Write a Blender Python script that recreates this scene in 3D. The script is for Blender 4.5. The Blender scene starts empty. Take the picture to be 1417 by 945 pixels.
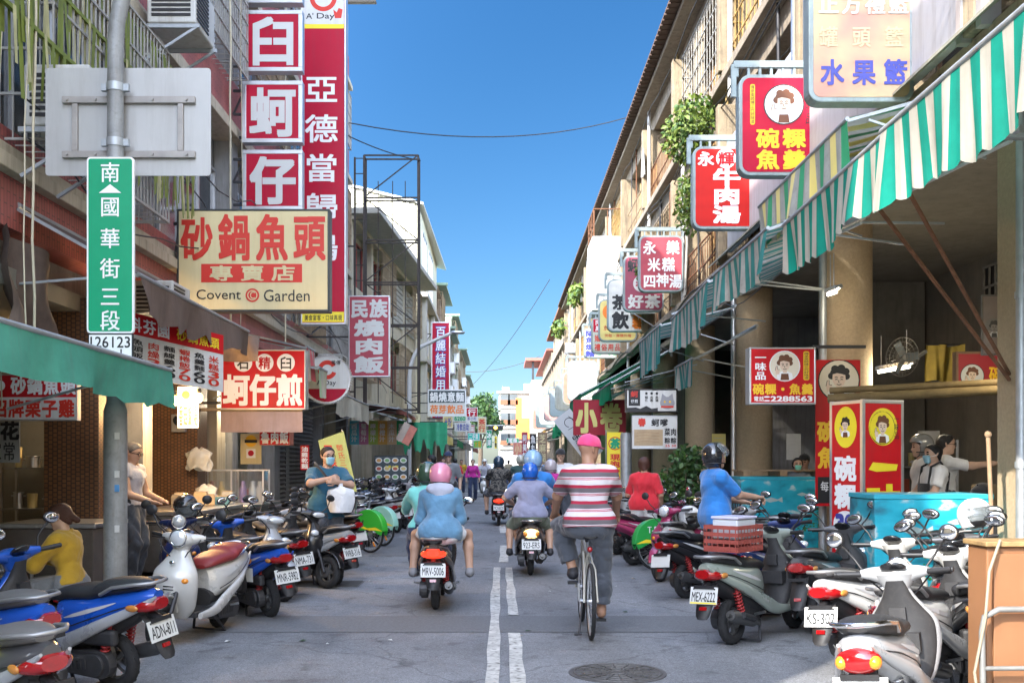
import bpy, math, random
import numpy as np
from mathutils import Vector, Matrix
R = math.radians
C = bpy.context.scene
COL = C.collection
rnd = random.Random(7)
# ---------------------------------------------------------------- camera, sky, sun, exposure
F = 1417.0; VX, VY, EYE = 693.0, 640.0, 1.55
cam_d = bpy.data.cameras.new('camera'); cam = bpy.data.objects.new('camera', cam_d); COL.objects.link(cam)
cam.location = (0, 0, EYE); cam.rotation_euler = (R(90), 0, 0)
cam_d.sensor_width = 36; cam_d.lens = 36.0; cam_d.clip_start = .1; cam_d.clip_end = 3000
cam_d.shift_x = (708.5-VX)/F; cam_d.shift_y = (VY-472.5)/F
C.camera = cam
SUN_AZ, SUN_EL = 40.0, 36.0        # the sun stands behind the camera, to the left
wd = bpy.data.worlds.new('World'); C.world = wd; wd.use_nodes = True
wn = wd.node_tree.nodes; wl = wd.node_tree.links
sky = wn.new('ShaderNodeTexSky'); sky.sky_type = 'NISHITA'; sky.sun_disc = False
sky.sun_elevation = R(SUN_EL); sky.sun_rotation = R(180+SUN_AZ)
sky.air_density = 1.0; sky.dust_density = .8; sky.ozone_density = 5.0; sky.altitude = 0
hs = wn.new('ShaderNodeHueSaturation'); hs.inputs['Saturation'].default_value = 1.22
wl.new(sky.outputs[0], hs.inputs['Color'])
wtc = wn.new('ShaderNodeTexCoord'); wdot = wn.new('ShaderNodeVectorMath'); wdot.operation = 'DOT_PRODUCT'   # deeper blue away from the sun
wdot.inputs[1].default_value = (.3, .954, 0); wl.new(wtc.outputs['Generated'], wdot.inputs[0])
wmr = wn.new('ShaderNodeMapRange'); wmr.interpolation_type = 'SMOOTHSTEP'
for i_, v_ in ((1, .1), (2, .92), (3, 2.25), (4, .245)): wmr.inputs[i_].default_value = v_
wl.new(wdot.outputs['Value'], wmr.inputs[0])
wms = wn.new('ShaderNodeMapRange'); wms.interpolation_type = 'SMOOTHSTEP'
for i_, v_ in ((1, .1), (2, .9), (3, .5), (4, 1.24)): wms.inputs[i_].default_value = v_
wl.new(wdot.outputs['Value'], wms.inputs[0]); wl.new(wms.outputs[0], hs.inputs['Saturation'])
wmx = wn.new('ShaderNodeVectorMath'); wmx.operation = 'SCALE'; wl.new(hs.outputs[0], wmx.inputs[0]); wl.new(wmr.outputs[0], wmx.inputs['Scale'])
wl.new(wmx.outputs[0], wn['Background'].inputs[0]); wn['Background'].inputs[1].default_value = .15
sd = bpy.data.lights.new('sun', 'SUN'); sd.energy = 2.3; sd.angle = R(.5); sd.color = (1, .93, .82)
so = bpy.data.objects.new('sun', sd); COL.objects.link(so)
d = Vector((math.sin(R(SUN_AZ))*math.cos(R(SUN_EL)), math.cos(R(SUN_AZ))*math.cos(R(SUN_EL)), -math.sin(R(SUN_EL))))
so.rotation_euler = d.to_track_quat('-Z', 'Y').to_euler()
C.view_settings.view_transform = 'Standard'; C.view_settings.look = 'None'
C.view_settings.exposure = 2.25; C.view_settings.gamma = 1
C.render.engine = 'CYCLES'
C.cycles.max_bounces = 6; C.cycles.diffuse_bounces = 2; C.cycles.glossy_bounces = 3; C.cycles.transmission_bounces = 4
C.cycles.use_denoising = True
# ---------------------------------------------------------------- helpers
def at(px, py, Y):                  # a point of the place seen in the photo at px, py, Y metres away
    return Vector(((px-VX)*Y/F, Y, EYE-(py-VY)*Y/F))
MATS = {}
def M(name, col=(.5, .5, .5), rough=.6, metal=0., var=0., scale=6., bump=0., bscale=60., coat=0., emit=None, es=0.,
      streak=None, trans=0., alpha=1., spec=.5, dirt=.0, sheen=0., glow=0.):
    if name in MATS: return MATS[name]
    m = bpy.data.materials.new(name); m.use_nodes = True; MATS[name] = m
    n = m.node_tree.nodes; l = m.node_tree.links; p = n['Principled BSDF']
    p.inputs['Base Color'].default_value = (*col, 1); p.inputs['Roughness'].default_value = rough
    p.inputs['Metallic'].default_value = metal; p.inputs['Specular IOR Level'].default_value = spec
    if coat: p.inputs['Coat Weight'].default_value = coat; p.inputs['Coat Roughness'].default_value = .08
    if sheen: p.inputs['Sheen Weight'].default_value = sheen
    if emit: p.inputs['Emission Color'].default_value = (*emit, 1); p.inputs['Emission Strength'].default_value = es
    if trans: p.inputs['Transmission Weight'].default_value = trans
    if alpha < 1: p.inputs['Alpha'].default_value = alpha
    tc = n.new('ShaderNodeTexCoord')
    cur = None
    if var or streak:
        nz = n.new('ShaderNodeTexNoise'); nz.inputs['Scale'].default_value = scale; nz.inputs['Detail'].default_value = 6
        nz.inputs['Roughness'].default_value = .65
        l.new(tc.outputs['Object'], nz.inputs['Vector'])
        mr = n.new('ShaderNodeMapRange'); mr.inputs[1].default_value = .3; mr.inputs[2].default_value = .7
        mr.inputs[3].default_value = 1-var; mr.inputs[4].default_value = 1+var*.6
        l.new(nz.outputs[0], mr.inputs[0])
        mx = n.new('ShaderNodeMix'); mx.data_type = 'RGBA'; mx.blend_type = 'MULTIPLY'; mx.inputs[0].default_value = 1
        mx.inputs[6].default_value = (*col, 1); l.new(mr.outputs[0], mx.inputs[7]); cur = mx.outputs[2]
        rr = n.new('ShaderNodeMapRange'); rr.inputs[3].default_value = max(.03, rough-.12); rr.inputs[4].default_value = min(1, rough+.12)
        l.new(nz.outputs[0], rr.inputs[0]); l.new(rr.outputs[0], p.inputs['Roughness'])
    if streak:                       # rain streaks and grime, long in z
        mp = n.new('ShaderNodeMapping'); mp.inputs['Scale'].default_value = (5, 5, .45); l.new(tc.outputs['Object'], mp.inputs[0])
        n2 = n.new('ShaderNodeTexNoise'); n2.inputs['Scale'].default_value = 1.6; n2.inputs['Detail'].default_value = 7; n2.inputs['Roughness'].default_value = .7
        l.new(mp.outputs[0], n2.inputs['Vector'])
        m2 = n.new('ShaderNodeMapRange'); m2.inputs[1].default_value = .48; m2.inputs[2].default_value = .75; m2.inputs[4].default_value = streak[3] if len(streak) > 3 else .7
        l.new(n2.outputs[0], m2.inputs[0])
        x2 = n.new('ShaderNodeMix'); x2.data_type = 'RGBA'; l.new(m2.outputs[0], x2.inputs[0]); l.new(cur, x2.inputs[6])
        x2.inputs[7].default_value = (*streak[:3], 1); cur = x2.outputs[2]
    if dirt:                         # speckled grime
        n3 = n.new('ShaderNodeTexNoise'); n3.inputs['Scale'].default_value = scale*4; n3.inputs['Detail'].default_value = 8
        l.new(tc.outputs['Object'], n3.inputs['Vector'])
        m3 = n.new('ShaderNodeMapRange'); m3.inputs[1].default_value = .5; m3.inputs[2].default_value = .72; m3.inputs[4].default_value = dirt
        l.new(n3.outputs[0], m3.inputs[0])
        x3 = n.new('ShaderNodeMix'); x3.data_type = 'RGBA'; l.new(m3.outputs[0], x3.inputs[0])
        if cur: l.new(cur, x3.inputs[6])
        else: x3.inputs[6].default_value = (*col, 1)
        x3.inputs[7].default_value = (.07, .06, .05, 1); cur = x3.outputs[2]
    if cur: l.new(cur, p.inputs['Base Color'])
    if glow:                         # thin cloth lets light through
        tr = n.new('ShaderNodeBsdfTranslucent'); ms = n.new('ShaderNodeMixShader'); ms.inputs[0].default_value = glow
        if cur: l.new(cur, tr.inputs[0])
        else: tr.inputs[0].default_value = (*col, 1)
        l.new(p.outputs[0], ms.inputs[1]); l.new(tr.outputs[0], ms.inputs[2]); l.new(ms.outputs[0], n['Material Output'].inputs[0])
    if bump:
        nb = n.new('ShaderNodeTexNoise'); nb.inputs['Scale'].default_value = bscale; nb.inputs['Detail'].default_value = 4
        l.new(tc.outputs['Object'], nb.inputs['Vector'])
        b = n.new('ShaderNodeBump'); b.inputs['Strength'].default_value = bump; b.inputs['Distance'].default_value = .02
        l.new(nb.outputs[0], b.inputs['Height']); l.new(b.outputs[0], p.inputs['Normal'])
    return m
class MB:
    def __init__(s): s.v = []; s.f = []; s.mi = []; s.sm = []; s.m = 0; s.T = None
    def add(s, V, Fc, smooth=False, m=None):
        o = len(s.v)
        if s.T is not None: V = [s.T @ Vector(p) for p in V]
        s.v += [tuple(p) for p in V]
        for f in Fc: s.f.append([i+o for i in f]); s.mi.append(s.m if m is None else m); s.sm.append(smooth)
        return s
    def bx(s, x0, x1, y0, y1, z0, z1):
        return s.add([(x0, y0, z0), (x1, y0, z0), (x1, y1, z0), (x0, y1, z0), (x0, y0, z1), (x1, y0, z1), (x1, y1, z1), (x0, y1, z1)],
                     [(3, 2, 1, 0), (4, 5, 6, 7), (0, 1, 5, 4), (1, 2, 6, 5), (2, 3, 7, 6), (3, 0, 4, 7)])
    def box(s, c, z, rz=0, rot=None):
        mt = Matrix.Translation(c) @ (rot.to_4x4() if rot is not None else Matrix.Rotation(rz, 4, 'Z'))
        h = [a/2 for a in z]
        V = [mt @ Vector((x*h[0], y*h[1], w*h[2])) for w in (-1, 1) for x, y in ((-1, -1), (1, -1), (1, 1), (-1, 1))]
        return s.add(V, [(3, 2, 1, 0), (4, 5, 6, 7), (0, 1, 5, 4), (1, 2, 6, 5), (2, 3, 7, 6), (3, 0, 4, 7)])
    def bar(s, a, b, w, h=None):     # square bar between two points
        a = Vector(a); b = Vector(b); dd = b-a; L = dd.length
        if L < 1e-6: return s
        q = dd.to_track_quat('Z', 'Y').to_matrix()
        return s.box((a+b)/2, (w, h or w, L), rot=q)
    def tube(s, pts, r, n=8, closed=False):
        pts = [Vector(p) for p in pts]; N = len(pts); rs = r if isinstance(r, (list, tuple)) else [r]*N
        V = []; up = None
        for i, p in enumerate(pts):
            if closed: t = pts[(i+1) % N]-pts[i-1]
            else: t = pts[min(i+1, N-1)]-pts[max(i-1, 0)]
            t.normalize()
            if up is None: up = t.orthogonal().normalized()
            u = up-t*up.dot(t)
            u = t.orthogonal().normalized() if u.length < 1e-5 else u.normalized()
            up = u; w = t.cross(u)
            V += [p+(u*math.cos(2*math.pi*k/n)+w*math.sin(2*math.pi*k/n))*rs[i] for k in range(n)]
        Fc = []
        for i in range(N if closed else N-1):
            a = i*n; b = ((i+1) % N)*n
            Fc += [(a+k, a+(k+1) % n, b+(k+1) % n, b+k) for k in range(n)]
        s.add(V, Fc, True)
        if not closed: s.add(V[:n], [tuple(range(n))[::-1]]); s.add(V[-n:], [tuple(range(n))])
        return s
    def cyl(s, a, b, r, n=16, r2=None): return s.tube([a, b], [r, r if r2 is None else r2], n)
    def ell(s, c, r, n=14, rot=None):
        c = Vector(c); V = []; Fc = []; m = n//2
        if not isinstance(r, (list, tuple)): r = (r, r, r)
        for i in range(m+1):
            th = math.pi*i/m
            for j in range(n):
                ph = 2*math.pi*j/n
                p = Vector((r[0]*math.sin(th)*math.cos(ph), r[1]*math.sin(th)*math.sin(ph), r[2]*math.cos(th)))
                V.append(c+(rot @ p if rot is not None else p))
        for i in range(m):
            for j in range(n): Fc.append((i*n+j, (i+1)*n+j, (i+1)*n+(j+1) % n, i*n+(j+1) % n))
        return s.add(V, Fc, True)
    def loft(s, rings, cap=True, smooth=True):
        n = len(rings[0]); V = [p for r in rings for p in r]; Fc = []
        for i in range(len(rings)-1):
            for k in range(n): Fc.append((i*n+k, i*n+(k+1) % n, (i+1)*n+(k+1) % n, (i+1)*n+k))
        s.add(V, Fc, smooth)
        if cap: s.add(rings[0], [tuple(range(n))[::-1]], smooth); s.add(rings[-1], [tuple(range(n))], smooth)
        return s
    def torus(s, c, ax, Rr, r, n=28, m=8, a0=0, a1=2*math.pi, flat=1.):
        c = Vector(c); ax = Vector(ax).normalized(); u = ax.orthogonal().normalized()
        if abs(ax.y) > .9: u = Vector((1, 0, 0))
        w = ax.cross(u); full = abs(a1-a0-2*math.pi) < 1e-4; V = []; Fc = []
        K = n if full else n+1
        for i in range(K):
            a = a0+(a1-a0)*i/n; e = u*math.cos(a)+w*math.sin(a)
            for j in range(m):
                b = 2*math.pi*j/m; V.append(c+e*(Rr+r*math.cos(b)*flat)+ax*(r*math.sin(b)))
        for i in range(n):
            for j in range(m):
                a = i*m; b = ((i+1) % K)*m; Fc.append((a+j, b+j, b+(j+1) % m, a+(j+1) % m))
        return s.add(V, Fc, True)
    def prism(s, poly, O, U, W, N, t, m_side=None):   # flat polygon in the plane O,U,W given thickness t along N
        O = Vector(O); U = Vector(U); W = Vector(W); N = Vector(N); n = len(poly)
        A = [O+U*x+W*y for x, y in poly]; B = [p+N*t for p in A]
        s.add(A+B, [tuple(range(n))[::-1], tuple(range(n, 2*n))]+[(i, (i+1) % n, (i+1) % n+n, i+n) for i in range(n)])
        return s
    def sheet(s, fn, nu, nv, mfn=None, smooth=True):
        V = [fn(i/nu, j/nv) for j in range(nv+1) for i in range(nu+1)]
        o = len(s.v); s.add(V, [])
        for j in range(nv):
            for i in range(nu):
                a = o+j*(nu+1)+i; s.f.append([a, a+1, a+nu+2, a+nu+1]); s.mi.append(mfn(i, j) if mfn else s.m); s.sm.append(smooth)
        return s
    def build(s, name, mats, parent=None, loc=None, rot=None, bev=0):
        if not isinstance(mats, (list, tuple)): mats = [mats]
        me = bpy.data.meshes.new(name); me.from_pydata(s.v, [], s.f)
        for m in mats: me.materials.append(m)
        me.polygons.foreach_set('material_index', s.mi); me.polygons.foreach_set('use_smooth', s.sm); me.update()
        o = bpy.data.objects.new(name, me); COL.objects.link(o)
        if parent: o.parent = parent
        if loc is not None: o.location = loc
        if rot is not None: o.rotation_euler = rot
        if bev:
            b = o.modifiers.new('bevel', 'BEVEL'); b.width = bev; b.segments = 2; b.limit_method = 'ANGLE'; b.angle_limit = R(40)
        return o
def tag(o, label=None, cat=None, group=None, kind=None):
    if label: o['label'] = label
    if cat: o['category'] = cat
    if group: o['group'] = group
    if kind: o['kind'] = kind
    return o
def thing(name, label, cat, loc=(0, 0, 0), rz=0, group=None):
    o = bpy.data.objects.new(name, None); COL.objects.link(o); o.location = loc; o.rotation_euler = (0, 0, rz)
    o.empty_display_size = .1
    return tag(o, label, cat, group)
KIDS = {}
def copy_tree(o, parent=None):
    c = o.copy(); COL.objects.link(c)
    if parent: c.parent = parent; c.matrix_parent_inverse = o.matrix_parent_inverse
    for ch in list(o.children): copy_tree(ch, c)
    return c
def single(mb, name, mats, label, cat, loc=(0, 0, 0), group=None, bev=0, rot=None, kind=None):
    return tag(mb.build(name, mats, loc=loc, bev=bev, rot=rot), label, cat, group, kind)
def rrect(x0, y0, x1, y1, r, n=5):
    P = []
    for cx, cy, a in ((x1-r, y0+r, -90), (x1-r, y1-r, 0), (x0+r, y1-r, 90), (x0+r, y0+r, 180)):
        for i in range(n+1):
            t = R(a+90*i/n); P.append((cx+r*math.cos(t), cy+r*math.sin(t)))
    return P
def disc(cx, cy, r, n=28, ry=None): return [(cx+r*math.cos(2*math.pi*i/n), cy+(ry or r)*math.sin(2*math.pi*i/n)) for i in range(n)]
GL = {}
def glyph(ch, bold=0., res=3):
    k = (ch, bold)
    if k not in GL:
        cu = bpy.data.curves.new('g', 'FONT'); cu.body = ch; cu.resolution_u = res; cu.offset = bold
        o = bpy.data.objects.new('g', cu); me = bpy.data.meshes.new_from_object(o)
        GL[k] = ([(v.co.x, v.co.y) for v in me.vertices], [tuple(p.vertices) for p in me.polygons])
        bpy.data.objects.remove(o); bpy.data.meshes.remove(me); bpy.data.curves.remove(cu)
    return GL[k]
class Board:                        # writing and marks on one flat face; fractions of the face, y down
    def __init__(s, O, U, W, N, w, h): s.O = Vector(O); s.U = Vector(U); s.W = Vector(W); s.N = Vector(N); s.w = w; s.h = h; s.L = {}
    def P(s, x, y, z): return s.O+s.U*(x*s.w)+s.W*((1-y)*s.h)+s.N*z
    def mb(s, mat):
        if mat.name not in s.L: s.L[mat.name] = (MB(), mat)
        return s.L[mat.name][0]
    def char(s, ch, x0, y0, x1, y1, mat, bold=.02, z=.006, latin=False):
        V, Fc = glyph(ch, 0)
        if not V: return
        if latin:
            xs = [v[0] for v in V]; ys = [v[1] for v in V]; a, b, c, dd = min(xs), max(xs), min(ys), max(ys)
        else: a, b, c, dd = .02, .98, -.1, .86
        k = bold*.75; sh = [(0, 0)] if k <= .003 else [(k, k), (-k, k), (k, -k), (-k, -k)]
        if k > .02: sh += [(k, 0), (-k, 0), (0, k), (0, -k)]
        for i, (ex, ey) in enumerate(sh):
            s.mb(mat).add([s.P(x0+(x1-x0)*(v[0]+ex-a)/(b-a), y1-(y1-y0)*(v[1]+ey-c)/(dd-c), z+i*.00025) for v in V], Fc)
    def text(s, t, x0, y0, x1, y1, mat, bold=.02, z=.006, v=False, gap=.1, latin=None):
        if latin is None: latin = all(ord(c) < 300 for c in t)
        if latin and not v: return s.char(t, x0, y0, x1, y1, mat, bold, z, True)
        n = len(t)
        for i, ch in enumerate(t):
            if v:
                hh = (y1-y0)/n; s.char(ch, x0, y0+hh*i+hh*gap/2, x1, y0+hh*(i+1)-hh*gap/2, mat, bold, z, ord(ch) < 300)
            else:
                ww = (x1-x0)/n; s.char(ch, x0+ww*i+ww*gap/2, y0, x0+ww*(i+1)-ww*gap/2, y1, mat, bold, z, ord(ch) < 300)
    def poly(s, P, mat, z=.003): s.mb(mat).add([s.P(x, y, z) for x, y in P], [tuple(range(len(P)))[::-1]])
    def rect(s, x0, y0, x1, y1, mat, z=.003, r=0):
        if r: return s.poly(rrect(x0, y0, x1, y1, r), mat, z)
        s.poly([(x0, y0), (x1, y0), (x1, y1), (x0, y1)], mat, z)
    def disc(s, x, y, r, mat, z=.004): s.poly(disc(x, y, r, 28, r*s.w/s.h), mat, z)
    def ring(s, x, y, r, t, mat, z=.0045, a0=0, a1=360, n=32):
        V = []; q = s.w/s.h
        for i in range(n+1):
            a = R(a0+(a1-a0)*i/n)
            for rr in (r, r-t): V.append(s.P(x+rr*math.cos(a), y+rr*q*math.sin(a), z))
        s.mb(mat).add(V, [(2*i, 2*i+1, 2*i+3, 2*i+2) for i in range(n)])
    def line(s, pts, t, mat, z=.0055):       # stroke, thickness in fractions of the width
        q = s.w/s.h; V = []
        for i, p in enumerate(pts):
            a = pts[max(i-1, 0)]; b = pts[min(i+1, len(pts)-1)]; dx, dy = b[0]-a[0], (b[1]-a[1])/q
            L = math.hypot(dx, dy) or 1; nx, ny = -dy/L*t/2, dx/L*t/2*q
            V += [s.P(p[0]+nx, p[1]+ny, z), s.P(p[0]-nx, p[1]-ny, z)]
        s.mb(mat).add(V, [(2*i, 2*i+1, 2*i+3, 2*i+2) for i in range(len(pts)-1)])
    def done(s, parent, name='lettering'):
        for mb, mat in s.L.values(): mb.build(name, mat, parent)
# ---------------------------------------------------------------- shared materials
white = M('white_paint', (.6, .6, .58), .5, var=.08)
black = M('black_plastic', (.02, .02, .022), .45, var=.2, scale=12)
blackgl = M('black_gloss', (.012, .012, .014), .22, coat=.5)
rubber = M('rubber', (.022, .022, .023), .85, var=.25, scale=20, bump=.3, bscale=90)
steel = M('steel', (.55, .56, .58), .32, 1, var=.12, scale=14)
galv = M('galvanised', (.42, .45, .47), .5, .6, var=.18, scale=10, dirt=.12)
darkm = M('dark_metal', (.05, .05, .055), .5, .4, var=.2)
rust = M('rust', (.2, .09, .045), .85, .1, var=.4, scale=9, bump=.3)
rustbar = M('rusty_bar', (.36, .27, .17), .8, .1, var=.4, scale=5, dirt=.3)
sgrey = M('sign_housing', (.27, .33, .34), .5, .2, var=.15, streak=(.12, .1, .08, .5))
alu = M('aluminium', (.62, .63, .65), .38, .8, var=.08)
concrete = M('concrete', (.35, .29, .22), .9, var=.22, scale=3, streak=(.1, .085, .07, .75), bump=.35, bscale=40, dirt=.25)
conc_d = M('old_concrete', (.25, .235, .215), .9, var=.25, scale=3, streak=(.07, .06, .05, .8), bump=.35, bscale=40, dirt=.3)
plaster = M('cream_plaster', (.5, .44, .33), .85, var=.14, scale=2, streak=(.2, .16, .11, .65), bump=.15)
plaster_w = M('pale_plaster', (.47, .45, .4), .85, var=.12, scale=2, streak=(.26, .22, .17, .6), bump=.15)
grey_wall = M('grey_wall', (.3, .3, .3), .85, var=.18, scale=2.5, streak=(.09, .08, .07, .7), bump=.15)
ochre = M('ochre_board', (.4, .25, .1), .8, var=.4, scale=3, streak=(.1, .05, .025, .9), bump=.4, bscale=14)
beige_board = M('beige_board', (.36, .3, .21), .8, var=.4, scale=3, streak=(.14, .075, .04, .9), bump=.4, bscale=14)
glass_d = M('window_glass', (.03, .04, .05), .08, spec=.8, var=.3, scale=1.5)
glass = M('clear_glass', (.9, .95, .95), .03, trans=.95, alpha=.35)
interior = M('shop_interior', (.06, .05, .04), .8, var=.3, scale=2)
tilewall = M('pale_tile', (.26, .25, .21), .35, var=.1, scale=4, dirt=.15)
red = M('sign_red', (.55, .012, .018), .42, spec=.2, var=.1, scale=2, streak=(.3, .03, .03, .4), dirt=.08)
crimson = M('sign_crimson', (.45, .008, .035), .42, spec=.2, var=.1, scale=2, streak=(.3, .03, .05, .4), dirt=.08)
pinkred = M('faded_red', (.42, .075, .1), .5, spec=.2, var=.12, scale=3)
wht = M('letter_white', (.82, .82, .82), .5)
grywht = M('letter_grey', (.58, .58, .56), .5)
yel = M('letter_yellow', (.85, .5, .02), .5)
yel2 = M('bright_yellow', (.85, .68, .03), .5, var=.06)
blk = M('letter_black', (.015, .015, .018), .5)
letred = M('letter_red', (.6, .03, .015), .5)
blu = M('letter_blue', (.05, .06, .32), .5)
org = M('letter_orange', (.8, .2, .02), .5)
cream = M('sign_cream', (.68, .58, .33), .45, spec=.2, var=.07, scale=1.5, streak=(.48, .38, .2, .35), dirt=.06)
signwhite = M('sign_white', (.66, .66, .64), .45, spec=.2, var=.08, scale=2, streak=(.4, .37, .3, .4), dirt=.1)
signyel = M('sign_yellow', (.78, .65, .2), .45, var=.06)
roadgreen = M('street_sign_green', (.0, .3, .14), .4, var=.05)
skinline = M('portrait_skin', (.72, .55, .42), .5)
brownhair = M('portrait_hair', (.14, .05, .02), .5)
teal = M('awning_teal', (.01, .27, .2), .75, var=.22, scale=3, streak=(.03, .16, .13, .5), glow=.3, spec=.2)
awhite = M('awning_white', (.5, .48, .42), .75, var=.18, scale=3, streak=(.3, .27, .2, .6), dirt=.15, glow=.3, spec=.2)
agreen = M('awning_green', (.02, .3, .14), .65, var=.2, scale=3, streak=(.03, .1, .06, .4), glow=.3, spec=.2)
tarpbrown = M('tarp_brown', (.15, .105, .085), .7, var=.3, scale=2.5, streak=(.06, .045, .04, .6), bump=.3, bscale=8)
wood = M('wood', (.32, .15, .06), .55, var=.3, scale=3, streak=(.2, .08, .03, .7))
leafm = M('leaf_green', (.05, .11, .02), .55, var=.35, scale=3)
leafy = M('leaf_yellow', (.13, .19, .025), .55, var=.3, scale=3)
leafd = M('leaf_dark', (.03, .075, .022), .5, var=.3, scale=3)
bark = M('bark', (.12, .09, .06), .9, var=.3)
# asphalt with patches and fine cracks
asph = bpy.data.materials.new('asphalt'); asph.use_nodes = True
def _asphalt(m):
    n = m.node_tree.nodes; l = m.node_tree.links; p = n['Principled BSDF']; tc = n.new('ShaderNodeTexCoord')
    def noise(s, det, r=.6, sc=None):
        z = n.new('ShaderNodeTexNoise'); z.inputs['Scale'].default_value = s; z.inputs['Detail'].default_value = det; z.inputs['Roughness'].default_value = r
        if sc:
            mp = n.new('ShaderNodeMapping'); mp.inputs['Scale'].default_value = sc; l.new(tc.outputs['Object'], mp.inputs[0]); l.new(mp.outputs[0], z.inputs[0])
        else: l.new(tc.outputs['Object'], z.inputs[0])
        return z
    def ramp(src, a, b, c0, c1):
        r = n.new('ShaderNodeMapRange'); r.inputs[1].default_value = a; r.inputs[2].default_value = b; r.inputs[3].default_value = c0; r.inputs[4].default_value = c1
        l.new(src, r.inputs[0]); return r.outputs[0]
    def mul(a, b):
        x = n.new('ShaderNodeMath'); x.operation = 'MULTIPLY'; l.new(a, x.inputs[0]); l.new(b, x.inputs[1]); return x.outputs[0]
    big = ramp(noise(.5, 5).outputs[0], .35, .65, .8, 1.2)
    tracks = ramp(noise(1., 4, .6, (1.6, .12, 1)).outputs[0], .35, .65, .86, 1.12)
    fine = ramp(noise(95, 4, .85).outputs[0], .34, .66, .42, 1.55)
    mid = ramp(noise(9, 6, .75).outputs[0], .35, .65, .85, 1.12)
    vo = n.new('ShaderNodeTexVoronoi'); vo.feature = 'DISTANCE_TO_EDGE'; vo.inputs['Scale'].default_value = .55
    mpv = n.new('ShaderNodeMixRGB'); mpv.inputs[0].default_value = .25; l.new(tc.outputs['Object'], mpv.inputs[1]); l.new(noise(2, 5).outputs[1], mpv.inputs[2]); l.new(mpv.outputs[0], vo.inputs['Vector'])
    crack = ramp(vo.outputs['Distance'], .0, .006, .62, 1.)
    spots = ramp(noise(3.1, 3, .5).outputs[0], .6, .7, 1., .6)
    grit = ramp(noise(38, 3, .8).outputs[0], .32, .68, .68, 1.32)
    k = mul(mul(mul(mul(big, grit), tracks), mul(fine, mid)), mul(crack, spots))
    mx = n.new('ShaderNodeMix'); mx.data_type = 'RGBA'; mx.blend_type = 'MULTIPLY'; mx.inputs[0].default_value = 1
    mx.inputs[6].default_value = (.195, .2, .21, 1); l.new(k, mx.inputs[7]); l.new(mx.outputs[2], p.inputs['Base Color'])
    p.inputs['Roughness'].default_value = .75
    l.new(ramp(noise(2, 5).outputs[0], .3, .7, .62, .88), p.inputs['Roughness'])
    b = n.new('ShaderNodeBump'); b.inputs['Strength'].default_value = .5; b.inputs['Distance'].default_value = .006
    l.new(noise(130, 3, .7).outputs[0], b.inputs['Height']); l.new(b.outputs[0], p.inputs['Normal'])
_asphalt(asph)
patchm = M('asphalt_patch', (.155, .16, .168), .8, var=.35, scale=40, bump=.4, bscale=130)
linem = M('road_paint', (.58, .57, .53), .75, var=.35, scale=5, dirt=.85, bump=.3, bscale=120)
pave = M('arcade_paving', (.2, .19, .18), .7, var=.25, scale=3, dirt=.3)
# ---------------------------------------------------------------- ground
mb = MB(); mb.sheet(lambda u, v: (-900+1800*u, -300+1800*v, 0), 2, 2, smooth=False)
tag(mb.build('road', asph), kind='structure')
mb = MB(); mb.bx(-9, -4.35, -4, 31, -.05, .12); mb.bx(-9, -4.1, 31, 140, -.05, .12); tag(mb.build('pavement', pave, bev=.015), kind='structure')
mb = MB(); mb.bx(4.45, 9, -4, 150, -.05, .12); tag(mb.build('pavement', pave, bev=.015), kind='structure')
def quad(mb, x0, x1, y0, y1, z=.004, j=.012):
    n = max(2, int((y1-y0)/.6)); V = []
    for i in range(n+1):
        y = y0+(y1-y0)*i/n; V += [(x0+rnd.uniform(-j, j), y, z), (x1+rnd.uniform(-j, j), y, z)]
    mb.add(V, [(2*i, 2*i+1, 2*i+3, 2*i+2) for i in range(n)])
mb = MB(); quad(mb, -5, 5, 9.35, 10.35, .004, .0); quad(mb, -2.2, -.9, 17, 21, .004, .0); quad(mb, -2.5, 2.4, 26.2, 27, .004, 0)
tag(mb.build('road_patch', patchm), kind='structure')
mb = MB()
quad(mb, -.11, -.01, 3, 15.1, .008); quad(mb, .075, .175, 3, 9.3, .008); quad(mb, .07, .17, 10.4, 15.1, .008)
for y in (15.9, 22.5, 29, 36): quad(mb, -.02, .12, y, y+3.2, .008)
for y, h in ((44, .45), (49, .6), (51.5, .6)): quad(mb, -2.2, .9, y, y+h, .008)
for i in range(6): quad(mb, -2.4+i*.9, -2.0+i*.9, 54, 58, .008)
tag(mb.build('road_markings', linem), kind='structure')
mb = MB()
def manhole(name, c, r, lab):
    mb = MB(); mb.cyl((0, 0, -.05), (0, 0, .006), r, 40)
    for k in range(1, 6): mb.torus((0, 0, .006), (0, 0, 1), r*k/5.6, .008, 40, 5)
    for k in range(16): a = k*math.pi/8; mb.bar((r*.25*math.cos(a), r*.25*math.sin(a), .008), (r*.85*math.cos(a), r*.85*math.sin(a), .008), .012)
    single(mb, name, M('iron_cover', (.13, .125, .12), .6, .5, var=.3, scale=10), lab, 'manhole cover', loc=c)
manhole('manhole_cover', (.86, 7.55, 0), .36, 'round iron manhole cover set in the road before the bicycle')
mb = MB(); mb.bx(-.42, .42, -.3, .3, -.04, .004)
for i in range(22): mb.bx(-.4, .4, -.28+i*.026, -.268+i*.026, .0045, .012)
single(mb, 'drain_grate', M('iron_cover'), 'ribbed rectangular drain cover in the road near the man in the mask', 'drain cover', loc=(-2.2, 13.1, 0))
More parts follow.
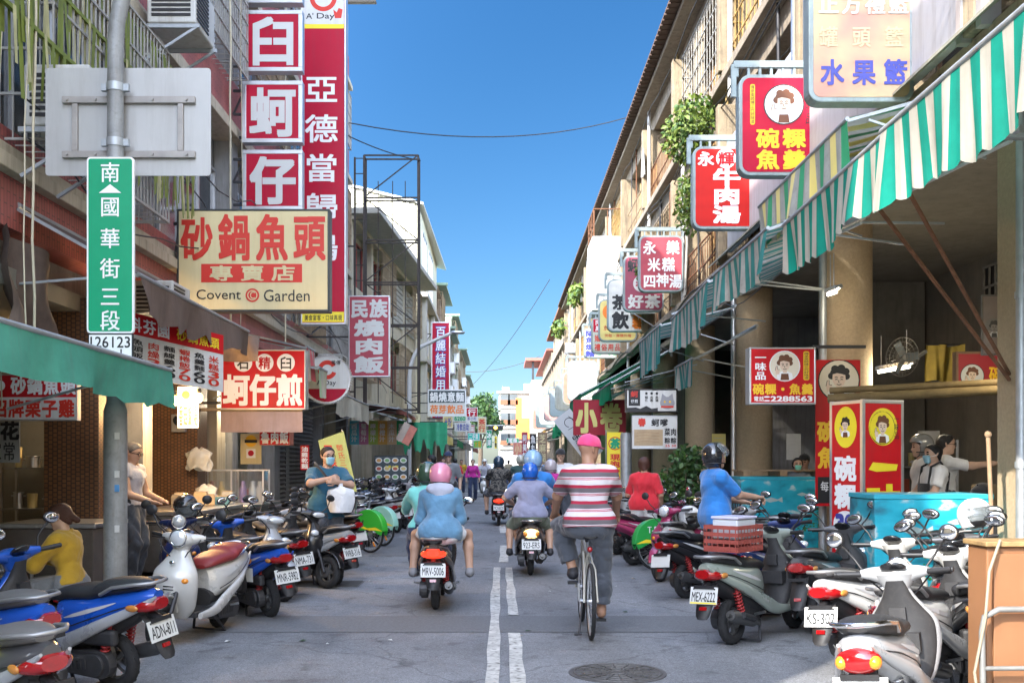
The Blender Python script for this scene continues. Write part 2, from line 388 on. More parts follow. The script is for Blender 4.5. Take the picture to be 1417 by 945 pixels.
# ---------------------------------------------------------------- left building: red tiled spandrels and caged windows
tiles = bpy.data.materials.new('red_tile'); tiles.use_nodes = True
def _tile(m, c1, c2, mor, sx, sy):
    n = m.node_tree.nodes; l = m.node_tree.links; p = n['Principled BSDF']; tc = n.new('ShaderNodeTexCoord')
    sp = n.new('ShaderNodeSeparateXYZ'); cb = n.new('ShaderNodeCombineXYZ'); ad = n.new('ShaderNodeMath'); l.new(tc.outputs['Object'], sp.inputs[0])
    l.new(sp.outputs[0], ad.inputs[0]); l.new(sp.outputs[1], ad.inputs[1]); l.new(sp.outputs[2], cb.inputs[0]); l.new(ad.outputs[0], cb.inputs[1])
    b = n.new('ShaderNodeTexBrick'); b.inputs['Scale'].default_value = 1; b.inputs['Mortar Size'].default_value = .006
    b.inputs['Brick Width'].default_value = sx; b.inputs['Row Height'].default_value = sy
    b.inputs['Color1'].default_value = (*c1, 1); b.inputs['Color2'].default_value = (*c2, 1); b.inputs['Mortar'].default_value = (*mor, 1)
    l.new(cb.outputs[0], b.inputs[0])
    nz = n.new('ShaderNodeTexNoise'); nz.inputs['Scale'].default_value = 2; nz.inputs['Detail'].default_value = 6; l.new(tc.outputs['Object'], nz.inputs[0])
    mr = n.new('ShaderNodeMapRange'); mr.inputs[1].default_value = .3; mr.inputs[2].default_value = .7; mr.inputs[3].default_value = .65; mr.inputs[4].default_value = 1.15; l.new(nz.outputs[0], mr.inputs[0])
    mx = n.new('ShaderNodeMix'); mx.data_type = 'RGBA'; mx.blend_type = 'MULTIPLY'; mx.inputs[0].default_value = 1; l.new(b.outputs[0], mx.inputs[6]); l.new(mr.outputs[0], mx.inputs[7])
    l.new(mx.outputs[2], p.inputs['Base Color']); p.inputs['Roughness'].default_value = .5
_tile(tiles, (.44, .12, .105), (.38, .1, .09), (.16, .07, .06), .24, .06)
brtile = bpy.data.materials.new('brown_tile'); brtile.use_nodes = True
_tile(brtile, (.2, .09, .035), (.16, .07, .028), (.05, .03, .02), .05, .05)
def spine_bars(mb, x, y0, y1, z0, z1, st, w=.016):
    n = max(1, int((y1-y0)/st))
    for i in range(n+1): mb.bx(x-w/2, x+w/2, y0+(y1-y0)*i/n-w/2, y0+(y1-y0)*i/n+w/2, z0, z1)
def cage(par, x0, x1, y0, y1, z0, z1, mat, st=.13, rows=4, name='window_cage'):     # projecting bar cage; x1 is the street face
    mb = MB(); spine_bars(mb, x1, y0, y1, z0, z1, st)
    for k in range(rows+1):
        z = z0+(z1-z0)*k/rows
        mb.bx(x1-.014, x1+.014, y0, y1, z-.014, z+.014)
        for y in (y0, y1): mb.bx(min(x0, x1), max(x0, x1), y-.012, y+.012, z-.012, z+.012)
    n = max(2, int(abs(x1-x0)/st))
    for i in range(n):
        for y in (y0, y1): x = x0+(x1-x0)*i/n; mb.bx(x-.007, x+.007, y-.007, y+.007, z0, z1)
    for i in range(int((y1-y0)/.2)+1): mb.bx(min(x0, x1), max(x0, x1), y0+i*.2-.006, y0+i*.2+.006, z0-.006, z0+.006)
    return mb.build(name, mat, par)
def aircon(loc, lab, rz=0, s=1.):
    t = thing('air_conditioner', lab, 'air conditioner', loc, rz, 'air conditioners on the walls')
    mb = MB(); mb.bx(-.3*s, .3*s, -.42*s, .42*s, 0, .56*s); mb.build('casing', M('ac_white', (.55, .55, .52), .5, var=.12, streak=(.25, .2, .14, .6)), t, bev=.02)
    mb = MB()
    for i in range(9): mb.bx(.3*s, .312*s, -.38*s, .12*s, (.06+i*.052)*s, (.085+i*.052)*s)
    for i in range(7): mb.bx(-.24*s, .24*s, -.43*s, -.421*s, (.08+i*.06)*s, (.115+i*.06)*s)
    mb.build('grille', black, t)
    for e in (-1, 1): mb = MB(); mb.bx(-.36*s, .34*s, e*.38*s-.02*s, e*.38*s+.02*s, -.05*s, -.002); mb.bar((.3*s, e*.38*s, -.04*s), (-.34*s, e*.38*s, -.45*s), .03*s); mb.build('bracket', galv, t)
    return t
def window(par, x, y0, y1, z0, z1, side, frame=None, name='window'):   # side: +1 the pane looks to +x
    frame = frame or alu; mb = MB(); w = .05
    a, b = sorted((x, x+side*.06))
    mb.bx(a, b, y0, y1, z0, z0+w); mb.bx(a, b, y0, y1, z1-w, z1); n = max(2, round((y1-y0)/.9))
    for i in range(n+1): y = y0+(y1-y0-w)*i/n; mb.bx(a, b, y, y+w, z0+w+.002, z1-w-.002)
    o = mb.build(name, frame, par)
    mb = MB(); mb.add([(x+side*.02, y0, z0), (x+side*.02, y1, z0), (x+side*.02, y1, z1), (x+side*.02, y0, z1)], [(0, 1, 2, 3)]); mb.build('pane', glass_d, o)
    return o
XL = -4.6
LY0, LY1 = -.6, 31.0
L = thing('shop_building', 'old four storey building with red tiled bands and caged windows', 'building', (XL, 15, 0))
L_in = Matrix.Translation((-XL, -15, 0))
def lb(mb, name, mats, par=None, bev=0):     # geometry given in place, kept local to the building's base
    par = par or L
    o = mb.build(name, mats, par, bev=bev)
    o.data.transform(Matrix.Translation((-L.location.x, -L.location.y, 0)) if par is L else Matrix())
    return o
HL = 15.2
mb = MB(); mb.bx(XL-6, XL-.35, LY0, LY1, 3.4, HL); mb.bx(XL-6, XL-.35, LY0-.0, LY0+.2, 0, 3.4); lb(mb, 'wall', grey_wall)
for k, z in enumerate((4.25, 7.1, 9.95, 12.8)):
    mb = MB(); mb.bx(XL-.34, XL+.12, LY0, LY1, z-.02, z+.12); mb.bx(XL-.34, XL+.06, LY0, LY1, z+.122, z+.24); lb(mb, 'slab_beam', plaster, bev=.01)
    mb = MB(); mb.bx(XL-.34, XL, LY0, LY1, z+.242, z+(.42 if k == 0 else 1.0)); mb.bx(XL-.34, XL, LY0, LY1, z-.5, z-.022) if k == 0 else None
    lb(mb, 'tile_band', tiles)
mb = MB()
for y in (LY0+.2, 4.6, 9.0, 13.4, 17.8, 22.2, 26.6, LY1-.2): mb.bx(XL-.34, XL-.02, y-.18, y+.18, .1, HL-.1)
lb(mb, 'pier', grey_wall)
stripm = M('green_strip', (.16, .2, .025), .6, var=.35, scale=5); barw = M('pale_bar', (.4, .39, .36), .6, .3, var=.3, scale=6, dirt=.3)
for k, z in enumerate((4.25, 7.1, 9.95)):
    for i, y in enumerate((4.6, 9.0, 13.4, 17.8, 22.2, 26.6)):
        z0 = z+(.45 if k == 0 else 1.02); z1 = z+2.3
        w = window(L, XL-.33, y+.25, y+4.1, z0, z1, 1); w.data.transform(Matrix.Translation((-XL, -15, 0)))
        for ch in w.children: ch.data.transform(Matrix.Translation((-XL, -15, 0)))
        if not (k == 0 and i in (0, 2)) and not (k == 1 and i < 1):
            c = cage(L, XL-.3, XL+(.45 if i == 1 else .35 if (i == 2 and k) else .16), y+.5, y+3.8, z0-.15, z1+.1, barw if (i+k) % 2 else rustbar, .11, 5); c.data.transform(Matrix.Translation((-XL, -15, 0)))
mb = MB()
for i in range(120): mb.bx(XL-.36, XL+.9, LY0+i*.26, LY0+i*.26+.2, 15.2, 15.24)
lb(mb, 'roof', darkm)
mb = MB()                            # strips of green plastic hung before the first windows
for lvl, (za, zb) in enumerate(((6.55, 5.9), (5.95, 5.25), (5.35, 4.75))):
    y = 8.4
    while y < 13.6:
        l_ = (za-zb)*rnd.uniform(.75, 1.2); x = XL+.42+rnd.uniform(-.05, .05)+lvl*.05; w = rnd.uniform(.05, .09); t = rnd.uniform(-.04, .04)
        mb.add([(x, y, za), (x, y+w, za), (x+t, y+w*.9, za-l_), (x+t, y+.005, za-l_-rnd.uniform(0, .05))], [(0, 1, 2, 3)], m=rnd.choice((0, 0, 0, 1)))
        y += w+rnd.uniform(.005, .05)
    mb.m = 0
    mb.bx(XL+.38+lvl*.05, XL+.42+lvl*.05, 8.3, 13.6, za-.01, za+.03)
o = MB(); single(mb, 'strip_blind', [stripm, M('dry_strip', (.42, .4, .2), .7, var=.3)], 'ragged green and straw strips hung in rows outside the first floor window', 'blind')
aircon((XL+.55, 9.75, 4.62), 'white boxy air conditioner on a bracket under the green strips')
aircon((XL+.55, 13.0, 6.95), 'white air conditioner high on the red tiled building beside the cages', s=1.0)
aircon((XL+.5, 12.4, 3.25), 'grey air conditioner in the shade under the tiled band', s=.8)
aircon((XL+.5, 25, 3.6), 'white air conditioner below the pink roast meat sign', s=1.)
mb = MB()                            # loose cables and pipes on the near corner
for (x, y, z0, z1, r, sw) in ((-4.1, 9.0, 2.5, 9, .022, .05), (-4.05, 8.75, 2.4, 9, .012, .15), (-4.15, 8.5, 2, 9, .01, .2), (-4.12, 15.6, 3, 12, .03, .0), (-4.1, 16.2, 3, 12, .012, .1), (-4.1, 19.5, 3, 12, .03, .0)):
    mb.tube([(x+rnd.uniform(-.01, .01), y+sw*.4*math.sin(z*1.3), z) for z in np.linspace(z0, z1, 14)], r*.55, 6)
single(mb, 'hanging_cables', [M('cable_cream', (.5, .45, .33), .7, var=.2)], 'loose cream and brown cables running down the near building front', 'cables')
# --- left shops behind the scooters
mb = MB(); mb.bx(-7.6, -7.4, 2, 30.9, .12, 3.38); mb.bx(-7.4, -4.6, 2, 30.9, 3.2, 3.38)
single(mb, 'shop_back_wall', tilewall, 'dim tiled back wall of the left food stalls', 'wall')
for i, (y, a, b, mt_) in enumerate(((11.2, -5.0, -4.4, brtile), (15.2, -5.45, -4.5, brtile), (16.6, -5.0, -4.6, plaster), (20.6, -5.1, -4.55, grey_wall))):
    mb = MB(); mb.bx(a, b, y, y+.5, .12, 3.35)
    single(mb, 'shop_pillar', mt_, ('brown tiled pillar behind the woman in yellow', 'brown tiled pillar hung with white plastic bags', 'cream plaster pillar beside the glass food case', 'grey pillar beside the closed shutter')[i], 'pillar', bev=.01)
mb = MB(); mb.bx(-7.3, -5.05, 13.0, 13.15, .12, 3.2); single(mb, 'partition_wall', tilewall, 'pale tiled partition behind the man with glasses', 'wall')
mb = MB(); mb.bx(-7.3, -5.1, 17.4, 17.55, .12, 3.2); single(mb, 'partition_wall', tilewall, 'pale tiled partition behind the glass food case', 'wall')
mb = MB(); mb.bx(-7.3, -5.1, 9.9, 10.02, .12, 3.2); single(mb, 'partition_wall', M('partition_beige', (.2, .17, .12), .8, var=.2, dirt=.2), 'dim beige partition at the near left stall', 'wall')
# roller shutter
t = thing('roller_shutter', 'closed grey slatted roller shutter between two left shops', 'shutter', (-4.65, 23, .12))
mb = MB()
for i in range(30): mb.add([(0, -2.2, i*.095), (0, 2.2, i*.095), (.035, 2.2, i*.095+.05), (.035, -2.2, i*.095+.05), (0, 2.2, i*.095+.095), (0, -2.2, i*.095+.095)], [(0, 1, 2, 3), (3, 2, 4, 5)])
mb.build('curtain', M('shutter_grey', (.2, .19, .18), .5, .4, var=.3, streak=(.08, .07, .06, .6)), t)
mb = MB(); mb.bx(-.15, .25, -2.3, 2.3, 2.85, 3.2); mb.build('shutter_box', grey_wall, t, bev=.02)
# --- next left buildings
def facade_left(lab, x, y0, y1, h, wallm, nfl, nb, first=3.6, depth=7, ang=0, frame=None, cages=True):
    t = thing('shop_building', lab, 'building', (x, y0, 0), ang, 'buildings on the left of the street')
    Ly = y1-y0
    mb = MB(); mb.bx(-depth, -.3, 0, Ly, 0, h); mb.build('wall', wallm, t)
    fh = (h-first)/nfl
    mb = MB()
    for k in range(nfl+1): mb.bx(-.3, .12, .0, Ly, first+k*fh-.15, first+k*fh)
    mb.build('slab_beam', wallm, t, bev=.01)
    mb = MB(); bw = Ly/nb
    for i in range(nb+1): y = min(max(i*bw, .16), Ly-.16); mb.bx(-.3, .05, y-.15, y+.15, .1, h-.16)
    mb.build('pier', wallm, t, bev=.01)
    for k in range(nfl):
        mb = MB(); mb.bx(-.3, -.06, 0, Ly, first+k*fh+.002, first+k*fh+.75); mb.build('spandrel', wallm, t)
        for i in range(nb):
            window(t, -.29, i*bw+.3, (i+1)*bw-.3, first+k*fh+.78, first+(k+1)*fh-.4, 1, frame)
            if cages and (i+k) % 2 == 0: cage(t, -.25, .35, i*bw+.35, (i+1)*bw-.35, first+k*fh+.6, first+(k+1)*fh-.3, rustbar, .16, 4)
    return t
wd_red = M('red_window_frame', (.3, .06, .05), .6, var=.2)
t = facade_left('cream three storey building behind the steel lattice tower', -4.6, 31.2, 45, 9.1, plaster, 2, 4, ang=R(-3.5), frame=wd_red)
mb = MB()                            # slanting eave with boarded soffit
mb.bx(-.3, .95, -.1, 14, 9.105, 9.3); mb.build('eave', M('eave_grey', (.42, .4, .35), .8, var=.2), t, bev=.02)
mb = MB()                            # ventilation blocks
for i in range(60):
    for k in range(9): mb.bx(-.02, .02, 8+i*.09, 8.05+i*.09, 6.9+k*.2, 7.05+k*.2)
mb.build('vent_blocks', plaster_w, t)
corr = M('corrugated_cream', (.66, .62, .45), .6, .1, var=.12, scale=1.5, streak=(.3, .25, .15, .5))
def corrugated(mb, x0, x1, y, z0f, z1f, st=.5, dpt=.05):        # a ribbed sheet looking at -y
    n = int((x1-x0)/st*2)
    for i in range(n):
        a = x0+(x1-x0)*i/n; b = x0+(x1-x0)*(i+1)/n
        if i % 2: mb.bx(a, b, y-dpt, y+.05, z0f((a+b)/2), z1f((a+b)/2))
        else: mb.bx(a, b, y, y+.05, z0f((a+b)/2), z1f((a+b)/2))
t = thing('corrugated_roof_house', 'cream corrugated metal house on the roof behind the lattice tower', 'building', (-3.62, 46, 0), 0, 'buildings on the left of the street')
mb = MB(); corrugated(mb, -3.4, 0, -.06, lambda x: 8.9, lambda x: 13.05+.25*(-x)); mb.bx(-3.4, -.02, 0, 12, 0, 12.9); mb.build('wall', corr, t)
mb = MB(); mb.add([(-3.5, -.2, 14.0), (.15, -.2, 13.1), (.5, 12.4, 12.5), (-3.5, 12.4, 13.6), (-3.5, -.2, 14.1), (.15, -.2, 13.2), (.5, 12.4, 12.62), (-3.5, 12.4, 13.7)], [(0, 1, 2, 3), (7, 6, 5, 4), (0, 4, 5, 1), (1, 5, 6, 2), (2, 6, 7, 3)]); mb.build('roof', M('roof_sheet_grey', (.5, .5, .47), .5, .4, var=.15), t)
for y in (1.2, 5.5): window(t, -.03, y, y+2.6, 9.8, 12.2, 1)
mb = MB(); mb.bx(-.02, .35, 0, 12, 9.0, 9.2); mb.bx(-.02, .3, 0, 12, 6.1, 6.3); mb.bx(-.02, .25, .5, 1.1, 0, 9); mb.bx(-.02, .25, 6, 6.5, 0, 9); mb.build('slab_beam', plaster_w, t, bev=.02)
for y in (1.6, 7.3): window(t, -.01, y, y+3, 6.8, 8.6, 1); window(t, -.01, y, y+3, 3.9, 5.7, 1)
far = [('beige building with brick bay beyond the corrugated roof house', -3.7, 58.2, 66, 11.6, M('brick_beige', (.45, .33, .24), .85, var=.2, scale=3)),
       ('white building with small balconies far down the left side', -3.6, 66.2, 75, 10.2, plaster_w),
       ('pale green roofed building far down the left side', -3.7, 75.2, 86, 12.3, M('green_grey_wall', (.42, .46, .36), .8, var=.15)),
       ('tall cream building at the far left end of the street', -3.5, 86.2, 100, 11.0, plaster),
       ('grey building last on the left before the crossing', -3.6, 100.2, 116, 10.0, plaster_w)]
for i, (lab, x, a, b, h, m_) in enumerate(far):
    t = facade_left(lab, x, a, b, h, m_, 3, 2, cages=(i % 2 == 0))
    mb = MB(); mb.bx(-1.5, .7, -.1, .15, h+.01, h+.16); mb.bx(-6, .6, .15, b-a, h+.01, h+.13); mb.build('roof', M('far_roof_green', (.25, .36, .27), .6, var=.2), t, bev=.02)
    mb = MB(); mb.bx(.06, .5, 1, 2.6, h*.55, h*.55+1.0); mb.build('balcony_box', alu, t, bev=.03); mb = MB(); mb.bx(.06, .45, 4, 5.2, h*.75, h*.75+.8); mb.build('balcony_box', alu, t, bev=.03)
# ---------------------------------------------------------------- right building: arcade with columns, balconies above
XR = 4.6
RT = thing('arcade_building', 'long old concrete building over the right hand arcade with caged balconies and rusty boards', 'building', (XR, 20, 0))
def rb(mb, name, mats, bev=0):
    o = mb.build(name, mats, RT, bev=bev); o.data.transform(Matrix.Translation((-XR, -20, 0))); return o
Z1, Z2, Z3 = 5.25, 9.0, 12.0
RY0, RY1 = 3.9, 70
BAY = 5.4
ys = [3.9+BAY*i for i in range(13)]
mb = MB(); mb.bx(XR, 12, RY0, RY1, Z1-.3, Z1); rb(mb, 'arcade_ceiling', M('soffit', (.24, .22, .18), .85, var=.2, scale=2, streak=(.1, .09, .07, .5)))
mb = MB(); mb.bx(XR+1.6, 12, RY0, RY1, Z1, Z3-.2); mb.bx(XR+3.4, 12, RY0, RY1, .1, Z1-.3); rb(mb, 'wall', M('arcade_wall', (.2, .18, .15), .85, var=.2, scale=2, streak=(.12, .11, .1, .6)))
for z in (Z1, Z2, Z3):
    mb = MB(); mb.bx(XR-.28, XR+1.6, RY0, RY1, z, z+.18) if z < Z3 else mb.bx(XR-.45, XR+6, RY0, RY1, z, z+.14)
    mb.bx(XR-.0, XR+.25, RY0, RY1, z-.45, z-.003); rb(mb, 'slab_beam', concrete, bev=.015)
mb = MB()
for i in range(int((RY1-RY0)/.3)): mb.bx(XR-.72, XR+1.5, RY0+i*.3, RY0+i*.3+.22, Z3+.16, Z3+.22); mb.bx(XR-.68, XR+1.4, RY0+i*.3+.22, RY0+i*.3+.3, Z3+.145, Z3+.19)
rb(mb, 'roof', M('rusty_roof_sheet', (.12, .075, .055), .8, .2, var=.3))
for i, y in enumerate(ys):
    mb = MB(); mb.bx(XR-.36, XR+1.6, y-.12, y+.12, Z1+.19, Z2-.46); mb.bx(XR-.34, XR+1.6, y-.12, y+.12, Z2+.19, Z3-.46); rb(mb, 'party_wall', M('stained_concrete', (.34, .27, .18), .9, var=.3, scale=2.5, streak=(.07, .055, .04, .9), bump=.4, bscale=30, dirt=.4), bev=.015)
bamboo = M('bamboo', (.35, .25, .1), .7, var=.3)
colm = M('stone_column', (.47, .36, .23), .85, var=.16, scale=25, dirt=.18, bump=.3, bscale=70)
for i, y in enumerate(ys[1:9]):
    mb = MB()
    if i == 0: mb.bx(XR+.08, XR+.7, y-.25, y+.35, .12, Z1-.31)
    else: mb.cyl((XR+.38, y+.1, .12), (XR+.38, y+.1, Z1-.31), .37, 28)
    rb(mb, 'column', colm)
for i, y in enumerate(ys[:-1]):
    a, b = y+.13, y+BAY-.13
    for k, (z0, z1) in enumerate(((Z1+.18, Z2-.45), (Z2+.18, Z3-.45))):
        w = window(RT, XR+1.55, a+.3, b-.3, z0+.7, z1-.1, -1, M('brown_frame', (.2, .12, .07), .7, var=.3))
        w.data.transform(Matrix.Translation((-XR, -20, 0)))
        for ch in w.children: ch.data.transform(Matrix.Translation((-XR, -20, 0)))
        s = (i*2+k) % 5
        xf = XR-.05 if k == 0 else XR-.1; cmat = (rustbar, rust, barw, M('bar_ochre', (.42, .27, .09), .8, var=.4, scale=5))[(i*3+k) % 4]
        if i < 2 and k == 0: continue
        if s in (0, 2, 3): cg = cage(RT, XR+.1, xf, a, b, z0, z1, cmat, .3, 5, 'balcony_cage'); cg.data.transform(Matrix.Translation((-XR, -20, 0)))
        else:
            cg = cage(RT, XR+.1, xf, a, b, z0, z0+1.1, cmat, .25, 2, 'balcony_railing'); cg.data.transform(Matrix.Translation((-XR, -20, 0)))
        mb = MB(); yy = a+.02                # boards and sheets nailed along the balcony
        while yy < b-.5:
            w_ = rnd.uniform(.5, 1.3)
            if rnd.random() < .34: mb.m = rnd.randrange(3); hh = rnd.choice((1.0, 1.1, z1-z0-.05, .9)); q = rnd.uniform(.03, .1); zb = z0+.03+rnd.choice((0, 0, .7 if hh < 1.2 else 0)); k_ = int((min(yy+w_, b)-yy)/.07); [mb.bx(xf+q-.012*(j_ % 2), xf+q+.02-.012*(j_ % 2), yy+j_*.07, yy+j_*.07+.07, zb+rnd.uniform(0, .02), z0+hh-rnd.uniform(0, .03)) for j_ in range(k_)]
            yy += w_+.03
        if mb.v: rb(mb, 'balcony_boards', [ochre, beige_board, rust])
        mb = MB(); px_ = b-.25; mb.cyl((xf-.08, px_, z0-.6), (xf-.08, px_, z1+.5), .05, 8); rb(mb, 'drainpipe', white) if (i+k) % 2 else None
for i in range(34):                  # vertical pipes and bamboo rods up the front
    q9 = random.Random(100+i); y = 15+i*1.6+q9.uniform(-.6, .6); z0 = q9.choice((5.3, 5.6, 9.1)); z1 = z0+q9.uniform(2.5, 5.5); x = XR-q9.uniform(.04, .14)
    mb = MB(); mb.tube([(x, y, z0), (x+q9.uniform(-.05, .05), y+q9.uniform(-.15, .15), (z0+z1)/2), (x, y+q9.uniform(-.2, .2), min(z1, 12.3))], q9.uniform(.015, .04), 7); rb(mb, 'rod', (rust, darkm, barw, bamboo)[i % 4])
# white panels and steel window bay on the first storey over the near awning
mb = MB(); mb.bx(XR-.35, XR-.25, 5.2, 9.0, 5.75, 8.4); mb.bx(XR-.35, XR-.25, 9.5, 14.2, 5.5, 7.9); mb.bx(XR-.33, XR-.25, 14.9, 19.3, 5.5, 7.6); rb(mb, 'wall_panel', M('lavender_panel', (.5, .5, .53), .5, var=.12, scale=1.5, streak=(.2, .17, .14, .5), dirt=.1), bev=.01)
mb = MB()
for y in (5.15, 9.05, 9.45, 14.25, 14.85): mb.bx(XR-.38, XR-.2, y-.05, y+.05, 5.4, 8.6)
rb(mb, 'panel_frame', alu)
mb = MB(); mb.add([(XR-.55, 4, 5.34), (XR-.55, 20, 5.34), (XR-.2, 20, 5.62), (XR-.2, 4, 5.62), (XR-.55, 4, 5.37), (XR-.55, 20, 5.37), (XR-.2, 20, 5.65), (XR-.2, 4, 5.65)], [(0, 1, 2, 3), (4, 5, 6, 7), (0, 4, 5, 1)]); rb(mb, 'canopy', M('canopy_sheet', (.4, .4, .33), .5, .3, var=.2, streak=(.2, .14, .08, .5)))
# interior of the near arcade shop
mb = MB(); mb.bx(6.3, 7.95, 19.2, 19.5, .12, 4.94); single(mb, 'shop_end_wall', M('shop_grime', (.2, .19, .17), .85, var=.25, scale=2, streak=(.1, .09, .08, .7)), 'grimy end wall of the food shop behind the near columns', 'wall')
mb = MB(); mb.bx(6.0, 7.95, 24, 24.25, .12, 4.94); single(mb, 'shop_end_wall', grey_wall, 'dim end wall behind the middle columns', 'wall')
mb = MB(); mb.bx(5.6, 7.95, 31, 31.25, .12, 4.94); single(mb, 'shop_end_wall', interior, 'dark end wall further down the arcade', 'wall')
t = thing('lattice_window', 'dark barred window high on the arcade wall above the food shop', 'window', (7.98, 14.2, 3.6))
mb = MB(); mb.bx(-.03, 0, -2.6, 2.6, 0, 1.15); mb.build('pane', black, t)
mb = MB()
for i in range(27): mb.bx(-.07, -.045, -2.6+i*.2-.015, -2.6+i*.2+.015, 0, 1.15)
for z in (0, .4, .8, 1.13): mb.bx(-.085, -.07, -2.6, 2.6, z-.02, z+.02)
mb.build('bars', M('weathered_bar', (.22, .21, .19), .7, var=.3), t)
# white block with railing that juts out further down
t = thing('white_block_house', 'white rendered upper storey jutting out beyond the yellow signs', 'building', (3.4, 38, 7.2))
mb = MB(); mb.bx(0, 1.2, 0, 2.2, 0, 2.75); mb.build('wall', M('white_render', (.5, .5, .48), .8, var=.06, scale=1, streak=(.4, .36, .3, .4)), t, bev=.02)
mb = MB()
for i in range(4): mb.bx(.02, .05, i*.7, i*.7+.03, 2.76, 3.7)
for i in range(3): mb.bx(.05+i*.5, .08+i*.5, 0, .03, 2.76, 3.7)
mb.bx(.02, .05, 0, 2.2, 3.7, 3.74); mb.bx(.02, 1.2, 0, .03, 3.74, 3.78); mb.bx(.02, .05, 0, 2.2, 3.2, 3.23); mb.build('railing', rust, t)
# far right buildings and the end of the street
for i, (y0, y1, h, m_, lab) in enumerate(((70.2, 92, 12.4, beige_board, 'ochre fronted building beyond the arcade on the right'), (92.2, 120, 11.6, plaster_w, 'white building with red roof edge far down the right side'))):
    t = thing('shop_building', lab, 'building', (4.6, y0, 0), 0, 'far buildings on the right')
    mb = MB(); mb.bx(0.3, 7, 0, y1-y0, 0, h); mb.build('wall', m_, t)
    mb = MB()
    for z in (3.9, 7, 10): mb.bx(-.2, .3, 0, y1-y0, z, z+.25)
    for k in range(7): mb.bx(-.05, .3, k*3.0, k*3.0+.3, .1, h-.1)
    mb.build('slab_beam', concrete, t)
    for z in (4.3, 7.4):
        for k in range(6): window(t, .28, k*3.0+.4, k*3+2.7, z+.3, z+2.2, -1)
    mb = MB(); mb.bx(-.5, 7, -.2, y1-y0, h+.02, h+.2); mb.build('roof', rust if i == 0 else M('red_roof', (.35, .1, .07), .7, var=.2), t)
t = thing('corner_house', 'white house with a red roof terrace at the far right of the street', 'building', (3.7, 112, 0), 0, 'far buildings on the right')
mb = MB(); mb.bx(-.3, 2.5, 0, 8, 0, 10.6); mb.build('wall', plaster_w, t); mb = MB(); mb.bx(-1.0, 2.5, -1, 8, 12.6, 12.9); mb.build('roof', M('red_roof'), t)
mb = MB(); mb.bx(-.3, -.05, .1, .35, 10.6, 12.6); mb.bx(1.2, 1.5, .1, .35, 10.6, 12.6); mb.build('post', darkm, t)
t = thing('end_building', 'white four storey building with orange sign across the end of the street', 'building', (4.2, 150, 0))
mb = MB(); mb.bx(-4.5, 8, 0, 8, 0, 11.6); mb.build('wall', plaster_w, t)
mb = MB(); mb.bx(-4.8, 8.2, -.7, 0, 11.62, 12)
for z in (3.5, 6.5, 9.5): mb.bx(-4.5, 8, -.4, -.003, z, z+.25)
mb.build('slab_beam', concrete, t)
for z in (4.3, 7.3, 10.2):
    for x in (-4.2, -3.1, 1.6, 3.4):
        mb = MB(); mb.bx(x, x+1.3, -.06, -.003, z, z+1.5); mb.build('window', glass_d, t); mb = MB(); mb.bx(x-.1, x+1.4, -.5, -.45, z-.2, z+.5); mb.build('window_rail', rust, t)
mb = MB(); mb.bx(-2.0, 1, -.5, -.1, 5, 11.); o = mb.build('sign_panel', M('orange_sign', (.6, .16, .03), .5, var=.25, scale=1), t)
b = Board((4.2-2.0, 149.49, 5), (1, 0, 0), (0, 0, 1), (0, -1, 0), 3, 6.8)
b.rect(.3, .1, .7, .55, cream)
for mbx, mt_ in b.L.values(): o2 = mbx.build('lettering', mt_, t); o2.data.transform(Matrix.Translation((-4.2, -150, 0)))
mb = MB()
for i in range(4): mb.bx(-4+i*3.2, -2.9+i*3.2, 1, 2.5, 11.65, 12.7+i % 2*.5)
mb.build('roof_tank', steel, t, bev=.1)
mb = MB(); mb.bx(-60, -7.5, 125, 128, 0, 9); mb.bx(9.5, 60, 125, 128, 0, 9); mb.bx(-12, -4.5, 158, 166, 0, 11)
tag(mb.build('distant_houses', plaster_w), 'pale houses beyond the end of the street', 'houses', kind='structure')

# unseen buildings added behind the camera to cut low sky and bounce sunlight
for nm_, lab_, bx_, m_ in (('shop_building', 'unseen low building added on the left behind the photographer', (-12, -4.7, -46, -1.0, 0, 4.6), plaster), ('shop_building', 'unseen cream building added on the right behind the photographer', (4.9, 12, -46, 3.6, 0, 12.5), plaster), ('shop_building', 'unseen block added across the street far behind the photographer', (-14, 14, -56, -48, 0, 13), plaster_w)):
    mb = MB(); mb.bx(*bx_); t = thing(nm_, lab_, 'building', (0, 0, 0), 0, 'unseen buildings added behind the photographer'); mb.build('wall', m_, t)
    mb = MB(); x0_, x1_, y0_, y1_, _, h_ = bx_; mb.bx(x0_-.2, x1_+.2, y0_, y1_, h_+.002, h_+.2); mb.build('roof', darkm, t)
    for k_ in range(5):
        if x1_ < 14: y_ = y0_+2+k_*(y1_-y0_-4)/5; xs_ = (x1_, x1_+.05) if x1_ < 0 else (x0_-.05, x0_); mb = MB(); mb.bx(xs_[0], xs_[1], y_, y_+4, .5 if h_ < 6 else 5, 2.9 if h_ < 6 else 7.6); mb.build('window', glass_d, t)
